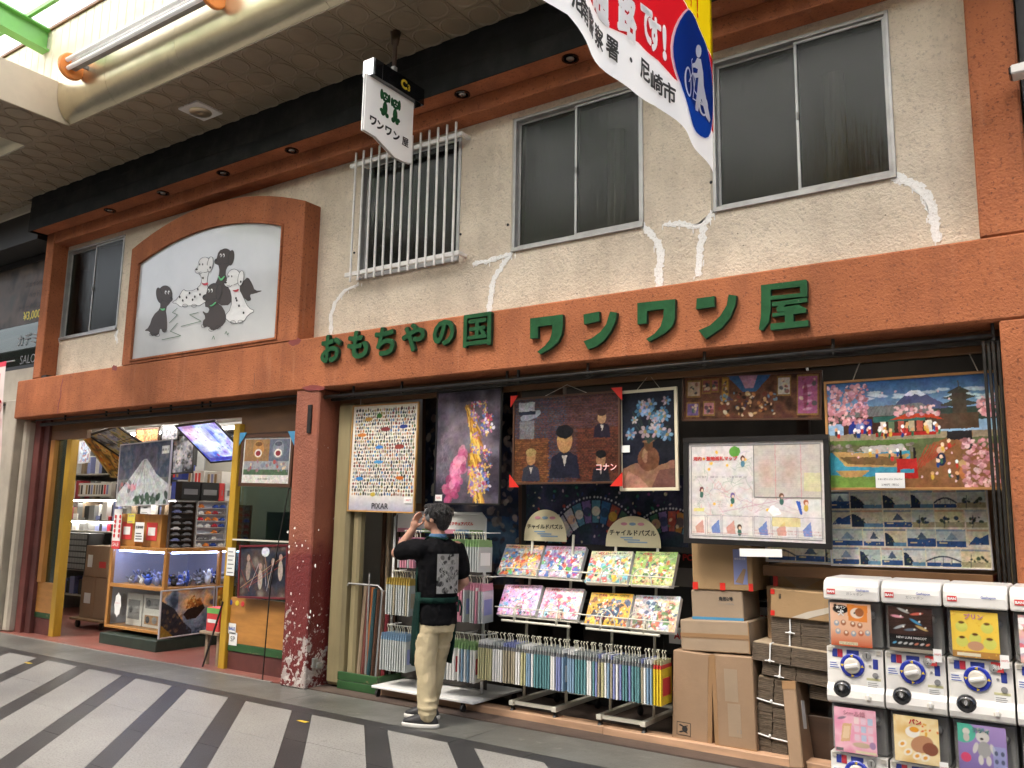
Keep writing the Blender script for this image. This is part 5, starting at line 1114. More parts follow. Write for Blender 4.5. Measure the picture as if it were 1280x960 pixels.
# parcels on a dolly
g = G(92, 789, .0); X0 = -10.42
p1, p2 = P(102, 742, .95), P(133, 742, .95)
D_ = thing('dolly', 'low wooden dolly under the tall cardboard box', 'dolly', (p1.x+.2, 1.1, 0)); MB().box(p1.x-.12, p2.x+.05, .88, 1.5, .10, .13).build('deck', 'ply', D_, bevel=.004)
for xx in (p1.x-.03, p2.x-.05):
    for yy in (.95, 1.4): MB().lathe([(.045, -.015), (.045, .015)], (xx, yy, .047), 'b', 12).build('wheel', 'caster', D_)
zA = P(118, 721, .95).z; zB = P(118, 682, .95).z
def ex1(t, f, w, d, h):
    MB(f).box(w*.15, w*.4, -.003, -.001, h*.35, h*.6).build('shipping_label', 'paper', t); MB(f).box(w*.45, w*.55, -.002, -.0005, 0, h).build('tape', 'pack_tape', t)
carton('cardboard_box', p1.x-.02, p2.x, .95, 1.42, .131, zA, 'card', 'tall cardboard box on the dolly in the left shop', extra=ex1, bevel=.006)
carton('cardboard_box', p1.x+.05, p2.x+.02, .93, 1.40, zA+.002, zB, 'card', 'cardboard box with a red stamp, on top of the tall one on the dolly', extra=lambda t, f, w, d, h: (MB(f).box(w*.12, w*.32, -.003, -.001, h*.3, h*.7).build('shipping_label', 'paper', t), MB(f).box(w*.62, w*.9, -.003, -.001, h*.3, h*.5).build('stamp', 'paper_red', t)), bevel=.006)
# stool with a red box, leaning stick, hanging wire
g = G(252, 831, 0); ST = thing('wooden_stool', 'small pale wooden stool beside the yellow door post', 'stool', (g.x+.12, g.y+.1, 0))
MB().box(g.x-.05, g.x+.25, g.y-.02, g.y+.24, .30, .33).build('seat', 'card_pale', ST, bevel=.004)
for dx in (.0, .18):
    for dy in (.02, .18): MB().box(g.x+dx, g.x+dx+.04, g.y+dy, g.y+dy+.04, 0, .298).build('leg', 'card_pale', ST, bevel=.003)
carton('red_box', g.x, g.x+.2, g.y+.02, g.y+.16, .332, .56, 'paper_red', 'red and white printed box standing on the wooden stool', extra=lambda t, f, w, d, h: (MB(f).box(.0, w, -.003, -.001, h*.75, h*.98).build('green_band', 'green_steel', t), MB(f).box(w*.1, w*.9, -.003, -.001, h*.35, h*.5).build('white_band', 'paper', t)))
a_, b_ = G(253, 834, 0), P(279, 752, .2); tag(MB().tube([a_, tuple(b_)], .010, 6).build('stick', 'black'), 'thin dark stick leaning against the yellow door post', 'stick')
a_, b_ = G(328, 850, 0), P(361, 610, .1); tag(MB().tube([(a_.x, a_.y, 0), ((a_.x+b_.x)/2, .03, b_.z/2-.02), tuple(b_)], .006, 6).build('cable', 'steel_dark'), 'grey cable running down across the window beside the pillar', 'cable')

# more pictures hung under the ceiling and stacks of goods filling the doorway
def p_any(seed, cols_, bl):
    def pp(cv): cv.cloud(4, c_(*cols_), seed); cv.blobs(60, (.02, .09), c_(*bl), None, 2.2, .8); cv.blobs(50, (.01, .03), c_('e8e0d0', '202028'), None, 2, .8)
    return pp
hp = [((168, 536), (198, 534), (198, 552), (170, 554), 1.1, .0, 'brown_frame', ('a87848', 'c89868', '7c5030'), ('402818', 'd0a070'), 'small brown print hung behind the top of the mountain print'),
      ((200, 532), (222, 530), (223, 550), (202, 552), 1.25, .0, 'black_frame', ('8c9098', 'b8b8c0', '505460'), ('202028', 'e0e0e8'), 'small grey print hung left of the glowing screen'),
      ((214, 545), (238, 543), (246, 590), (216, 592), 1.3, .0, 'black_frame', ('d8d8dc', 'a0a4b0', '404450'), ('202428', '8890a0'), 'black and white print hung behind the glowing screen'),
      ((98, 552), (112, 550), (112, 578), (98, 580), 1.4, .0, 'silver_frame', ('d8e0e8', 'b0c0d8'), ('a04848', '5070a8'), 'pale calendar print hung at the left inside the doorway'),
      ((276, 540), (297, 538), (297, 575), (288, 575), 1.1, .0, 'black_frame', ('20242c', '343844'), ('101014', '505868'), 'dark print hung behind the right side of the glowing screen')]
for i, (a_, b_, c__, d_, y, z, fm, cl, bl, lb) in enumerate(hp):
    picture('hanging_picture', [P(*a_, y), P(*b_, y), P(*c__, y), P(*d_, y)], p_any(200+i, cl, bl), fm, .02, lb, res=110)
for i, (px, py, w_, h_, y, mt, lb) in enumerate(((225, 560, .26, .5, 1.9, 'black', 'tall black goods box right behind the mountain print'), (245, 598, .34, .20, 1.7, 'paper', 'white framed box under the glowing screen'), (268, 600, .3, .22, 1.75, 'plastic_white', 'ivory framed box under the glowing screen'), (232, 612, .3, .14, 1.6, 'ink_grey', 'grey box on top of the dark toy car rack'), (258, 614, .34, .14, 1.6, 'card_pale', 'tan box on top of the white toy car rack'), (222, 590, .2, .2, 1.65, 'panel_blue', 'navy box beside the mountain print'), (118, 612, .9, .20, 1.83, 'plastic_white', 'row of white book boxes on the back left shelf'))):
    p = P(px, py, y)
    def ex(t, f, w, d, h):
        for k in range(max(2, int(w/.07))): MB(f).box(.01+.07*k, .055+.07*k, -.004, -.001, h*.15, h*.85).build('printed_face', random.choice(['paper_blue', 'ink_grey', 'paper', 'paper_red', 'card_tan', 'black']), t)
    carton('goods_box', p.x-w_/2, p.x+w_/2, y, y+.2, p.z-h_/2, p.z+h_/2, mt, lb, extra=ex)
PC = picture('backdrop_print', [P(134, 688, 1.45), P(206, 690, 1.45), P(203, 733, 1.45), P(132, 733, 1.45)], p_any(77, ('3858a8', '88a0e0', '283878'), ('c8d0f0', '202850', '5078c8')), None, 0, 'blue lit backdrop print at the back of the show case upper shelf', res=90)
# ------------------------------------------------------------------ right store: hanging pictures
def p_collage(cv):
    cv.grad(lin((.62, .62, .70)), lin((.86, .84, .80)), 0, .16); cv.grad(lin((.86, .84, .80)), lin((.88, .86, .81)), .16, 1); pal = c_('1e1e22', '2c3a5c', '6a3c28', '7a2c2c', '3c5c34', '4c4c50', '14141a', '2a2a30', 'b0703c', '3a6ca0', '8a7a3c')
    r_ = 25; 
    for j in range(r_):
        yv = .14+.835*j/r_; x = .03
        while x < cv.A-.03:
            k = random.random(); w_ = random.uniform(.010, .030); hh = random.uniform(.010, .017); col = random.choice(pal)
            cv.ell(x+w_/2, yv+hh, w_/2, hh, col, 0, .95); 
            if k < .5: cv.ell(x+w_*.5, yv+hh*2.0, w_*.25, hh*.5, random.choice(pal), 0, .95)
            if k > .8: cv.rect(x, x+w_, yv+hh*.5, yv+hh*.9, random.choice(pal), .9)
            x += w_+random.uniform(.004, .012)
    for cx, cy, rx, ry, c0 in ((.33, .9, .035, .025, '3c6a30'), (.2, .87, .05, .02, 'b8863c'), (.64, .79, .05, .018, '2c3c80'), (.42, .77, .06, .02, '7c3434'), (.6, .6, .06, .022, '8c3c34'), (.35, .46, .06, .015, '4a90c8'), (.12, .3, .05, .02, '3c80c0'), (.62, .31, .05, .018, 'b8601c'), (.3, .15, .03, .02, 'b8a040'), (.12, .72, .06, .018, 'c87838'), (.35, .6, .05, .015, '3c80c8')): cv.ell(cx*cv.A/.8, cy, rx, ry, hx(c0))
def p_flowers(cv):
    cv.cloud(3, c_('2c2a34', '4a4450', '6c6470', '3a3440'), 71); cv.ell(cv.A*.5, .55, .25, .35, hx('8a7c84'), 0, .45, 40)
    for i in range(170):                                         # tumbling golden ribbons
        t = random.random(); x = cv.A*(.48+.22*t+.05*math.sin(6*t))+random.gauss(0, .022); cv.line(x, .88-t*.8, x+.03+random.gauss(0, .03), .88-t*.8-.14, .016, random.choice(c_('d8a83c', 'b8822c', 'f0cc68', '8c5c20')), .75)
    for i in range(60):
        t = random.random(); cv.ell(cv.A*(.20+.22*t)+random.gauss(0, .03), .02+.45*t+random.gauss(0, .02), .05, .035, random.choice(c_('c85c88', 'd8789c', 'a03c68', 'e8a0b8')), random.random()*3, .6)
    for i in range(70):
        x = cv.A*(.56+.3*random.random()); yv = random.uniform(.05, .9) if i % 3 else random.uniform(.1, .3); q = random.uniform(.012, .032)
        for k in range(5): cv.ell(x+q*math.cos(k*1.257), yv+q*math.sin(k*1.257), q*.6, q*.4, random.choice(c_('9070b0', 'c04860', '5c78b8', 'e0d8e8', 'c87c98', 'd8b060')), k*1.257, .8)
        cv.ell(x, yv, q*.35, q*.35, hx('e8d070'))
    for i in range(14): cv.line(cv.A*.08, random.uniform(0, .6), cv.A*random.uniform(.1, .4), random.uniform(.1, .7), .006, hx('8c8088'), .35)
def p_mosaic(cv):
    cv.c[:] = hx('6c4028')
    rows = 44; 
    for j in range(rows):
        yv = j/rows; cv.rect(0, cv.A, yv, yv+.004, hx('2c1c16'), .7)
        x = -(j % 2)*.02
        while x < cv.A: 
            u_ = x/cv.A; base = c_('7c4c2c', '8c5a34', '6a3e26') if (yv < .52 and u_ < .33) else c_('5c2c24', '6a3428', '44221e') if yv < .6 and u_ > .6 else c_('2c3c54', '3c4c60', '4a3c4c') if u_ < .5 else c_('4a3440', '56424c', '3a2a34')
            cv.rect(x+.003, x+.04, yv+.005, yv+1/rows, random.choice(base), .85); x += .043
    def bust(cx, cy, s, hair, skin_, coat, hatc=None):
        cv.poly([(cx-s*1.1, cy-s*2.4), (cx-s*.9, cy-s*1.1), (cx-s*.25, cy-s*.75), (cx+s*.25, cy-s*.75), (cx+s*.9, cy-s*1.1), (cx+s*1.1, cy-s*2.4)], coat); cv.ell(cx, cy-s*.1, s*.55, s*.75, skin_); cv.ell(cx, cy+s*.45, s*.62, s*.42, hair); cv.poly([(cx-s*.2, cy-s*1.0), (cx+s*.2, cy-s*1.0), (cx, cy-s*1.7)], hx('c8c4bc'))
        if hatc: cv.ell(cx, cy+s*.6, s*1.2, s*.22, hatc, .1); cv.rect(cx-s*.6, cx+s*.6, cy+s*.6, cy+s*1.3, hatc)
    bust(cv.A*.5, .5, .19, hx('16141a'), hx('b88c5c'), hx('1c1e30')); bust(cv.A*.17, .30, .12, hx('a8905c'), hx('b08458'), hx('3a3a48')); bust(cv.A*.84, .26, .11, hx('121214'), hx('a8805c'), hx('22222c')); bust(cv.A*.85, .74, .10, hx('3a2220'), hx('a88464'), hx('241c2c'))
    cv.ell(cv.A*.16, .80, .15, .05, hx('8c9098'), .25); cv.rect(cv.A*.04, cv.A*.2, .82, .96, hx('a0a4a8')); cv.rect(cv.A*.04, cv.A*.21, .81, .85, hx('1c2438')); cv.rect(cv.A*.05, cv.A*.2, .52, .74, hx('8a8c90'), .6)
    cv.mottle(60, .25, 5)
    g = cv.field(70, 9)[..., None]; cv.c *= (.82+.36*g)*.62
def p_portrait(cv):
    cv.c[:] = hx('14161f'); cv.cloud(2, c_('10121a', '1c2030'), 81); A_ = cv.A
    # a still life: rose cloth, brown jug and a spray of blue and pale flowers on black
    cv.poly([(0, 0), (0, .20), (.25*A_, .26), (.6*A_, .22), (A_, .28), (A_, 0)], hx('8a6450')); cv.poly([(0, 0), (.1*A_, .18), (.34*A_, .10), (.5*A_, 0)], hx('a87868')); cv.poly([(.55*A_, .0), (.7*A_, .18), (A_, .20), (A_, 0)], hx('6c4840'))
    cv.ell(.5*A_, .30, .20*A_, .13, hx('6a4430')); cv.rect(.42*A_, .58*A_, .38, .48, hx('5c3a28')); cv.ell(.43*A_, .33, .05*A_, .07, hx('a07c60'), 0, .7); cv.ell(.5*A_, .48, .11*A_, .015, hx('7c5840'))
    for i in range(16): cv.line(.5*A_, .46, A_*random.uniform(.12, .88), random.uniform(.55, .85), .008, hx('2c3c34'))
    for i in range(26):
        x, yv, q = A_*random.uniform(.14, .86), random.uniform(.54, .90), random.uniform(.022, .045)
        for k in range(6): cv.ell(x+q*math.cos(k*1.05), yv+q*math.sin(k*1.05), q*.62, q*.4, random.choice(c_('5c8ca8', '7ca0c0', 'a89098', 'b8a8a8', '3c6484')), k*1.05, .85)
        cv.ell(x, yv, q*.4, q*.4, hx('8a7a50'))
    cv.mottle(5, .25, 3); cv.c *= .85
def p_gallery(cv):
    cv.c[:] = hx('4a2e22'); cv.cloud(4, c_('3a2218', '6c4630', '54302a'), 91)
    cv.poly([(cv.A*.33, 1), (cv.A*.45, .62), (cv.A*.55, .62), (cv.A*.66, 1)], hx('3c6490')); cv.poly([(cv.A*.42, 1), (cv.A*.47, .7), (cv.A*.53, .7), (cv.A*.56, 1)], hx('b88aa0'))
    for x0, x1, y0, y1, c1 in ((.02, .13, .52, .92, 'c0a890'), (.14, .21, .6, .95, '8c5048'), (.21, .27, .62, .95, 'a06060'), (.29, .35, .4, .98, 'b8903c'), (.7, .80, .5, .95, 'c0b8b0'), (.84, .99, .06, .97, 'a0587c'), (.02, .12, .05, .4, '705888'), (.15, .24, .08, .42, 'b87c80')):
        cv.rect(cv.A*x0, cv.A*x1, y0, y1, hx('8c6a38')); cv.rect(cv.A*(x0+.008), cv.A*(x1-.008), y0+.04, y1-.04, hx(c1)); cv.blobs(8, (.02, .06), c_('2a2a40', 'd8c0a0', '804040', '405c50'), (cv.A*(x0+.02), cv.A*(x1-.02), y0+.08, y1-.08), 2, .8)
    cv.blobs(80, (.02, .06), c_('20180f', 'c8a070', '703828', '3c3c5c', '6c8ca0', 'b87848', 'e0c8a8'), (cv.A*.28, cv.A*.7, .08, .6), 2, .9)
    for k in range(4): cv.ell(cv.A*.915, .2+.17*k, .1, .03, hx('e0b0c8'), .15, .6); 
    cv.ell(cv.A*.9, .5, .05, .3, hx('7c2c48'), 0, .8); cv.c *= .85
def p_map(cv):
    cv.c[:] = lin((.80, .78, .77)); A_ = cv.A; red = hx('b89090'); 
    cv.rect(A_*.50, A_*.985, .42, .97, hx('b8b0a8')); cv.cloud(6, c_('bcb4ac', 'a8a098'), 2, .0)
    for x in (.66, .84): cv.line(A_*x, .42, A_*x, .97, .006, hx('c08088'))
    cv.ell(A_*.60, .68, .07, .13, hx('c0a494'), 0, .8, 20); cv.ell(A_*.76, .72, .08, .13, hx('b49c90'), 0, .8, 20); cv.rect(A_*.86, A_*.98, .5, .68, hx('c4c094'), .8); cv.fauxtext(A_*.51, A_*.98, .45, .95, 24, hx('95908c'), .2)
    for j in range(34):
        x0, y0 = random.uniform(.02, .5)*A_, random.uniform(.25, .85); pts = [(x0, y0)]
        for k in range(6): pts.append((pts[-1][0]+random.uniform(-.02, .07), pts[-1][1]+random.uniform(-.07, .05)))
        cv.curve([(min(max(x, .02), A_*.49), min(max(y_, .25), .9)) for x, y_ in pts], .005, random.choice(c_('c89c9c', 'a8b0a0', 'b0a8c0', '90a090')), .8)
    for j in range(8): cv.line(random.uniform(.2, .9)*A_, .28, random.uniform(.2, .95)*A_, .45, .005, hx('b88c9c'), .6)
    cv.ell(A_*.36, .90, .06, .055, hx('5c9440'))
    cv.rect(A_*.02, A_*.16, .05, .22, hx('d8d0c8')); 
    for k, (x0, x1) in enumerate(((.02, .13), (.145, .25), (.26, .49), (.50, .62), (.63, .80), (.81, .985))):
        for (xx0, xx1, y0, y1) in ((x0, x1, .045, .24),): cv.line(A_*xx0, y0, A_*xx1, y0, .005, hx('8c8890')); cv.line(A_*xx0, y1, A_*xx1, y1, .005, hx('8c8890')); cv.line(A_*xx0, y0, A_*xx0, y1, .005, hx('8c8890')); cv.line(A_*xx1, y0, A_*xx1, y1, .005, hx('8c8890'))
        cv.poly([(A_*(x0+.03), .12), (A_*(x0+.09), .2), (A_*(x0+.10), .06), (A_*(x0+.04), .06)], hx('4068b0' if k % 2 else 'c08070'), .8)
    cv.poly([(A_*.80, .40), (A_*.83, .27), (A_*.845, .28), (A_*.83, .40)], hx('3858a8')); cv.rect(A_*.63, A_*.83, .15, .24, hx('d0bc70'), .7); cv.rect(A_*.04, A_*.12, .28, .32, hx('d8cc70'), .8)
    for x, yv in ((.12, .83), (.18, .78), (.22, .9), (.16, .72), (.3, .76), (.42, .8), (.6, .31), (.33, .35), (.44, .82), (.2, .36)):
        cv.ell(A_*x, yv, .016, .016, hx('e0b048'))
    for x, yv, c1 in ((.42, .80, '5c3828'), (.10, .48, '6c3438'), (.34, .42, '705c90'), (.70, .42, '6c4c38'), (.87, .36, 'a05c40'), (.39, .10, '50382c')):
        cv.ell(A_*x, yv+.03, .025, .03, hx(c1)); cv.ell(A_*x, yv-.025, .022, .035, random.choice(c_('507890', '3c6458', 'c0a048'))); cv.ell(A_*x+.005, yv+.02, .014, .016, hx('d8b8a0'))
    cv.poly([(A_*.60, .30), (A_*.63, .36), (A_*.68, .32), (A_*.70, .27), (A_*.64, .25)], lin((.9, .9, .9)))
    cv.fauxtext(A_*.05, A_*.45, .62, .66, 1, hx('6c686c'), .5); cv.fauxtext(A_*.04, A_*.3, .33, .42, 5, hx('a0a0a0'), .5); cv.fauxtext(A_*.5, A_*.97, .06, .12, 2, hx('b08080'), .6); cv.fauxtext(A_*.02, A_*.45, .055, .075, 1, hx('b07070'), .7)
def p_fuji(cv):
    A_ = cv.A; cv.grad(hx('8cacc4'), hx('2c5484'), .5, 1); cv.grad(hx('6c5838'), hx('50603c'), 0, .5)
    for k in range(26): cv.ell(random.choice((random.uniform(.25, .5), random.uniform(.6, 1)))*A_, random.uniform(.78, .9), .06, .014, hx('c8d4dc'), 0, .7)
    cv.poly([(A_*.38, .70), (A_*.48, .84), (A_*.52, .885), (A_*.57, .885), (A_*.62, .84), (A_*.76, .70)], hx('484c6c')); cv.poly([(A_*.485, .845), (A_*.52, .888), (A_*.57, .888), (A_*.615, .845), (A_*.58, .835), (A_*.55, .855), (A_*.52, .83)], hx('d4d8e0'))
    cv.poly([(0, .7), (A_*.3, .73), (A_*.6, .71), (A_, .72), (A_, .6), (0, .6)], hx('2e3a30'))
    for x, w_, yv in ((.80, .12, .76), (.80, .10, .82), (.80, .07, .87)): cv.poly([(A_*(x-w_), yv-.02), (A_*x, yv+.03), (A_*(x+w_), yv-.02), (A_*(x+w_*.5), yv-.035), (A_*(x-w_*.5), yv-.035)], hx('3c3c30'))
    cv.rect(A_*.76, A_*.84, .66, .84, hx('42382c')); cv.line(A_*.80, .88, A_*.80, .95, .008, hx('50483c'))
    cv.poly([(A_*.08, .66), (A_*.22, .76), (A_*.58, .77), (A_*.66, .69), (A_*.62, .665)], hx('6c6c6c'))
    for k in range(18): cv.line(A_*(.2+.021*k), .765, A_*(.12+.027*k), .67, .004, hx('4a4a4c'), .7)
    cv.rect(A_*.1, A_*.62, .5, .665, hx('3c281c')); cv.rect(A_*.13, A_*.28, .5, .64, hx('1c2c78')); cv.ell(A_*.205, .57, .04, .045, hx('7c90c0'), 0, .8); cv.rect(A_*.29, A_*.60, .61, .66, hx('2c5c54'))
    cv.rect(A_*.62, A_*.9, .52, .66, hx('4a3828')); cv.poly([(A_*.38, .62), (A_*.5, .68), (A_*.66, .66), (A_*.70, .61), (A_*.6, .64)], hx('a83c20'))
    for k, x in enumerate((.33, .38, .44, .50, .55, .60)): cv.rect(A_*x, A_*(x+.035), .51, .61, random.choice(c_('b0a080', 'a05040', '58684c', 'd0c8b8')))
    cv.rect(0, A_, .44, .50, hx('8c8068')); cv.rect(A_*.3, A_*.66, .475, .505, hx('98201c')); cv.rect(0, A_*.55, .40, .44, hx('587038'))
    for k in range(40): cv.ell(random.uniform(0, .55)*A_, random.uniform(.33, .40), .02, .014, random.choice(c_('8c8478', '6c665c')))
    cv.rect(0, A_*.5, .0, .33, hx('3c88a0')); cv.cloud(5, c_('3c88a0', '58a0b0'), 3, .0); cv.poly([(0, .12), (A_*.25, .1), (A_*.5, .14), (A_*.5, 0), (0, 0)], hx('68883c'))
    cv.poly([(A_*.02, .34), (A_*.1, .20), (A_*.42, .18), (A_*.5, .3)], hx('ac8c58')); cv.poly([(A_*.06, .29), (A_*.12, .22), (A_*.4, .20), (A_*.46, .28)], hx('6c5434')); cv.poly([(A_*.2, .38), (A_*.22, .32), (A_*.48, .33), (A_*.46, .40)], hx('b0aca4')); cv.poly([(A_*.04, .16), (A_*.08, .10), (A_*.2, .10), (A_*.25, .16)], hx('a88850'))
    cv.poly([(A_*.44, .0), (A_*.5, .16), (A_*.64, .4), (A_*.76, .46), (A_, .3), (A_, 0)], hx('7c5434'))
    for k in range(9): cv.line(A_*(.52+.02*k), .14+.02*k, A_*(.60+.02*k), .38, .01, hx('9c3020'), .8)
    cv.rect(A_*.42, A_*.54, .08, .26, hx('a82420')); cv.rect(A_*.44, A_*.52, .13, .17, hx('3c88a0')); cv.rect(A_*.44, A_*.455, .26, .34, hx('1c1818')); cv.rect(A_*.52, A_*.535, .26, .36, hx('1c1818'))
    for x, yv, c1, c2 in ((.68, .28, 'c8a080', '1c2440'), (.80, .16, 'c09868', 'a8683c'), (.84, .42, '8c6a48', '2c2420')): cv.ell(A_*x, yv+.05, .035, .035, hx(c1)); cv.ell(A_*x, yv-.03, .035, .06, hx(c2))
    cv.rect(A_*.72, A_*.86, .42, .50, hx('201c1c'))
    for (x0, x1, y0, y1, n_) in ((.05, .30, .48, .56, 9), (.32, .62, .50, .57, 12), (.2, .44, .28, .34, 5), (.6, .72, .5, .56, 4), (.5, .95, .06, .4, 9)):
        for q_ in range(n_):
            x = A_*random.uniform(x0, x1); yv = random.uniform(y0, y1); cv.ell(x, yv-.02, .013, .028, random.choice(c_('1c3c78', 'b03028', '2c2c30', '386048', 'c8a040'))); cv.ell(x, yv+.015, .014, .017, random.choice(c_('e8c8a8', 'f0f0ec', 'f0f0ec', 'd0a070')))
    for box, n in (((0, A_*.26, .60, .97), 230), ((A_*.42, A_*.68, .66, .74), 40), ((A_*.80, A_, .0, .42), 150), ((A_*.9, A_, .62, .78), 40)): cv.blobs(n, (.010, .024), c_('c88c94', 'd8a4a8', 'b87880', 'e0b8b8', '8c5c5c'), box, 1.4, .85)
    cv.blobs(30, (.008, .013), c_('e0b8bc'), (0, A_, .05, .95), 1.6, .9)
def p_ukiyo(cv):
    cv.c[:] = hx('d2cab2'); A_ = cv.A; rws = 4
    for j in range(rws):
        x = .012
        while x < A_-.06:
            w_ = random.choice((.26, .34, .40)); y0 = j/rws+.010; y1 = (j+1)/rws-.014; x1 = min(x+w_, A_-.012); hh = y1-y0; W_ = x1-x; X = lambda u: x+W_*min(max(u, 0), 1)
            cv.rect(x, x1, y0, y1, random.choice(c_('c4c0a8', 'b8c0b8', 'd0c4a0', 'a8b4b4', 'c8c8c0'))); cv.rect(x, x1, y1-hh*.10, y1, random.choice(c_('3c5c88', '587898', 'b88870', '98a8b0')), .7)
            k = random.randrange(5); B1, B2, B3 = hx('2c4c7c'), hx('1c2c44'), hx('48586c')
            if k == 0:
                cv.rect(x, x1, y0, y0+hh*random.uniform(.25, .5), B1); cv.poly([(X(.3), y0+hh*.4), (X(.52), y0+hh*.85), (X(.75), y0+hh*.4)], random.choice((B3, hx('7c90a0')))); cv.rect(X(.1), X(.35), y0+hh*.2, y0+hh*.26, hx('c8b890'))
            elif k == 1:
                cv.poly([(x, y0), (X(.55), y0), (X(.35), y0+hh*.5), (X(.15), y0+hh*.75), (x, y0+hh*.8)], B2); cv.rect(X(.4), x1, y0, y0+hh*.22, hx('5c84a0')); cv.blobs(5, (.008, .014), c_('384838', '506040'), (X(.1), X(.4), y0+hh*.2, y0+hh*.6), 2)
            elif k == 2:
                cv.curve([(X(u), y0+hh*(.3+.28*math.sin(u*3.14))) for u in np.linspace(0, 1, 9)], .018, B2); cv.rect(x, x1, y0, y0+hh*.22, B1)
                for u in (.25, .5, .75): cv.line(X(u), y0+hh*.1, X(u), y0+hh*.5, .006, B2)
            elif k == 3:
                cv.rect(x, x1, y0, y0+hh*.30, hx('9c9474')); cv.blobs(9, (.010, .028), c_('24342c', '38483c', '2c3c54'), (X(.15), X(.9), y0+hh*.25, y0+hh*.6), 1.6); cv.line(X(.3), y0, X(.34), y0+hh*.7, .008, B2)
            else:
                cv.poly([(x, y0+hh*.1), (X(.4), y0+hh*.62), (X(.6), y0+hh*.52), (x1, y0+hh*.75), (x1, y0), (x, y0)], random.choice((B3, hx('6c8494'), B1))); cv.rect(x, x1, y0, y0+hh*.15, hx('d8d4c4'))
            cv.blobs(6, (.005, .010), c_('18202c', 'd8cca8', '8c5844'), (x+.02, x1-.02, y0+.02, y0+hh*.5), 2, .85); x = x1+.014
def p_crowd(cv):
    cv.cloud(5, c_('0e1220', '1c2840', '3a3c48', '5c5450'), 111); cv.rect(0, cv.A, .10, .34, hx('24446c'), .75); cv.ell(cv.A*.7, .22, .16, .10, hx('7090a8'), 0, .5, 20)
    cv.blobs(420, (.010, .030), c_('6c6058', '8c8078', '141824', '2c3448', 'a89c90', '3c3038'), None, 2.5, .65)
def p_fan(cv):
    cv.cloud(4, c_('14202c', '2c2c44', '1c2c34'), 121); A_ = cv.A
    for cx, rr in ((A_*.45, .95), (A_*.9, .8)):
        for k in range(14):
            a0 = .25+k*.2; a1 = a0+.17; r0, r1 = rr*.62, rr*.92
            cv.poly([(cx+r0*math.cos(a0), -.35+r0*1.15*math.sin(a0)), (cx+r1*math.cos(a0), -.35+r1*1.15*math.sin(a0)), (cx+r1*math.cos(a1), -.35+r1*1.15*math.sin(a1)), (cx+r0*math.cos(a1), -.35+r0*1.15*math.sin(a1))], random.choice(c_('4c7c90', 'a07038', '3c6450', '705c90', 'b0b0b8', '2c5c88', '984c40')))
            am = (a0+a1)/2; cv.ell(cx+(r0+r1)/2*math.cos(am), -.35+(r0+r1)/2*1.15*math.sin(am), .07, .07, random.choice(c_('c8a080', '903830', 'd8d0c0', '203850', 'c8a840')), am, .8)
            for q_ in range(3):
                aa = a0+q_*.06; cv.ell(cx+rr*.96*math.cos(aa), -.35+rr*.96*1.15*math.sin(aa), .014, .014, hx('c0c0c8'))
    cv.blobs(90, (.01, .035), c_('c04830', '2c7058', 'd8c8a0', '90407c', '283c70', 'c8b8c0'), None, 2, .7)
def hangcords(fr, w, h, parent, up=.12):
    MB(fr).tube([(w*.3, .02, h), (w*.5, .04, h+up), (w*.7, .02, h)], .0025, 4).build('cord', 'cord_wire', parent)
q, f, w, h = framed('framed_puzzle', [(440, 506), (525, 502.5), (515.5, 641), (434, 640)], .2, p_collage, 'gold_frame', .014, 'pale framed puzzle of tiny coloured figures in rows, hung left of the others', res=330, fin=(.006, .05))
txt('PIXAR', f, w*.5, .055, w*.34, .05, 'ink', q, b=.004, bold=.012); MB(f).tube([(.09, .01, h), (.09, .01, h+.12)], .003, 4).build('cord', 'cord_wire', q)
MB(f).box(w-.12, w-.03, .003, .006, .085, .135).build('price_tag', 'paper', q); txt('1,980円', f, w-.075, .11, .07, .02, 'ink_red', q, b=.002)
q, f, w, h = framed('framed_puzzle', [(545, 490), (627, 484), (624.5, 631), (542, 631)], .2, p_flowers, 'black_frame', .014, 'tall dark framed print of golden ribbons with pink and violet flowers', res=260); hangcords(f, w, h, q, .05)
MB(f).box(.02, .09, .003, .006, .03, .08).build('price_tag', 'paper', q); txt('50%', f, .055, .055, .05, .02, 'ink_red', q, b=.002)
q, f, w, h = framed('framed_puzzle', [(640, 498), (776, 487.5), (774, 604), (641, 606)], .19, p_mosaic, 'brown_frame', .016, 'wide dark framed brick mosaic print with red corner guards', res=300); hangcords(f, w, h, q, .08)
for pts in ([(-.02, h-.07), (-.02, h+.02), (.05, h+.02)], [(w-.07, h+.02), (w+.02, h+.02), (w+.02, h-.08)], [(-.02, .08), (-.02, -.02), (.07, -.02)], [(w-.08, -.02), (w+.02, -.02), (w+.02, .08)]): MB(f).prism(pts, -.006, -.002).build('corner_guard', 'red_tape', q)
txt('コナン', f, w*.88, .12, .17, .075, 'ink_red', q, b=.002, bold=.06); txt('コナン', f, w*.88, .12, .165, .071, 'ink_white', q, b=.001, bold=.0)
q, f, w, h = framed('framed_puzzle', [(773, 489), (845, 483), (849, 613), (775, 614)], .215, p_portrait, 'cream_frame', .022, 'narrow cream framed dark print of blue flowers in a jug, beside the brick mosaic', res=260); hangcords(f, w, h, q, .11)
MB(f).box(.005, .085, -.002, .001, h*.38, h*.45).build('price_tag', 'paper', q)
q, f, w, h = framed('framed_puzzle', [(852, 471), (1028, 461), (1027, 526), (853, 525)], .26, p_gallery, 'brown_frame', .014, 'long narrow framed print of a picture gallery above the map', res=260)
for a_ in (.1, .3, .75): MB(f).tube([(w*a_, .02, h), (w*a_, .02, h+.1)], .003, 4).build('cord', 'steel_dark', q)
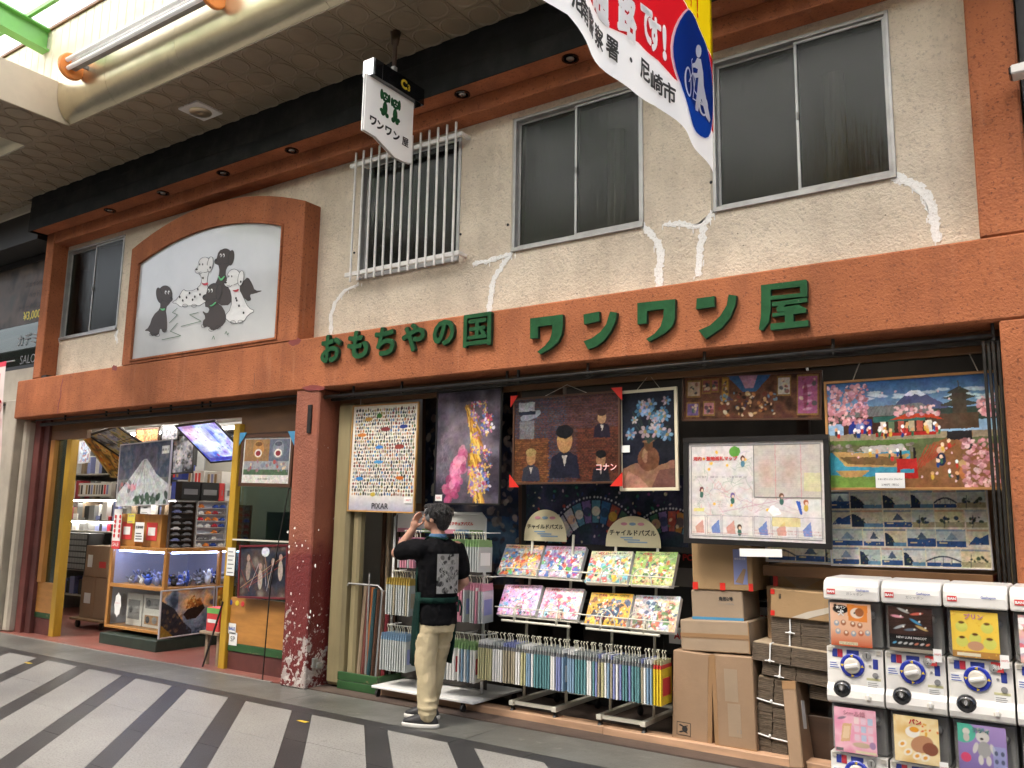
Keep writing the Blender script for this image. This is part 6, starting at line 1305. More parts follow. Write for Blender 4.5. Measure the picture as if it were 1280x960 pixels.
q, f, w, h = framed('framed_map', [(850.5, 548.5), (1034, 542), (1041, 688), (858, 678)], .18, p_map, 'black_frame', .035, 'illustrated white map in a thick black frame with rounded inner border', res=330, depth=.035, fin=(.006, .06))
for a0, a1, c0, c1 in ((.055, w-.055, h-.058, h-.054), (.055, w-.055, .052, .056), (.052, .056, .06, h-.06), (w-.058, w-.054, .06, h-.06), (w*.5, w*.5+.004, h*.44, h-.06), (w*.5, w-.06, h*.44, h*.44+.004)): MB(f).box(a0, a1, .0115, .013, c0, c1).build('map_border', 'ink_grey', q)
txt('河内・聖地巡礼マップ', f, w*.23, h*.80, w*.32, .05, 'ink_red', q, b=.011, bold=.04)
for k in range(3): p = P(888+38*k, 546, .17)
t = thing('paper_slip', 'white paper slip hanging under the black framed map', 'notice', (0, 0, 0)); f2, w2, h2 = fit((924, 686), (978, 686), (977, 697), (925, 695), .17); MB(f2).box(0, w2, 0, .004, 0, h2).build('paper', 'paper', t)
q, f, w, h = framed('framed_puzzle', [(1030, 477), (1250, 462), (1252, 612), (1034, 613)], .23, p_fuji, 'wood_frame', .016, 'large framed print of Mount Fuji, cherry trees, a boat and a red bridge', res=330)
for s_ in (0, 1): MB(f).tube([(w*(.18 if s_ == 0 else .9), .02, h), (w*(.24 if s_ == 0 else .84), .05, h+.16)], .0035, 4).build('cord', 'cord_wire', q)
MB(f).tube([(w*.24, .05, h+.16), (w*.84, .05, h+.16)], .0035, 4).build('cord', 'cord_wire', q)
f2, w2, h2 = fit((1094, 591), (1131, 591), (1131, 610), (1095, 610), .225); MB(f).box(0, .001, .01, .012, .02, .021)
def card_on(par, f2, w2, h2, t1, t2): 
    MB(f2).box(0, w2, 0, .002, 0, h2).build('price_card', 'paper', par); txt(t1, f2, w2/2, h2*.58, w2*.85, h2*.3, 'ink', par, b=-.002, bold=.02); txt(t2, f2, w2/2, h2*.22, w2*.6, h2*.16, 'ink', par, b=-.002)
card_on(q, f2, w2, h2, 'スヌーピー イン ジャパン', '2,980円（税込）')
framed('framed_puzzle', [(1036, 612), (1238, 610), (1238, 712), (1036, 708)], .42, p_ukiyo, 'silver_frame', .008, 'wide puzzle of many small blue woodblock landscapes under the Fuji print', res=260)
framed('framed_puzzle', [(956, 600), (1040, 600), (1040, 706), (956, 702)], .44, p_ukiyo, 'silver_frame', .008, 'puzzle of blue woodblock landscapes mostly hidden behind the framed map', res=200)
framed('framed_puzzle', [(527, 492), (652, 480), (652, 735), (527, 735)], .62, p_crowd, 'brown_frame', .035, 'huge dark blue crowd painting puzzle standing behind the flower print', res=170)
framed('framed_puzzle', [(652, 592), (866, 586), (866, 692), (652, 684)], .58, p_fan, 'black_frame', .04, 'wide black framed print of fanned film strips behind the puzzle racks', res=200)
# shelf and odds behind
carton('wooden_shelf', P(958, 705, .5).x, P(1242, 705, .5).x, .42, .85, P(1000, 713, .42).z-.045, P(1000, 708, .42).z, 'wood_brown', 'brown wooden shelf board above the cardboard boxes on the right', 'shelf')
p = P(962, 740, .5); carton('board', p.x-.02, p.x+.06, .5, .56, .02, 1.08, 'ply', 'upright plywood edge left of the open cardboard box', 'board')
p = P(1180, 726, .5); carton('red_box', p.x-.35, p.x+.35, .45, .8, p.z-.3, p.z, 'paper_red', 'flat red box top behind the capsule machines')
p0, p1 = P(843, 690, .9), P(868, 690, .9); z1, z0 = P(855, 690, .9).z, P(855, 850, .9).z
carton('model_box', p0.x-.1, p1.x+.5, .9, 1.1, .5, z1+.02, 'black', 'tall black model car box behind the second puzzle rack', extra=lambda t, f, w, d, h: (txt('PORSCHE', f, .32, h-.06, .3, .05, 'ink_red', t, b=-.003, bold=.03), MB(f).box(.05, .4, -.004, -.001, h-.28, h-.14).build('picture', 'ink_grey', t), MB(f).box(.05, w-.05, -.004, -.001, .08, .20).build('white_band', 'paper', t), txt('AUDI S', f, .2, .14, .22, .06, 'ink_red', t, b=-.006, bold=.04)))
p = P(955, 770, .8); carton('model_box', p.x-.3, p.x+.15, .8, 1.0, p.z-.3, p.z+.10, 'black', 'black model box with red lettering behind the cardboard stack', extra=lambda t, f, w, d, h: (MB(f).box(.05, w-.01, -.004, -.001, h*.5, h*.9).build('white_band', 'paper', t), txt('Toy', f, w*.62, h*.7, .16, .09, 'ink_red', t, b=-.006, bold=.05)))
carton('ply_panel', P(1252, 600, .5).x-.9, P(1252, 600, .5).x, 1.2, 1.25, .02, 2.3, 'ply', 'tall plywood panel at the back behind the capsule machines', 'board')
for i, (px, w_) in enumerate(((660, .5), (700, .45), (740, .4))):
    p = P(px, 790, 1.0); carton('dark_goods', p.x-w_/2, p.x+w_/2, 1.0, 1.3, .02, .62+.1*i, 'inner_dark', ['dark wrapped goods on the floor behind the first puzzle rack', 'dark wrapped goods behind the gap between the racks', 'dark wrapped goods behind the second puzzle rack'][i], 'box')
# strips of picture frame moulding in a green crate
x0, x1 = -5.60, -5.13
CR = thing('green_crate', 'green painted wooden crate holding frame moulding samples', 'crate', ((x0+x1)/2, .4, 0))
for z in (.012, .086): MB().box(x0, x1, .20, .222, z, z+.07).build('slat', 'green_paint', CR, bevel=.003); MB().box(x1-.022, x1, .223, .62, z, z+.07).build('slat', 'green_paint', CR, bevel=.003); MB().box(x0, x0+.02, .223, .62, z, z+.07).build('slat', 'green_paint', CR)
MB().box(x0+.02, x1-.02, .223, .6, .0, .02).build('bottom', 'green_dark', CR)
M('teal_dark', (.02, .06, .07), .4); M('rust', (.30, .10, .03), .4)
cols = [('paper', 'white'), ('green_dark', 'black green'), ('black', 'black'), ('card_pale', 'tan'), ('old_red', 'dark red'), ('rust', 'rust orange'), ('teal_dark', 'dark teal'), ('brown_frame', 'dark brown'), ('grey_knob', 'grey'), ('wood_dark', 'near black brown'), ('red_frame', 'wine red')]
for i, (mt, nm) in enumerate(cols):
    a_ = x0+.035+.039*i; hh = .88-.006*i; f = Fr((a_, .27+.01*(i % 3), .025), (1, 0, 0), (.0, .06, 1)); m = MB(f); m.box(0, .024, 0, .018, 0, hh); m.box(.024, .034, .004, .018, 0, hh)
    tag(m.build('frame_moulding', mt, bevel=.002), '%s picture frame moulding standing in the green crate' % nm, 'moulding', 'frame mouldings in the green crate')
m = MB(); m.tube([(x0+.02, .24, .87), (x0+.06, .23, .905), (x1-.06, .23, .905), (x1-.02, .24, .87)], .008, 6); m.tube([(x1-.16, .225, .16), (x1-.16, .225, 1.0)], .009, 6); m.build('holder', 'aluminium', CR)
for i, (a_, w_, mt, zt) in enumerate(((-5.44, .03, 'brown_frame', 1.62), (-5.38, .028, 'card_pale', 1.6), (-5.31, .07, 'wood_dark', 1.62))): tag(MB().box(a_, a_+w_, .52, .55, .03, zt).build('long_moulding', mt, bevel=.002), ['brown long moulding behind the crate, leftmost of three', 'pale long moulding behind the crate, middle of three', 'broad dark moulding behind the crate, right of three'][i], 'moulding')
carton('backing_board', -5.22, -4.75, .72, .74, .03, 1.62, 'ply', 'tall brown fibre board leaning behind the frame mouldings', 'board', extra=lambda t, f, w, d, h: MB(f).box(.0, w, -.003, -.001, h*.46, h*.60).build('pale_band', 'beige_wall', t))
# ------------------------------------------------------------------ racks with hanging packs
PK = {}
def pack_mesh(key, body, head, h=.29, d=.20):
    if key in PK: return PK[key]
    f = Fr((0, 0, 0), (0, 1, 0), (0, 0, 1)); m = MB(f)          # faces point to +x
    m.cur = 0; m.box(0, d, -.006, .006, -h, -.055); m.cur = 1; m.box(0, d, -.004, .004, -.054, -.03); m.cur = 2; m.box(.004, d-.004, -.0025, .0025, -.029, .0)
    m.cur = 3; m.tube([(d*.5, 0, -.005), (d*.5, 0, .03), (d*.5-.015, 0, .048), (d*.5-.005, 0, .06), (d*.5+.012, 0, .055)], .004, 5)
    m.cur = 4; m.box(d*.15, d*.85, -.0072, -.0061, -h*.8, -h*.4)
    o = m.build('pk', body); PK[key] = o.data; bpy.data.objects.remove(o); return PK[key]
def pack(x, y, z, key, body, label, group, **k):
    o = bpy.data.objects.new('hanging_pack', pack_mesh(key, body, None, **k)); COL.objects.link(o); o.location = (x, y, z); o.rotation_euler = (random.uniform(-.02, .02), 0, random.uniform(-.12, .12)); WL[o.name] = Vector((x, y, z)); o['label'] = label; o['category'] = 'pack'; o['group'] = group; return o
M('teal', (.12, .27, .29), .45); M('pale_green', (.25, .40, .17), .4); M('pink', (.56, .24, .31), .4); M('sky', (.22, .34, .47), .4); M('pale_yellow', (.52, .50, .28), .45); M('tan', (.36, .32, .23), .5); M('clear_pack', (.44, .47, .46), .15, coat=.5); M('hook_plastic', (.62, .60, .48), .4); M('ochre', (.42, .30, .06), .5)
keys = {'teal': ['teal', 'grey_knob', 'clear_pack', 'hook_plastic', 'paper'], 'blue': ['sky', 'grey_knob', 'paper', 'hook_plastic', 'paper'], 'grey': ['paper', 'grey_knob', 'clear_pack', 'hook_plastic', 'pale_yellow'], 'yellow': ['pale_yellow', 'grey_knob', 'paper', 'hook_plastic', 'paper'], 'tan': ['tan', 'grey_knob', 'paper_blue', 'hook_plastic', 'paper_red'], 'purple': ['paper_blue', 'grey_knob', 'clear_pack', 'hook_plastic', 'pink'], 'redyel': ['yellow', 'paper_red', 'pale_yellow', 'hook_plastic', 'paper_red']}
seq = ['yellow']*3+['grey']*2+['tan']*3+['grey', 'yellow', 'blue', 'grey']+['teal']*3+['grey', 'purple']+['blue']*3+['teal']*6+['grey', 'yellow', 'teal', 'tan', 'blue']+['teal', 'yellow', 'grey', 'teal', 'tan']
xa, xb = P(612, 790, .30).x, P(836, 810, .30).x; n = 66; zr = P(720, 797, .30).z
for i in range(n):
    k = 'redyel' if i >= n-3 else seq[int(i*len(seq)/n)] if i < n*.62 else random.choice(['teal', 'teal', 'blue', 'yellow', 'tan', 'purple', 'grey'])
    if i == n//2: continue
    nm = {'teal': 'teal', 'blue': 'light blue', 'grey': 'white and grey', 'yellow': 'pale yellow', 'tan': 'tan', 'purple': 'violet', 'redyel': 'red and yellow'}[k]; wh = 'left rack beside the white stand' if i < n//2 else 'right rack beside the cardboard boxes'
    pack(xa+(xb-xa)*i/(n-1), .16+random.uniform(-.006, .006), zr-.075, k, keys[k], 'slim %s pack under the %s' % (nm, wh), '%s packs under the %s' % (nm, wh))
def wire(mb, pts, r=.004): mb.tube(pts, r, 6)
def p_busy(pal, bg):
    def pp(cv):
        cv.cloud(3, c_(*bg), random.randint(1, 99)); cv.poly([(0, .05), (cv.A*.45, .5), (cv.A*.2, 1), (0, 1)], hx(pal[1]), .45); cv.poly([(cv.A, .0), (cv.A*.6, .4), (cv.A*.8, .9), (cv.A, 1)], hx(pal[3]), .35)
        for q_ in range(7):
            x_, y_, s_ = random.uniform(.15, cv.A-.15), random.uniform(.25, .6), random.uniform(.10, .17); cv.ell(x_, y_-s_, s_*.6, s_*1.2, hx(random.choice(pal))); cv.ell(x_, y_+s_*.5, s_*.55, s_*.6, hx(random.choice(('e8c8a8', 'c89878', 'f0e0d0')))); cv.ell(x_, y_+s_*.95, s_*.6, s_*.4, hx(random.choice(pal)))
        cv.blobs(50, (.03, .11), c_(*pal), (0.02, cv.A-.02, .05, .8), 2.2, .9); cv.blobs(60, (.02, .04), c_('f0f0e8', '202838', pal[0]), (0.02, cv.A-.02, .05, .8), 2, .85)
        cv.rect(0, cv.A, .87, 1, hx(bg[0]), .6); cv.fauxtext(cv.A*.1, cv.A*.9, .89, .98, 1, hx('303040'))
        cv.line(0, .1, cv.A, .9, .02, (.8, .8, .8), .25)
    return pp
s1 = lambda x, y: (620+x/3.2, 620+y/3.2)
boxes = [([(33, 195), (187, 197), (163, 322), (12, 310)], .40, ['d88040', '3c78b8', 'e8c850', 'c04838', '58a860'], ['e0b070', '8cb0c8', 'f0d0a0'], 'upper left puzzle box on the first rack, orange and blue'),
 ([(195, 198), (355, 205), (335, 328), (175, 322)], .40, ['c03838', '3868a8', 'f0f0f0', '50a050', '9050a0'], ['d0a8c0', 'b8c8d8', 'c84858'], 'upper right puzzle box on the first rack, red, white and blue'),
 ([(30, 355), (180, 357), (160, 480), (8, 472)], .32, ['f0a0c0', 'c8a0e0', 'f8e0f0', '80b0e0', 'e870a0'], ['f0c0d8', 'e8d0e8', 'd890b8'], 'lower left puzzle box on the first rack, pastel pink'),
 ([(195, 365), (348, 372), (328, 495), (170, 485)], .32, ['f0b0a0', 'e878a0', 'a0d0e8', 'f8f0c8', 'c06080'], ['f0c8d0', 'c8d8e8', 'e8a8b8'], 'lower right puzzle box on the first rack, pink and pale blue'),
 ([(380, 220), (545, 222), (525, 352), (358, 345)], .36, ['68a8c0', 'e8b040', 'c85858', '58986c', 'd8d8e8'], ['c8c8a0', 'a0c0c0', 'e0b878'], 'upper left puzzle box on the second rack, pale mixed colours'),
 ([(553, 222), (723, 225), (708, 360), (540, 352)], .36, ['b86030', '507838', 'e0c8a0', '384858', '90b048'], ['8cb060', 'd8d890', 'a07850'], 'upper right puzzle box on the second rack, green and fox brown'),
 ([(378, 385), (545, 393), (528, 522), (357, 512)], .28, ['304868', '805030', '283038', 'c86040', '507080'], ['e8b840', 'f0c850', 'd89830'], 'lower left puzzle box on the second rack, bright yellow'),
 ([(553, 395), (735, 403), (718, 545), (540, 535)], .28, ['304868', '905038', 'd06858', '587848', 'c0c8d8'], ['b8ccd8', 'e0d0b0', 'e8b090'], 'lower right puzzle box on the second rack, pale blue with small pictures')]
for pts, y, pal, bg_, lb in boxes:
    a = [s1(*p) for p in pts]; f, w, h = fit4([P(*a[0], y+.13), P(*a[1], y+.13), P(*a[2], y), P(*a[3], y)])
    t = thing('puzzle_box', lb, 'puzzle box', f(w/2, .02, 0), 'puzzle boxes on the two racks'); MB(f).box(0, w, .002, .045, 0, h).build('box', 'paper', t, bevel=.002)
    cv = Cv(w, h, 300); p_busy(pal, bg_)(cv); cv.finish(.03, .22, seed=len(COL.objects) % 97); cv.sheet('print', f, 0, 0, .0, t)
    txt('パズル', f, w*.3, h*.92, w*.4, h*.09, 'ink_red', t, b=-.002, bold=.04)
def puzzle_rack(L, R, sgn, topy, ylist, lb, base):
    """L, R: x of the posts"""
    t = thing('puzzle_rack', lb, 'display rack', ((L+R)/2, .45, 0)); xm = (L+R)/2
    for x in (L, R):
        m = MB(); m.tube([(x, .42, .13), (x, .45, .75), (x, .52, 1.38)], .011, 8); m.build('post', 'rack_cream', t, smooth=True)
        m = MB(); m.tube([(x, .46, .80), (x, .40, .83), (x, .30, .82), (x, .27, .78), (x, .27, .72)], .010, 8); m.build('arm', 'rack_cream', t, smooth=True)
        MB().box(x-.02, x+.02, .24, .95, .10, .135).build('foot', 'rack_cream', t, bevel=.003)
        for yy in (.27, .92):
            c = MB(); c.lathe([(.030, -.012), (.033, 0), (.030, .012)], (x, yy, .046), 'a', 14); c.build('castor', 'caster', t, smooth=False); MB().box(x-.012, x+.012, yy-.01, yy+.01, .07, .1).build('castor_stem', 'steel_dark', t)
    MB().box(L+.021, R-.021, .26, .285, .105, .13).build('cross_bar', 'rack_cream', t); MB().box(L+.021, R-.021, .88, .905, .105, .13).build('cross_bar', 'rack_cream', t)
    MB().tube([(L-.12, .27, .715), (R+.12, .27, .715)], .009, 8).build('hanging_rail', 'rack_cream', t)
    for z, y in ylist:
        m = MB(); m.tube([(L-.16, y+.05, z-.005), (L-.16, y-.02, z-.005), (R+.16, y-.02, z-.005), (R+.16, y+.05, z-.005)], .004, 6); m.tube([(L-.2, y-.030, z+.06), (R+.2, y-.030, z+.06)], .0045, 6)
        for cx in ((L+xm)/2-.04, (R+xm)/2+.04): m.tube([(cx+.08*math.cos(a), y-.030, z-.004+.115*math.sin(a)) for a in np.linspace(0, math.pi, 13)], .0045, 5)
        m.box(L-.16, R+.16, y-.01, y+.16, z-.012, z-.008); m.build('wire_shelf', 'rack_cream', t)
    (ax, ay), (bx, by), top = sgn; pa, pb, pt = P(ax, ay, .5), P(bx, by, .5), P((ax+bx)/2, top, .5); cx, rx, z0, rz = (pa.x+pb.x)/2, (pb.x-pa.x)/2, (pa.z+pb.z)/2, pt.z-(pa.z+pb.z)/2
    M('sign_cream', (.60, .55, .36), .5, var=(8, .05))
    sg = MB().prism([(cx+rx*math.cos(a)*(1), z0+rz*max(0, math.sin(a))**.8) for a in np.linspace(0, math.pi, 22)], .5, .506).build('sign_board', 'sign_cream', t)
    txt('チャイルドパズル', WF, cx, z0+rz*.46, rx*1.7, rz*.22, 'ink', sg, b=.498, bold=.03)
    for k in range(3): MB().prism([(cx-.07+.07*k+.028*math.cos(a), z0+rz*.74+.012*math.sin(a)) for a in np.linspace(0, 6.28, 12)[:-1]], .497, .4995).build('oval_mark', ['pink', 'sky', 'pink'][k], sg)
    for k in range(3): MB().box(cx-.10+.03*k, cx+.0+.06*k, .497, .4995, z0+rz*(.28-.07*k), z0+rz*(.32-.07*k)).build('print_line', 'sky', sg)
    return t
def zx(px, py, y): v = P(px, py, y); return v
L1, R1 = zx(655, 780, .45).x, zx(703, 780, .45).x; L2, R2 = zx(765, 790, .42).x, zx(818, 790, .42).x
puzzle_rack(zx(644, 880, .3).x, zx(697, 890, .3).x, ((655, 675), (708, 678), 637), 0, [(zx(650, 720, .40).z, .40), (zx(650, 770, .32).z, .32)], 'cream wire rack with puzzle boxes and half-round sign, beside the white stand', 0)
puzzle_rack(zx(753, 903, .3).x, zx(808, 913, .3).x, ((757, 683), (826, 685), 645), 0, [(zx(780, 729, .36).z, .36), (zx(780, 783, .28).z, .28)], 'cream wire rack with puzzle boxes and half-round sign, beside the cardboard boxes', 0)
# white stand with green and pink packs
wx0, wx1 = P(489, 780, .42).x, P(604, 780, .42).x; wz = P(590, 642, .42).z
WS = thing('white_stand', 'white display stand with header card and three rows of hanging packs, behind the person', 'display rack', ((wx0+wx1)/2, .42, 0))
MB().box(-5.12, wx1+.14, .12, .80, .085, .105).build('base_shelf', 'rack_white', WS, bevel=.004)
for x, yy in ((-5.08, .16), (wx1+.02, .15), (wx1+.1, .74), (-5.05, .74), (-4.6, .14)): MB().lathe([(.026, -.012), (.030, 0), (.026, .012)], (x, yy, .04), 'a', 12).build('castor', 'caster', WS); MB().box(x-.012, x+.012, yy-.012, yy+.012, .062, .084).build('castor_stem', 'black', WS)
MB().tube([(wx0, .42, .1), (wx0, .42, wz-.04), (wx0+.03, .42, wz), (wx1-.04, .42, wz), (wx1, .42, wz-.04), (wx1, .42, .1)], .012, 8).build('frame', 'rack_white', WS, smooth=True)
MB().box(wx0+.02, wx1-.02, .43, .436, wz-.17, wz-.01).build('header_card', 'paper', WS)
txt('ピクチュアパズル', WF, wx1-.26, wz-.085, .26, .04, 'ink_red', WS, b=.426, bold=.05)
for i, mt in enumerate(('pink', 'sky', 'pale_green', 'pink', 'sky', 'pale_green')):
    a = wx1-.02-.145*(3-i) if i < 3 else wx0+.03+.14*(i-3); MB().box(a, a+.135, .424, .428, wz-.17, wz-.135).build('colour_tab', mt, WS)
MB().box(wx0+.01, wx1-.01, .50, .505, .12, wz-.2).build('mesh_back', 'inner_dark', WS)
k2 = {'green': ['clear_pack', 'pale_green', 'pale_green', 'hook_plastic', 'paper'], 'pinkp': ['clear_pack', 'pink', 'pink', 'hook_plastic', 'paper_blue'], 'pinkw': ['pink', 'paper', 'pink', 'hook_plastic', 'paper'], 'gold': ['clear_pack', 'ochre', 'ochre', 'hook_plastic', 'tan'], 'gold2': ['tan', 'ochre', 'ochre', 'hook_plastic', 'pink'], 'bluep': ['clear_pack', 'sky', 'sky', 'hook_plastic', 'paper_blue'], 'greenmix': ['paper', 'pale_green', 'pale_green', 'hook_plastic', 'panel_red'], 'greenmix2': ['sky', 'pale_green', 'pale_green', 'hook_plastic', 'panel_red']}
cl_ = lambda a, b, z=.16: (P(a, 740, z).x, P(b, 740, z).x)
rowsW = [(668, [(*cl_(496, 517), 'pinkw', 'pinkp'), (*cl_(558, 575), 'green', 'green'), (*cl_(580, 600), 'green', 'green')], .25, 'green and pink packs in the top row of the white stand'), (722, [(*cl_(483, 514), 'gold', 'gold2'), (*cl_(560, 583), 'pinkw', 'pinkp'), (*cl_(588, 606), 'pinkp', 'pinkw')], .30, 'gold and pink packs in the middle row of the white stand'), (795, [(*cl_(479, 512), 'bluep', 'bluep'), (*cl_(545, 572), 'greenmix', 'green'), (*cl_(575, 598), 'greenmix2', 'greenmix')], .30, 'blue and green packs in the bottom row of the white stand')]
lbl = {'green': 'green topped clear pack hanging on the white stand', 'pinkp': 'pink topped clear pack hanging on the white stand', 'pinkw': 'pink pack hanging on the white stand', 'gold': 'gold topped clear pack in the middle row of the white stand', 'gold2': 'tan pack in the middle row of the white stand', 'bluep': 'blue topped clear pack at the lower left of the white stand', 'greenmix': 'white pack with green top in the bottom row of the white stand', 'greenmix2': 'blue pack with green top in the bottom row of the white stand'}
for py, cl, hh, gname in rowsW:
    z = P(580, py, .2).z
    for a, b_, ka, kb in cl:
        n = max(3, int((b_-a)/.026))
        for i in range(n):
            k = random.choice((ka, kb)); pack(a+(b_-a)*i/n, .16, z-.04, k+str(hh), k2[k], lbl[k], 'packs: '+lbl[k], h=hh, d=.17)
        MB().tube([(a-.02, .255, z+.015), (b_+.01, .255, z+.015)], .005, 6).build('hook_rail', 'rack_white', WS)
        for xx in (a-.01, b_): MB().tube([(xx, .255, z+.015), (xx, .42, z+.015)], .004, 6).build('hook', 'rack_white', WS)
# ------------------------------------------------------------------ cardboard boxes and bundles
g1 = lambda x, y: (820+x/3.0, 640+y/3.0)
def pxbox(nm, pts, y, d, mat, label, cat='box', extra=None, group=None, lean=0, bevel=.006):
    a = [g1(*p) for p in pts]; f, w, h = fit4([P(*a[0], y+lean), P(*a[1], y+lean), P(*a[2], y), P(*a[3], y)])
    t = thing(nm, label, cat, f(w/2, d/2, 0), group); MB(f).box(0, w, 0, d, 0, h).build('body', mat, t, bevel=bevel)
    if extra: extra(t, f, w, d, h)
    return t
def tape(t, f, x0, x1, z0, z1, mat='pack_tape', b=-.0015): MB(f).box(x0, x1, b, -.0002, z0, z1).build('tape', mat, t)
def exA(t, f, w, d, h):
    tape(t, f, w*.90, w*1.0, .0, h); tape(t, f, 0, w*.90, 0, .03); MB(f).box(w*.89, w*.895, -.002, -.0005, .03, h).build('fold_line', 'card_edge', t)
    MB(f).box(w*.13, w*.47, -.002, -.0002, h*.09, h*.22).build('mark_field', 'card', t)
    m = MB(f); 
    for a0, a1, c0, c1 in ((.13, .47, .085, .09), (.13, .47, .22, .225), (.125, .135, .085, .225), (.465, .475, .085, .225)): m.box(w*a0, w*a1, -.0032, -.0005, h*c0, h*c1)
    m.lathe([(w*.07, 0), (w*.07, .0012)], (w*.33, -.0035, h*.155), 'b', 14)
    m.prism([(w*.17, h*.19), (w*.22, h*.20), (w*.30, h*.185), (w*.40, h*.2), (w*.40, h*.19), (w*.30, h*.172), (w*.24, h*.18)], -.0034, -.0005); m.prism([(w*.17, h*.12), (w*.22, h*.11), (w*.30, h*.125), (w*.40, h*.11), (w*.40, h*.12), (w*.30, h*.138), (w*.24, h*.13)], -.0034, -.0005)
    m.build('care_mark', 'ink', t)
def exB(t, f, w, d, h):
    tape(t, f, 0, w*.10, .0, h); tape(t, f, w*.10, w, 0, .035); tape(t, f, w*.30, w*.62, h*.52, h*.86, 'card_pale'); tape(t, f, w*.35, w*.66, h*.16, h*.50, 'card_pale')
    txt('1 2', f, w*.62, h*.22, w*.12, h*.03, 'ink_grey', t, b=-.003)
pxbox('cardboard_box', [(62, 517), (210, 535), (212, 890), (62, 857)], .27, .30, 'card', 'tall cardboard box with black care mark standing on the sill beside the puzzle rack', extra=exA)
pxbox('cardboard_box', [(213, 535), (362, 545), (378, 915), (216, 890)], .26, .30, 'card', 'tall cardboard box with pale peeled patches, right of the one with the care mark', extra=exB)
pxbox('cardboard_box', [(95, 403), (345, 412), (356, 534), (90, 518)], .30, .42, 'card_pale', 'long cardboard box with a taped seam lying on the two tall boxes', extra=lambda t, f, w, d, h: (tape(t, f, 0, w, h*.42, h*.58), MB(f).box(0, w, -.0025, -.0016, h*.44, h*.455).build('seam', 'card_edge', t), MB(f).box(w*.985, w, -.002, -.0003, 0, h).build('edge_tape', 'pack_tape', t)))
pxbox('cardboard_box', [(130, 290), (325, 297), (328, 408), (137, 402)], .34, .34, 'card_pale', 'grey brown cardboard box with black print and a blue strip along its bottom', extra=lambda t, f, w, d, h: (tape(t, f, 0, w, 0, h*.09, 'blue_tape'), txt('角形2号', f, w*.68, h*.72, w*.32, h*.14, 'ink', t, b=-.002, bold=.05), txt('クラフト封筒 85g', f, w*.68, h*.55, w*.30, h*.08, 'ink_grey', t, b=-.002)))
def exE(t, f, w, d, h):
    for a in (0, .46, .93): tape(t, f, w*a, w*min(1, a+.09), 0, h*.14, 'red_tape')
    MB(f).box(w*.70, w*.92, -.002, -.0003, h*.12, h*.78).build('blue_label', 'paper_blue', t); txt('御取扱注意', f, w*.81, h*.6, w*.18, h*.08, 'ink_white', t, b=-.003)
    MB(f).prism([(w*.72, h*.16), (w*.86, h*.42), (w*.90, h*.40), (w*.84, h*.13)], -.0045, -.0025).build('torn_paper', 'card', t)
pxbox('cardboard_box', [(125, 95), (352, 97), (368, 297), (145, 290)], .33, .36, 'card_tan', 'yellowish cardboard box with blue label and red tape corners, top of the stack', extra=exE)
def exF(t, f, w, d, h):
    for c in (.05, .8): tape(t, f, 0, w*.07, h*c, h*(c+.18), 'red_tape')
    txt('ii', f, w*.16, h*.75, w*.09, h*.17, 'ink', t, b=-.002, bold=.03); MB(f).prism([(w*.35, h*.05), (w*.62, h*.30), (w*1.0, h*.55), (w*1.0, h*.36), (w*.6, h*.05)], -.002, -.0003).build('clear_tape', 'clear_tape', t)
pxbox('cardboard_box', [(432, 290), (660, 302), (660, 420), (427, 388)], .30, .4, 'card_tan', 'wide cardboard box with red tape ends lying on the grey bundles', extra=exF)
# an open box behind with hanging flaps
OB = thing('open_box', 'open cardboard box with a triangular hanging flap under the wooden shelf', 'box', (P(1000, 730, .5).x, .6, .9)); o1, o2 = P(966, 722, .5), P(1060, 722, .5); zz0, zz1 = P(1000, 740, .5).z, P(1000, 714, .5).z
MB().box(o1.x, o2.x, .52, .8, zz0-.1, zz1).build('body', 'card_tan', OB); MB().prism([(o1.x+.02, zz1), (o1.x+.40, zz1), (o1.x+.18, zz0+.01)], .500, .505).build('flap', 'card_pale', OB); MB().box(o1.x+.0, o1.x+.03, .505, .515, zz0, zz1).build('tape', 'red_tape', OB)
def bundle(pts, y, d, label, cols=1, rows=1, strings=(.3,), vertical=False, lean=0, seed=0):
    a = [g1(*p) for p in pts]; f, w, h = fit4([P(*a[0], y+lean), P(*a[1], y+lean), P(*a[2], y), P(*a[3], y)]); t = thing('flattened_boxes', label, 'bundle', f(w/2, d/2, 0), 'tied bundles of flattened boxes')
    m = MB(f); n = max(4, int(h/.011)); r_ = random.Random(seed)
    for k in range(n):
        for c in range(cols):
            j = r_.uniform(-.006, .006); m.box(w*c/cols+.002+j*.5, w*(c+1)/cols-.003+j*.5, abs(j), d, h*k/n+.0015, h*(k+1)/n)
    m.build('sheets', 'bundle', t, kind='stuff'); MB(f).box(.004, w-.004, .01, d-.01, h+.0005, h+.005).build('top_sheet', 'bundle_top', t)
    for s_ in strings: 
        MB(f).tube([(w*s_, -.008, 0), (w*s_, -.008, h*.5), (w*s_, -.008, h+.006), (w*s_, d*.6, h+.009)], .0055, 5).build('string', 'string', t)
        m = MB(f); m.ball((w*s_, -.014, h*.12), (.012, .008, .010), 7, 5); m.tube([(w*s_-.03, -.014, h*.10), (w*s_, -.016, h*.13), (w*s_+.03, -.012, h*.09)], .004, 5); m.build('knot', 'string', t)
    for s_ in rows if isinstance(rows, tuple) else ():
        MB(f).tube([(0, -.006, h*s_), (w*.5, -.010, h*s_-.01), (w, -.006, h*s_-.012)], .0055, 5).build('string', 'string', t); MB(f).ball((w*.46, -.014, h*s_), (.010, .008, .012), 7, 5).build('knot', 'string', t)
    return t
bundle([(430, 392), (660, 415), (660, 474), (431, 452)], .32, .35, 'grey brown bundle directly under the box with red tape ends', 2, 1, (.33,), seed=1)
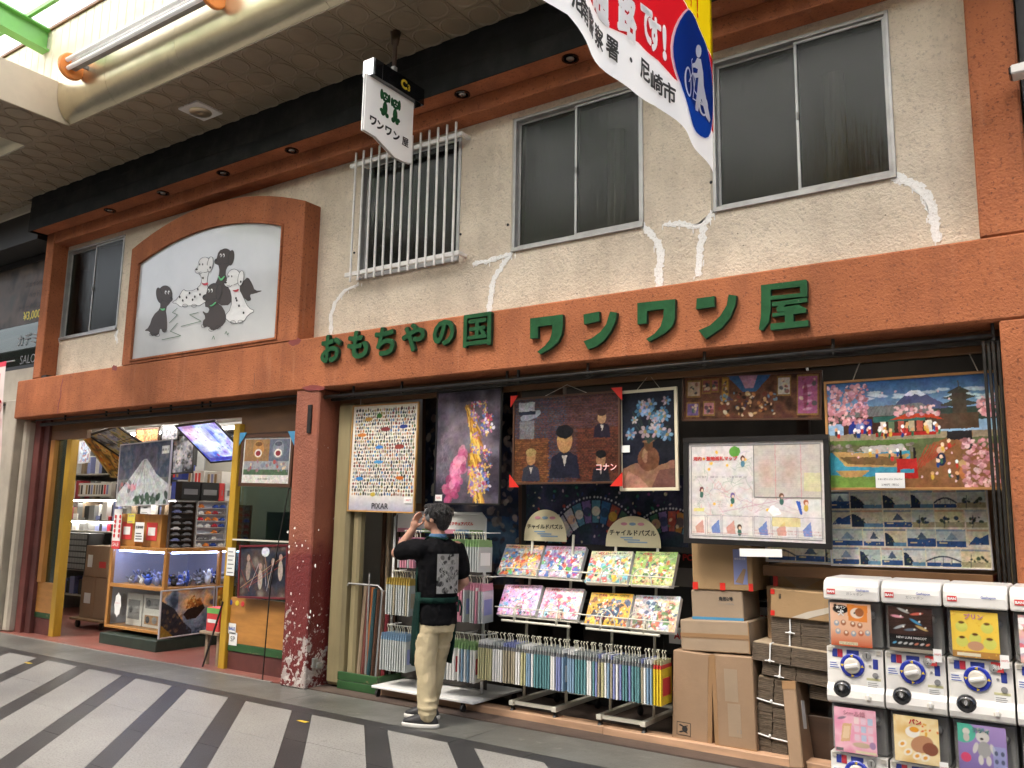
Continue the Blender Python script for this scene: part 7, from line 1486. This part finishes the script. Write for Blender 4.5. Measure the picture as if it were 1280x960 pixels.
bundle([(431, 454), (660, 476), (660, 534), (433, 500)], .32, .35, 'grey brown bundle, second below the box with red tape ends', 2, 1, (.32,), seed=2)
bundle([(358, 488), (660, 532), (660, 604), (362, 552)], .27, .42, 'widest bundle with pale top sheet, sticking out to the left', 2, 1, (.24,), seed=3)
bundle([(397, 560), (660, 610), (660, 665), (397, 606)], .29, .40, 'lowest lying bundle, above the upright one', 2, 1, (.27,), seed=4)
bundle([(376, 612), (492, 640), (505, 938), (378, 912)], .30, .30, 'upright bundle with two bands standing beside the tall boxes', 2, (.72, .28), (), seed=5)
bundle([(575, 655), (660, 672), (660, 715), (575, 698)], .34, .35, 'small dark bundle half hidden by the capsule machine', 1, 1, (), seed=6)
pxbox('flat_carton', [(472, 632), (513, 634), (562, 962), (500, 962)], .16, .26, 'card', 'thin flat cardboard carton leaning in front of the bundles', lean=.10, extra=lambda t, f, w, d, h: (tape(t, f, 0, w, h*.9, h), MB(Fr(f(w, 0, 0), tuple(f.B), tuple(f.V))).box(d*.3, d*.55, -.002, -.0004, h*.45, h*.78).build('white_label', 'paper', t)))
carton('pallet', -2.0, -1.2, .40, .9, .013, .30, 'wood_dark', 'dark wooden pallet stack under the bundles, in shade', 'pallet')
# ------------------------------------------------------------------ capsule machines
GW, GY = .284, -.54
MU = .53
def unit():
    """one capsule machine: local origin at the front lower left corner, height MU"""
    t = thing('capsule_machine', '', 'capsule machine', (0, 0, 0)); w = GW-.006
    zf = .0; zw0 = .285; zw1 = MU
    m = MB()                                                    # face with a lip that swells outwards at the foot
    prof = [(0.02, .0), (-.012, .012), (-.02, .04), (-.012, .075), (.008, .10), (.012, .27), (.012, zw0)]
    vs = [(0, y, z) for y, z in prof]+[(w, y, z) for y, z in prof]; n = len(prof); m.add(vs, [[i, n+i, n+i+1, i+1] for i in range(n-1)])
    m.add([(0, y, z) for y, z in prof]+[(0, .36, zw0), (0, .36, 0)], [list(range(n+2))]); m.add([(w, y, z) for y, z in prof]+[(w, .36, zw0), (w, .36, 0)], [list(range(n+2))]); m.box(.001, w-.001, .33, .36, .001, zw0)
    m.add([(0, .012, zw0), (w, .012, zw0), (w, .36, zw0), (0, .36, zw0)], [[0, 1, 2, 3]])
    m.build('body', 'plastic_white', t, bevel=.004)
    m = MB(); pr = [(.010, zw0+.002), (-.014, zw0+.01), (-.020, zw0+.06), (-.020, zw1-.05), (-.008, zw1-.004)]; n = len(pr)
    m.add([(.002, y, z) for y, z in pr]+[(w-.002, y, z) for y, z in pr], [[i, n+i, n+i+1, i+1] for i in range(n-1)])
    m.build('hood', 'plastic_clear', t, smooth=True)
    MB().box(.004, w-.004, .05, .35, zw0+.004, zw1-.004).build('hopper', 'ink_grey', t, bevel=.01)
    m = MB(); 
    for i in range(16): m.ball((random.uniform(.03, w-.03), .045, random.uniform(zw0+.03, zw1-.03)), (.022, .02, .022), 8, 6)
    m.build('capsules', 'grey_knob', t, smooth=True, kind='stuff')
    # dial
    d = MB().lathe([(.060, .012), (.060, .002), (.055, -.002), (.043, -.002), (.041, .004)], (w*.46, .0, .198), 'b', 28).build('dial_ring', 'dial_blue', t, smooth=False)
    MB().lathe([(.041, .004), (.040, -.008), (.033, -.012), (.0, -.013)], (w*.46, .0, .198), 'b', 26).build('dial_plate', 'plastic_cream', d, smooth=False)
    m = MB(Fr((w*.46, -.012, .198), (math.cos(.25), 0, math.sin(.25)), (-math.sin(.25), 0, math.cos(.25)))); m.box(-.034, .034, -.018, 0, -.011, .011); m.build('dial_handle', 'plastic_white', d, bevel=.006)
    for a in (0, 1.571, 3.142, 4.712): cx, cz = w*.46+.0495*math.cos(a), .198+.0495*math.sin(a); m = MB(); m.prism([(cx+.009*math.cos(a+k), cz+.009*math.sin(a+k)) for k in (1.57, 3.66, -.52)], -.0035, -.002); m.build('arrow_mark', 'yellow', d)
    MB().lathe([(.022, .01), (.021, .002), (.018, .0), (.0, .001)], (w*.72, .0, .255), 'b', 18).build('coin_plate', 'aluminium', t); MB().box(w*.72-.002, w*.72+.002, -.001, .0005, .243, .267).build('coin_slot', 'black', t)
    MB().lathe([(.014, .012), (.014, .0), (.0, -.001)], (w*.86, .0, .16), 'b', 14).build('lock', 'grey_knob', t); MB().lathe([(.006, .01), (.006, .003), (.0, .002)], (w*.77, .003, .205), 'b', 10).build('coin_button', 'aluminium', t)
    MB().box(w*.82, w*.91, .008, .0115, .19, .24).build('blue_badge', 'panel_blue', t, bevel=.002); MB().box(w*.36, w*.58, .008, .0115, .253, .275).build('blue_plate', 'panel_blue', t, bevel=.003)
    MB().box(w*.10, w*.19, .0085, .0115, .235, .275).build('blue_sticker', 'panel_blue', t); MB().box(w*.195, w*.285, .0085, .0115, .235, .275).build('red_sticker', 'panel_red', t)
    st = MB().box(w*.70, w*.95, .0075, .0113, .085, .145).build('caution_sticker', 'paper', t); MB().box(w*.70, w*.95, .0065, .0075, .133, .145).build('yellow_band', 'pale_yellow', st)
    for k in range(4): MB().box(w*.72, w*(.9-.02*(k % 2)), .0065, .0075, .092+.009*k, .095+.009*k).build('print_line', 'ink_grey', st)
    s2 = MB().box(w*.03, w*.24, .008, .0115, .175, .215).build('price_sticker', 'paper', t)
    for k in range(3): MB().box(w*.05, w*(.21-.02*k), .0070, .008, .180+.011*k, .184+.011*k).build('print_line', 'ink_blue', s2)
    m = MB(); m.lathe([(.047, .02), (.047, .004), (.043, -.008), (.031, -.018), (.0, -.022)], (w*.27, -.006, .073), 'b', 26); m.build('outlet_dome', 'black_gloss', t, smooth=True)
    m = MB(); m.box(w*.74-.018, w*.74+.018, -.028, .0, .028, .066); m.build('outlet_knob', 'plastic_cream', t, bevel=.012); MB().box(w*.74-.008, w*.74+.008, -.034, -.028, .040, .066).build('knob_tip', 'plastic_white', t, bevel=.004)
    for x in (.008, w-.030): MB().box(x, x+.022, .004, .0118, zw0-.022, zw0-.002).build('latch', 'plastic_cream', t, bevel=.002)
    MB().box(w-.0015, w, .02, .35, .0, zw0).build('side_edge', 'plastic_cream', t)
    return t
U0 = unit()
def cards(title, bgc, pal, tcol='ink_red'):
    def pp(cv):
        cv.cloud(3, c_(*bgc), random.randint(1, 99)); cv.blobs(26, (.05, .12), c_(*pal), (.04, cv.A-.04, .14, .78), 1.8, .92); cv.blobs(30, (.02, .05), c_('f0ece0', '302c30', pal[0]), (.04, cv.A-.04, .14, .78), 1.6, .9)
        cv.rect(cv.A*.12, cv.A*.6, .02, .10, lin((.85, .83, .78))); cv.fauxtext(cv.A*.14, cv.A*.58, .03, .09, 3, hx('606060')); cv.rect(cv.A*.02, cv.A*.11, .02, .10, hx('283878'))
    return pp
def p_dogs(cv):
    cv.grad(hx('d05c2c'), hx('e8b898'), 0, .4); cv.grad(hx('e8b898'), hx('eec4a8'), .4, 1); A_ = cv.A
    cv.ell(A_*.26, .85, .18, .10, hx('201c1c')); cv.blobs(8, (.03, .04), c_('201c1c'), (A_*.1, A_*.42, .76, .94), 1.4)
    cv.poly([(A_*.42, .98), (A_*.92, .96), (A_*.90, .58), (A_*.45, .60)], hx('e88c3c')); cv.ell(A_*.66, .78, .15, .12, hx('e8d8c8')); cv.ell(A_*.72, .80, .10, .10, hx('a06038')); cv.ell(A_*.60, .78, .02, .02, hx('201818'))
    for k, (x, yv) in enumerate(((.15, .52), (.32, .54), (.55, .52), (.72, .5), (.18, .33), (.38, .3), (.56, .3), (.74, .32), (.9, .34))): cv.ell(A_*x, yv, .06, .065, random.choice(c_('a86848', 'd8a080', 'e0d0c8', '98a8b8', 'c06848'))); cv.ell(A_*x, yv+.02, .03, .03, hx('f0e0d0'))
    cv.rect(A_*.2, A_*.66, .03, .10, hx('e0d8b8')); cv.fauxtext(A_*.22, A_*.64, .04, .09, 2, hx('807050'))
def p_lures(cv):
    cv.cloud(3, c_('2c1c18', '48302a', '3a2620'), 9); A_ = cv.A
    for k in range(9): cv.line(0, .3+.08*k, A_, .34+.08*k, .006, hx('1c1210'))
    for (x, yv, an, c1) in ((.65, .86, .15, 'd86858'), (.2, .78, -.1, 'e8a0b0'), (.62, .68, -.5, '4898c8'), (.25, .55, .4, 'a8b0b8'), (.75, .55, -.4, 'd0b070'), (.35, .92, -.4, 'c0c0c0'), (.5, .5, .1, '687888')): cv.ell(A_*x, yv, .13, .028, hx(c1), an); cv.ell(A_*x+.08, yv+.01, .02, .02, hx('f0f0e8'))
    cv.rect(0, A_, .10, .38, hx('141414'))
    for k in range(7): cv.ell(A_*(.12+.125*k), .19, .045, .022, random.choice(c_('c8c060', '58a0c8', 'd07860', 'c8c8c8')), .4)
    cv.rect(0, A_, 0, .08, hx('a8a090'))
def p_yellow(cv):
    cv.c[:] = hx('f0cc50'); A_ = cv.A; cv.rect(0, A_, 0, .14, hx('b8843c')); cv.blobs(40, (.01, .02), c_('e8b840'), None)
    for (x, yv, s_) in ((.22, .66, .12), (.76, .66, .12), (.22, .34, .12), (.80, .33, .13), (.5, .42, .12)): cv.ell(A_*x, yv, s_, s_*.95, hx('d4d468')); cv.ell(A_*x, yv+s_*.75, s_*.5, s_*.25, hx('6c4828'))
    cv.ell(A_*.5, .26, .16, .1, hx('c89878'))
    cv.rect(A_*.1, A_*.6, .03, .10, hx('e8e0c8'))
def p_pinkcards(cv):
    cv.c[:] = hx('eaa0bc'); cv.cloud(3, c_('ea9cba', 'f0bccc', 'e494b0'), 3); A_ = cv.A; cv.poly([(A_*.14, .22), (A_*.36, .26), (A_*.42, .66), (A_*.2, .64)], hx('d8b088')); cv.poly([(A_*.18, .3), (A_*.34, .32), (A_*.38, .6), (A_*.23, .58)], hx('e4c8a4')); cv.ell(A_*.18, .76, .1, .03, hx('8c7888'), .3)
    for i in range(3):
        for j in range(3): cv.rect(A_*(.48+.16*i), A_*(.60+.16*i), .32+.19*j-.03, .46+.19*j-.03, random.choice(c_('e8c8d8', 'b8c8e0', 'f0d8d8')))
    cv.ell(A_*.64, .2, .2, .06, hx('c8b098')); cv.ell(A_*.9, .22, .07, .08, hx('a888b0')); cv.rect(A_*.02, A_*.2, .02, .09, hx('707070')); cv.rect(A_*.5, A_*.98, .02, .08, hx('e8dcb8'))
def p_egg(cv):
    cv.cloud(3, c_('f0d898', 'f4e0b0', 'e8c078'), 7); A_ = cv.A; cv.ell(A_*.42, .66, .15, .12, hx('f4f0e8')); cv.ell(A_*.46, .72, .10, .06, hx('e8a030')); cv.ell(A_*.62, .42, .24, .18, hx('c08c68'), .4); cv.ell(A_*.8, .34, .16, .14, hx('8c5038'))
    for x, yv in ((.18, .38), (.3, .22), (.5, .16), (.68, .14)): cv.ell(A_*x, yv, .10, .07, hx('f4ecdc'), .6); cv.ell(A_*x, yv, .05, .035, hx('e8a440'), .6)
    cv.blobs(10, (.02, .04), c_('e8b040', 'e87838'), (A_*.6, A_*.98, .6, .9))
def p_bear(cv):
    cv.grad(hx('7868a8'), hx('a890c8'), 0, 1); A_ = cv.A; cv.ell(A_*.12, .82, .24, .22, hx('58b8a0')); cv.ell(A_*.18, .84, .07, .07, hx('d8d4cc')); cv.ell(A_*.18, .72, .06, .09, hx('c8c4bc'))
    cv.ell(A_*.52, .76, .13, .12, hx('d0ccc8')); cv.ell(A_*.44, .9, .045, .05, hx('b8b4b0')); cv.ell(A_*.62, .88, .045, .05, hx('b8b4b0')); cv.ell(A_*.50, .72, .035, .025, hx('302c2c')); cv.ell(A_*.54, .5, .13, .17, hx('a0a0a0')); cv.ell(A_*.36, .52, .045, .12, hx('d0ccc8'), -.3); cv.ell(A_*.72, .52, .045, .12, hx('d0ccc8'), .3); cv.ell(A_*.46, .28, .05, .1, hx('d0ccc8')); cv.ell(A_*.62, .28, .05, .1, hx('d0ccc8'))
    cv.ell(A_*.15, .3, .1, .1, hx('d84870')); cv.rect(A_*.72, A_*.98, .0, .6, hx('98a8d0'), .6)
    for j in range(3):
        for i in range(2): cv.ell(A_*(.78+.13*i), .12+.17*j, .035, .05, hx('505870'))
def p_pastel(cv): cv.cloud(3, c_('a8c8e0', 'f0b0b8', 'f8e8c0'), 8); cv.blobs(20, (.05, .1), c_('e87888', 'f0c890', 'ffffff', 'd09868'), None, 1.5)
x4 = [P(px, 722, GY).x for px in (1029.5, 1099.5, 1173.5, 1256.5)]; x4 = [x4[0]+ (GW+.0045)*i for i in range(5)]
print('gacha x', x4)
CARD = [[('食パン犬', 'ink_white', p_dogs, 'white capsule machine with orange dog card, upper tier, leftmost'), ('LURE', 'ink_white', p_lures, 'white capsule machine with dark fishing lure card, upper tier'), ('プリン', 'pink', p_yellow, 'white capsule machine with bright yellow card, upper tier'), ('もち', 'pink', p_pastel, 'white capsule machine with pale pastel card, upper tier at the frame edge')],
        [('シール帳', 'pink', p_pinkcards, 'white capsule machine with pink card, lower tier, leftmost'), ('パン', 'ink_red', p_egg, 'white capsule machine with pale orange egg card, lower tier'), ('テディ', 'teal', p_bear, 'white capsule machine with violet toy bear card, lower tier'), ('ねこ', 'pink', p_pastel, 'white capsule machine with pastel card, lower tier at the frame edge')]]
ztop = P(1060, 722, GY).z-.012; lid = .105
first = True
ZB = (ztop-lid-2*MU)
UN = {(0, 0): U0}
for r_ in (0, 1):
    for i in range(4):
        if (r_, i) != (0, 0): UN[r_, i] = dup(U0)
for r_ in (0, 1):
    for i in range(4):
        x, z = x4[i], ztop-lid-MU*(r_+1); t = UN[r_, i]; t.location = (x, GY, z)
        L_ = Vector((x, GY, z))
        def setwl(o):
            WL[o.name] = L_.copy()
            for k in [k for k in COL.objects if k.parent == o]: setwl(k)
        WL[t.name] = L_.copy()
        s_, tm, pp, lb = CARD[r_][i]; t['label'] = lb; t['group'] = 'capsule machines in front of the toy shop'
        f = Fr((x+.028, GY-.004, z+.295), (1, 0, 0), (0, 0, 1)); cv = Cv(.205, MU-.31, 340); pp(cv); cv.sheet('card', f, 0, 0, 0, t, 'print')
        if s_ == '食パン犬': txt('食パン', f, .055, .197, .05, .02, tm, t, b=-.003, bold=.04); txt('犬', f, .055, .170, .04, .032, tm, t, b=-.003, bold=.05)
        elif s_ == 'LURE': txt('NEW LURE MASCOT', f, .105, .070, .14, .014, tm, t, b=-.003, bold=.02)
        else: txt(s_, f, .10, .196, .13, .026, tm, t, b=-.003, bold=.05)
        if (r_, i) in ((0, 1), (0, 2), (1, 1), (1, 2)):
            m = MB(Fr((x+.232, GY-.026, z+.262), (1, 0, 0), (0, 0, 1))); m.box(0, .038, 0, .002, 0, .062); o = m.build('price_tag', 'paper', t); txt('300円', Fr((x+.232, GY-.027, z+.262), (1, 0, 0), (0, 0, 1)), .019, .036, .03, .03, 'ink_red', t, b=-.001)
        if (r_, i) in ((0, 1), (0, 2)): o = MB(Fr((x+.19, GY+.001, z+.238), (1, 0, 0), (0, 0, 1))).box(0, .052, 0, .003, 0, .046).build('red_notice', 'paper_red', t); txt('先払', Fr((x+.19, GY, z+.238), (1, 0, 0), (0, 0, 1)), .026, .023, .04, .03, 'ink_white', t, b=-.001, bold=.03)
        if r_ == 0:                                            # rounded top lid
            w = GW-.004; zz = ztop-lid; m = MB(); pr = [(-.022, zz), (-.024, zz+.05), (-.016, zz+.082), (.004, zz+.102), (.04, zz+.112), (.35, zz+.112), (.36, zz)]; n = len(pr)
            m.add([(x, GY+y, z_) for y, z_ in pr]+[(x+w, GY+y, z_) for y, z_ in pr], [[k, n+k, n+k+1, k+1] for k in range(n-1)]+[list(range(n)), list(range(n, 2*n)), [0, n-1, 2*n-1, n]])
            ld = m.build('top_lid', 'plastic_white', t, bevel=.010, seg=3)
            fz = Fr((x, GY-.0265, zz), (1, 0, 0), (0, 0, 1)); MB(fz).box(.02, .062, .0, .003, .030, .056).build('brand_mark', 'paper_red', ld); txt('BAN', fz, .041, .043, .036, .016, 'ink_white', ld, b=-.001, bold=.05); txt('Gashapon', fz, .20, .055, .065, .017, 'ink_blue', ld, b=-.001, bold=.02)
            if i < 2: txt('ガシャポン', fz, .16, .036, .12, .016, 'ink_grey', ld, b=-.001)
MB().box(x4[0], x4[3]+GW, GY+.02, GY+.34, 0.0, max(.01, ZB)).build('machine_plinth', 'grey_knob', None) if ZB > .02 else None
for o in COL.objects:
    if o.name == 'machine_plinth': tag(o, 'grey plinth under the row of capsule machines', 'plinth')
# ------------------------------------------------------------------ the shopkeeper, seen from behind, hand raised to the face
g = G(541, 906, 0); fw = Vector((-.953, .302, 0)); ri = Vector((.302, .953, 0)); HF = Fr((g.x, g.y, 0), ri, (0, 0, 1))
PE = thing('person', 'person in black T-shirt, green apron and khaki trousers, hand raised to the face', 'person', (g.x, g.y, 0))
def rem(o, vox, sm=6, fac=.6, disp=None):
    r_ = o.modifiers.new('remesh', 'REMESH'); r_.mode = 'VOXEL'; r_.voxel_size = vox; r_.use_smooth_shade = True
    s_ = o.modifiers.new('smooth', 'SMOOTH'); s_.iterations = sm; s_.factor = fac
    if disp:
        tx = bpy.data.textures.new('folds', 'CLOUDS'); tx.noise_scale = disp[0]; tx.noise_depth = 2; d = o.modifiers.new('folds', 'DISPLACE'); d.texture = tx; d.strength = disp[1]; d.mid_level = .5; d.texture_coords = 'LOCAL'
    return o
def limb(m, pts, rr, n=12):
    """tube through finer points so that joints stay round"""
    P_, R_ = [], []
    for i in range(len(pts)-1):
        for t in (0, .34, .67):
            P_.append(tuple(Vector(pts[i]).lerp(Vector(pts[i+1]), t))); R_.append(rr[i]+(rr[i+1]-rr[i])*t)
    P_.append(pts[-1]); R_.append(rr[-1]); m.tube(P_, R_, n)
    for p, r_ in zip(pts, rr): m.ball(p, (r_, r_, r_), 12, 8)
HD = Fr(HF(0, 0, 0), HF.U*math.cos(math.radians(28))+HF.B*math.sin(math.radians(28)), (0, 0, 1))
m = MB(HD)
hc = (.0, .035, 1.492)
m.ball((hc[0], hc[1]-.005, hc[2]+.018), (.073, .092, .088), 18, 12); m.ball((0, .062, 1.452), (.055, .058, .062), 14, 9); m.ball((0, .105, 1.425), (.022, .02, .018), 10, 7)
m.ball((0, .127, 1.478), (.013, .02, .016), 10, 7); limb(m, [(0, .118, 1.515), (0, .138, 1.475)], [.008, .012], 8); m.ball((0, .112, 1.446), (.024, .012, .009), 10, 6)
for s_ in (-1, 1): m.ball((s_*.074, .022, 1.482), (.010, .020, .032), 10, 7); m.ball((s_*.03, .105, 1.515), (.020, .016, .010), 8, 6)
m.fr = HF
limb(m, [(0, -.01, 1.28), (0, -.005, 1.33), (0, .022, 1.42)], [.07, .054, .052]); 
m.ball((0, 0, 1.17), (.145, .085, .15), 16, 10); m.ball((0, .0, .95), (.125, .08, .17), 16, 10); m.ball((0, -.01, .80), (.13, .09, .10), 16, 10)
SHL, ELL, WRL = (-.160, .0, 1.275), (-.215, .245, 1.225), (-.130, .165, 1.400)
SHR, ELR, WRR = (.160, -.01, 1.27), (.225, -.03, 1.02), (.215, .14, .90)
limb(m, [SHL, ELL, WRL], [.052, .042, .028]); limb(m, [SHR, ELR, WRR], [.052, .042, .028])
for (w_, hand, fingers) in ((WRL, (-.118, .160, 1.442), [((-.135, .150, 1.475), (-.120, .148, 1.508), (-.100, .142, 1.524)), ((-.118, .162, 1.480), (-.100, .160, 1.516), (-.078, .152, 1.532)), ((-.100, .170, 1.478), (-.082, .168, 1.510), (-.060, .160, 1.524)), ((-.086, .172, 1.466), (-.070, .170, 1.492), (-.052, .162, 1.504)), ((-.100, .138, 1.428), (-.080, .130, 1.445), (-.062, .128, 1.456))]),
                            (WRR, (.21, .190, .865), [((.235, .225, .84), (.233, .247, .815), (.226, .253, .792)), ((.218, .230, .835), (.216, .253, .808), (.209, .257, .785)), ((.200, .228, .835), (.198, .250, .81), (.192, .253, .788)), ((.185, .220, .838), (.184, .239, .816), (.180, .241, .798)), ((.185, .175, .86), (.172, .197, .845), (.168, .213, .832))])):
    limb(m, [w_, hand], [.026, .030], 10); m.ball(hand, (.034, .026, .036), 12, 8)
    for i, fg in enumerate(fingers):
        limb(m, [hand, *fg], [.016, .0105, .0095, .008], 8)
LEGS = ((-1, (-.085, -.01, .44), (-.08, -.055, .09)), (1, (.085, .10, .45), (.075, .17, .09)))
for s_, kn, an in LEGS: limb(m, [(s_*.075, 0, .78), kn, an], [.07, .048, .034])
rem(m.build('body', 'skin', PE), .006, 3, .5)
m = MB(HD)
for s_ in (-1, 1): m.ball((s_*.03, .1165, 1.502), (.012, .008, .007), 10, 6)
m.build('eye', 'paper', PE, smooth=True)
m = MB(HD)
for s_ in (-1, 1): m.ball((s_*.03, .124, 1.502), (.005, .003, .005), 8, 5)
m.build('iris', 'ink', PE, smooth=True)
# hair: full at the crown, tapering to the nape
m = MB(HD)
m.ball((0, .008, 1.518), (.086, .100, .082), 20, 14); m.ball((0, -.035, 1.50), (.080, .066, .088), 16, 10); m.ball((0, -.035, 1.445), (.062, .045, .050), 14, 8); m.ball((.0, .075, 1.575), (.06, .05, .028), 12, 8)
for s_ in (-1, 1): m.ball((s_*.066, .015, 1.515), (.022, .050, .045), 12, 8)
for i in range(220):                                            # locks lying over the scalp
    a = random.uniform(0, 2*math.pi); el = random.uniform(.1, 1.35); r0 = (.086*math.cos(el)*math.cos(a), .012+.10*math.cos(el)*math.sin(a)-.01, 1.525+.082*math.sin(el))
    if r0[1] > .085 and r0[2] < 1.55: continue
    p1 = Vector(r0); out = (p1-Vector((0, .0, 1.51))).normalized(); p2 = p1+out*random.uniform(.004, .014)+Vector((math.cos(a)*.012+random.gauss(0, .008), math.sin(a)*.012, -.045)); m.tube([tuple(p1), tuple((p1+p2)/2+out*.007), tuple(p2)], [.006, .005, .002], 5)
rem(m.build('hair', 'hair', PE), .0036, 1, .4)
m = MB(HD); m.ball((-.062, .050, 1.50), (.024, .036, .040), 12, 8); m.ball((-.048, .07, 1.54), (.03, .03, .028), 12, 8); rem(m.build('grey_temple', 'hair_grey', PE), .004, 2, .4)
# shirt
def loft(m, rings, n=24):
    """rings: (centre a, centre b, c, half width, half depth)"""
    vs = []
    for ca, cb, c, ra, rb in rings:
        for k in range(n):
            t = 2*math.pi*k/n; ct, st = math.cos(t), math.sin(t); e = .85
            vs.append((ca+ra*math.copysign(abs(ct)**e, ct), cb+rb*math.copysign(abs(st)**e, st), c))
    N_ = len(rings); m.add(vs, [[i*n+k, i*n+(k+1) % n, (i+1)*n+(k+1) % n, (i+1)*n+k] for i in range(N_-1) for k in range(n)]+[list(range(n))[::-1], [(N_-1)*n+k for k in range(n)]])
m = MB(HF); loft(m, [(0, .0, .715, .160, .130), (0, .0, .80, .160, .127), (0, .0, .90, .154, .116), (0, .0, 1.02, .160, .114), (0, -.003, 1.15, .172, .120), (0, -.008, 1.25, .178, .112), (0, -.008, 1.305, .145, .09), (0, .0, 1.345, .072, .068)])
limb(m, [(-.09, -.0, 1.245), (-.150, .0, 1.262), (-.185, .09, 1.255), (-.205, .175, 1.240)], [.085, .078, .074, .070]); limb(m, [(.09, -.01, 1.245), (.160, -.015, 1.24), (.205, -.025, 1.10)], [.085, .076, .068])
rem(m.build('t_shirt', 'shirt', PE), .008, 3, .5, (.07, .018))
m = MB(HF); m.lathe([(.062, -.018), (.070, -.006), (.068, .012), (.058, .024)], (0, .008, 1.352), 'c', 24); rem(m.build('collar', 'collar_blue', PE), .006, 2, .4)
# grey print on the back of the shirt
BK = Fr(HF(-.10, 0, 1.03), tuple(ri), (0, 0, 1)); BK = Fr(HF(-.085, -.001, .945), tuple(ri), (0, 0, 1))
cv = Cv(.19, .285, 420, hx('8c8c8a'))
for i in range(34): cv.ell(random.uniform(0, cv.A), random.random(), random.uniform(.04, .09), random.uniform(.03, .07), random.choice(c_('1c1c1c', '2a2a2a', '5a5a58', '101010')), random.random()*3, .95)
for i in range(60): cv.line(random.uniform(0, cv.A), random.random(), random.uniform(0, cv.A), random.random(), .012, random.choice(c_('a8a8a4', '909090')), .9) if i % 2 else cv.ell(random.uniform(0, cv.A), random.random(), .03, .02, hx('9c9c98'), 1, .9)
def bkb(u, v): l = (u-.5)*.19; return -.1375*np.sqrt(1-(l/.20)**2)
cv.sheet('back_print', BK, 0, 0, 0, PE, 'print_matt', bend=bkb)
# trousers with a little slack over the shoes
m = MB(HF); loft(m, [(0, -.005, .66, .135, .112), (0, -.005, .72, .142, .118), (0, -.005, .80, .142, .116), (0, -.003, .85, .13, .10)])
for s_, kn, an in LEGS:
    limb(m, [(s_*.068, -.005, .76), (s_*.078, kn[1]*.5, .62), kn, (kn[0], (kn[1]+an[1])/2, .25), an], [.085, .088, .076, .070, .064], 14)
    for z, r_ in ((.10, .070), (.14, .074), (.19, .070)): m.ball((an[0], an[1]+.004, z), (r_, r_*1.05, .022), 14, 6)
rem(m.build('trousers', 'trouser', PE), .008, 2, .5, (.09, .022))
# trainers
def turn(o_a, o_b, ang): 
    O = HF(o_a, o_b, 0); U = HF.U*math.cos(ang)+HF.B*math.sin(ang); return Fr(O, U, (0, 0, 1))
for s_, kn, an3 in LEGS:
    SF = turn(an3[0], an3[1], math.radians(38)); an = (0, 0); m = MB(SF); loft(m, [(an[0], an[1]+.055, .028, .047, .138), (an[0], an[1]+.055, .05, .046, .132), (an[0], an[1]+.03, .075, .040, .095), (an[0], an[1]-.005, .10, .036, .055), (an[0], an[1]-.012, .125, .034, .045)])
    sh = m.build('shoe', 'shoe_black', PE); rem(sh, .006, 3, .5)
    m = MB(SF); loft(m, [(an[0], an[1]+.055, .002, .050, .142), (an[0], an[1]+.055, .026, .052, .146), (an[0], an[1]+.053, .034, .048, .138)]); rem(m.build('sole', 'shoe_sole', sh), .006, 2, .4)
# apron: bib and skirt wrapped round the front, tie across the back
def shell(nm, a0, a1, rows, mat, na=26):
    vs = []; n = na+1
    for (c, ra, rb, ox) in rows:
        for k in range(n):
            t = math.radians(a0+(a1-a0)*k/na); w_ = .006*math.sin(k*1.3+c*9)*(1 if c < .95 else .3); vs.append(((ra+w_)*math.sin(t), ox+(rb+w_)*math.cos(t), c))
    m = MB(HF); m.add(vs, [[i*n+k, i*n+k+1, (i+1)*n+k+1, (i+1)*n+k] for i in range(len(rows)-1) for k in range(na)])
    o = m.build(nm, mat, PE, smooth=True); s_ = o.modifiers.new('s', 'SOLIDIFY'); s_.thickness = .005; return o
shell('apron_skirt', -104, 100, [(.42, .152, .200, .03), (.55, .160, .190, .02), (.70, .170, .165, .01), (.80, .172, .148, .005), (.88, .168, .136, 0), (.95, .168, .132, 0)], 'apron_green')
shell('apron_bib', -84, 80, [(.95, .169, .133, 0), (1.05, .174, .134, 0), (1.14, .168, .136, 0), (1.22, .13, .132, 0)], 'apron_green')
shell('apron_tie', 96, 264, [(.875, .170, .136, 0), (.895, .170, .137, 0), (.915, .170, .136, 0)], 'apron_green')
m = MB(HF); 
for s_ in (-1, 1): m.tube([(s_*.09, .135, 1.21), (s_*.085, .10, 1.30), (s_*.075, .03, 1.35), (s_*.05, -.055, 1.345), (0, -.085, 1.335)], .008, 6)
m.build('neck_strap', 'apron_green', PE)
m = MB(HF); m.tube([(.12, -.125, .895), (.135, -.135, .84), (.13, -.13, .78)], .008, 5); m.tube([(.11, -.13, .895), (.10, -.14, .85), (.10, -.14, .81)], .008, 5); m.build('tie_ends', 'apron_green', PE)
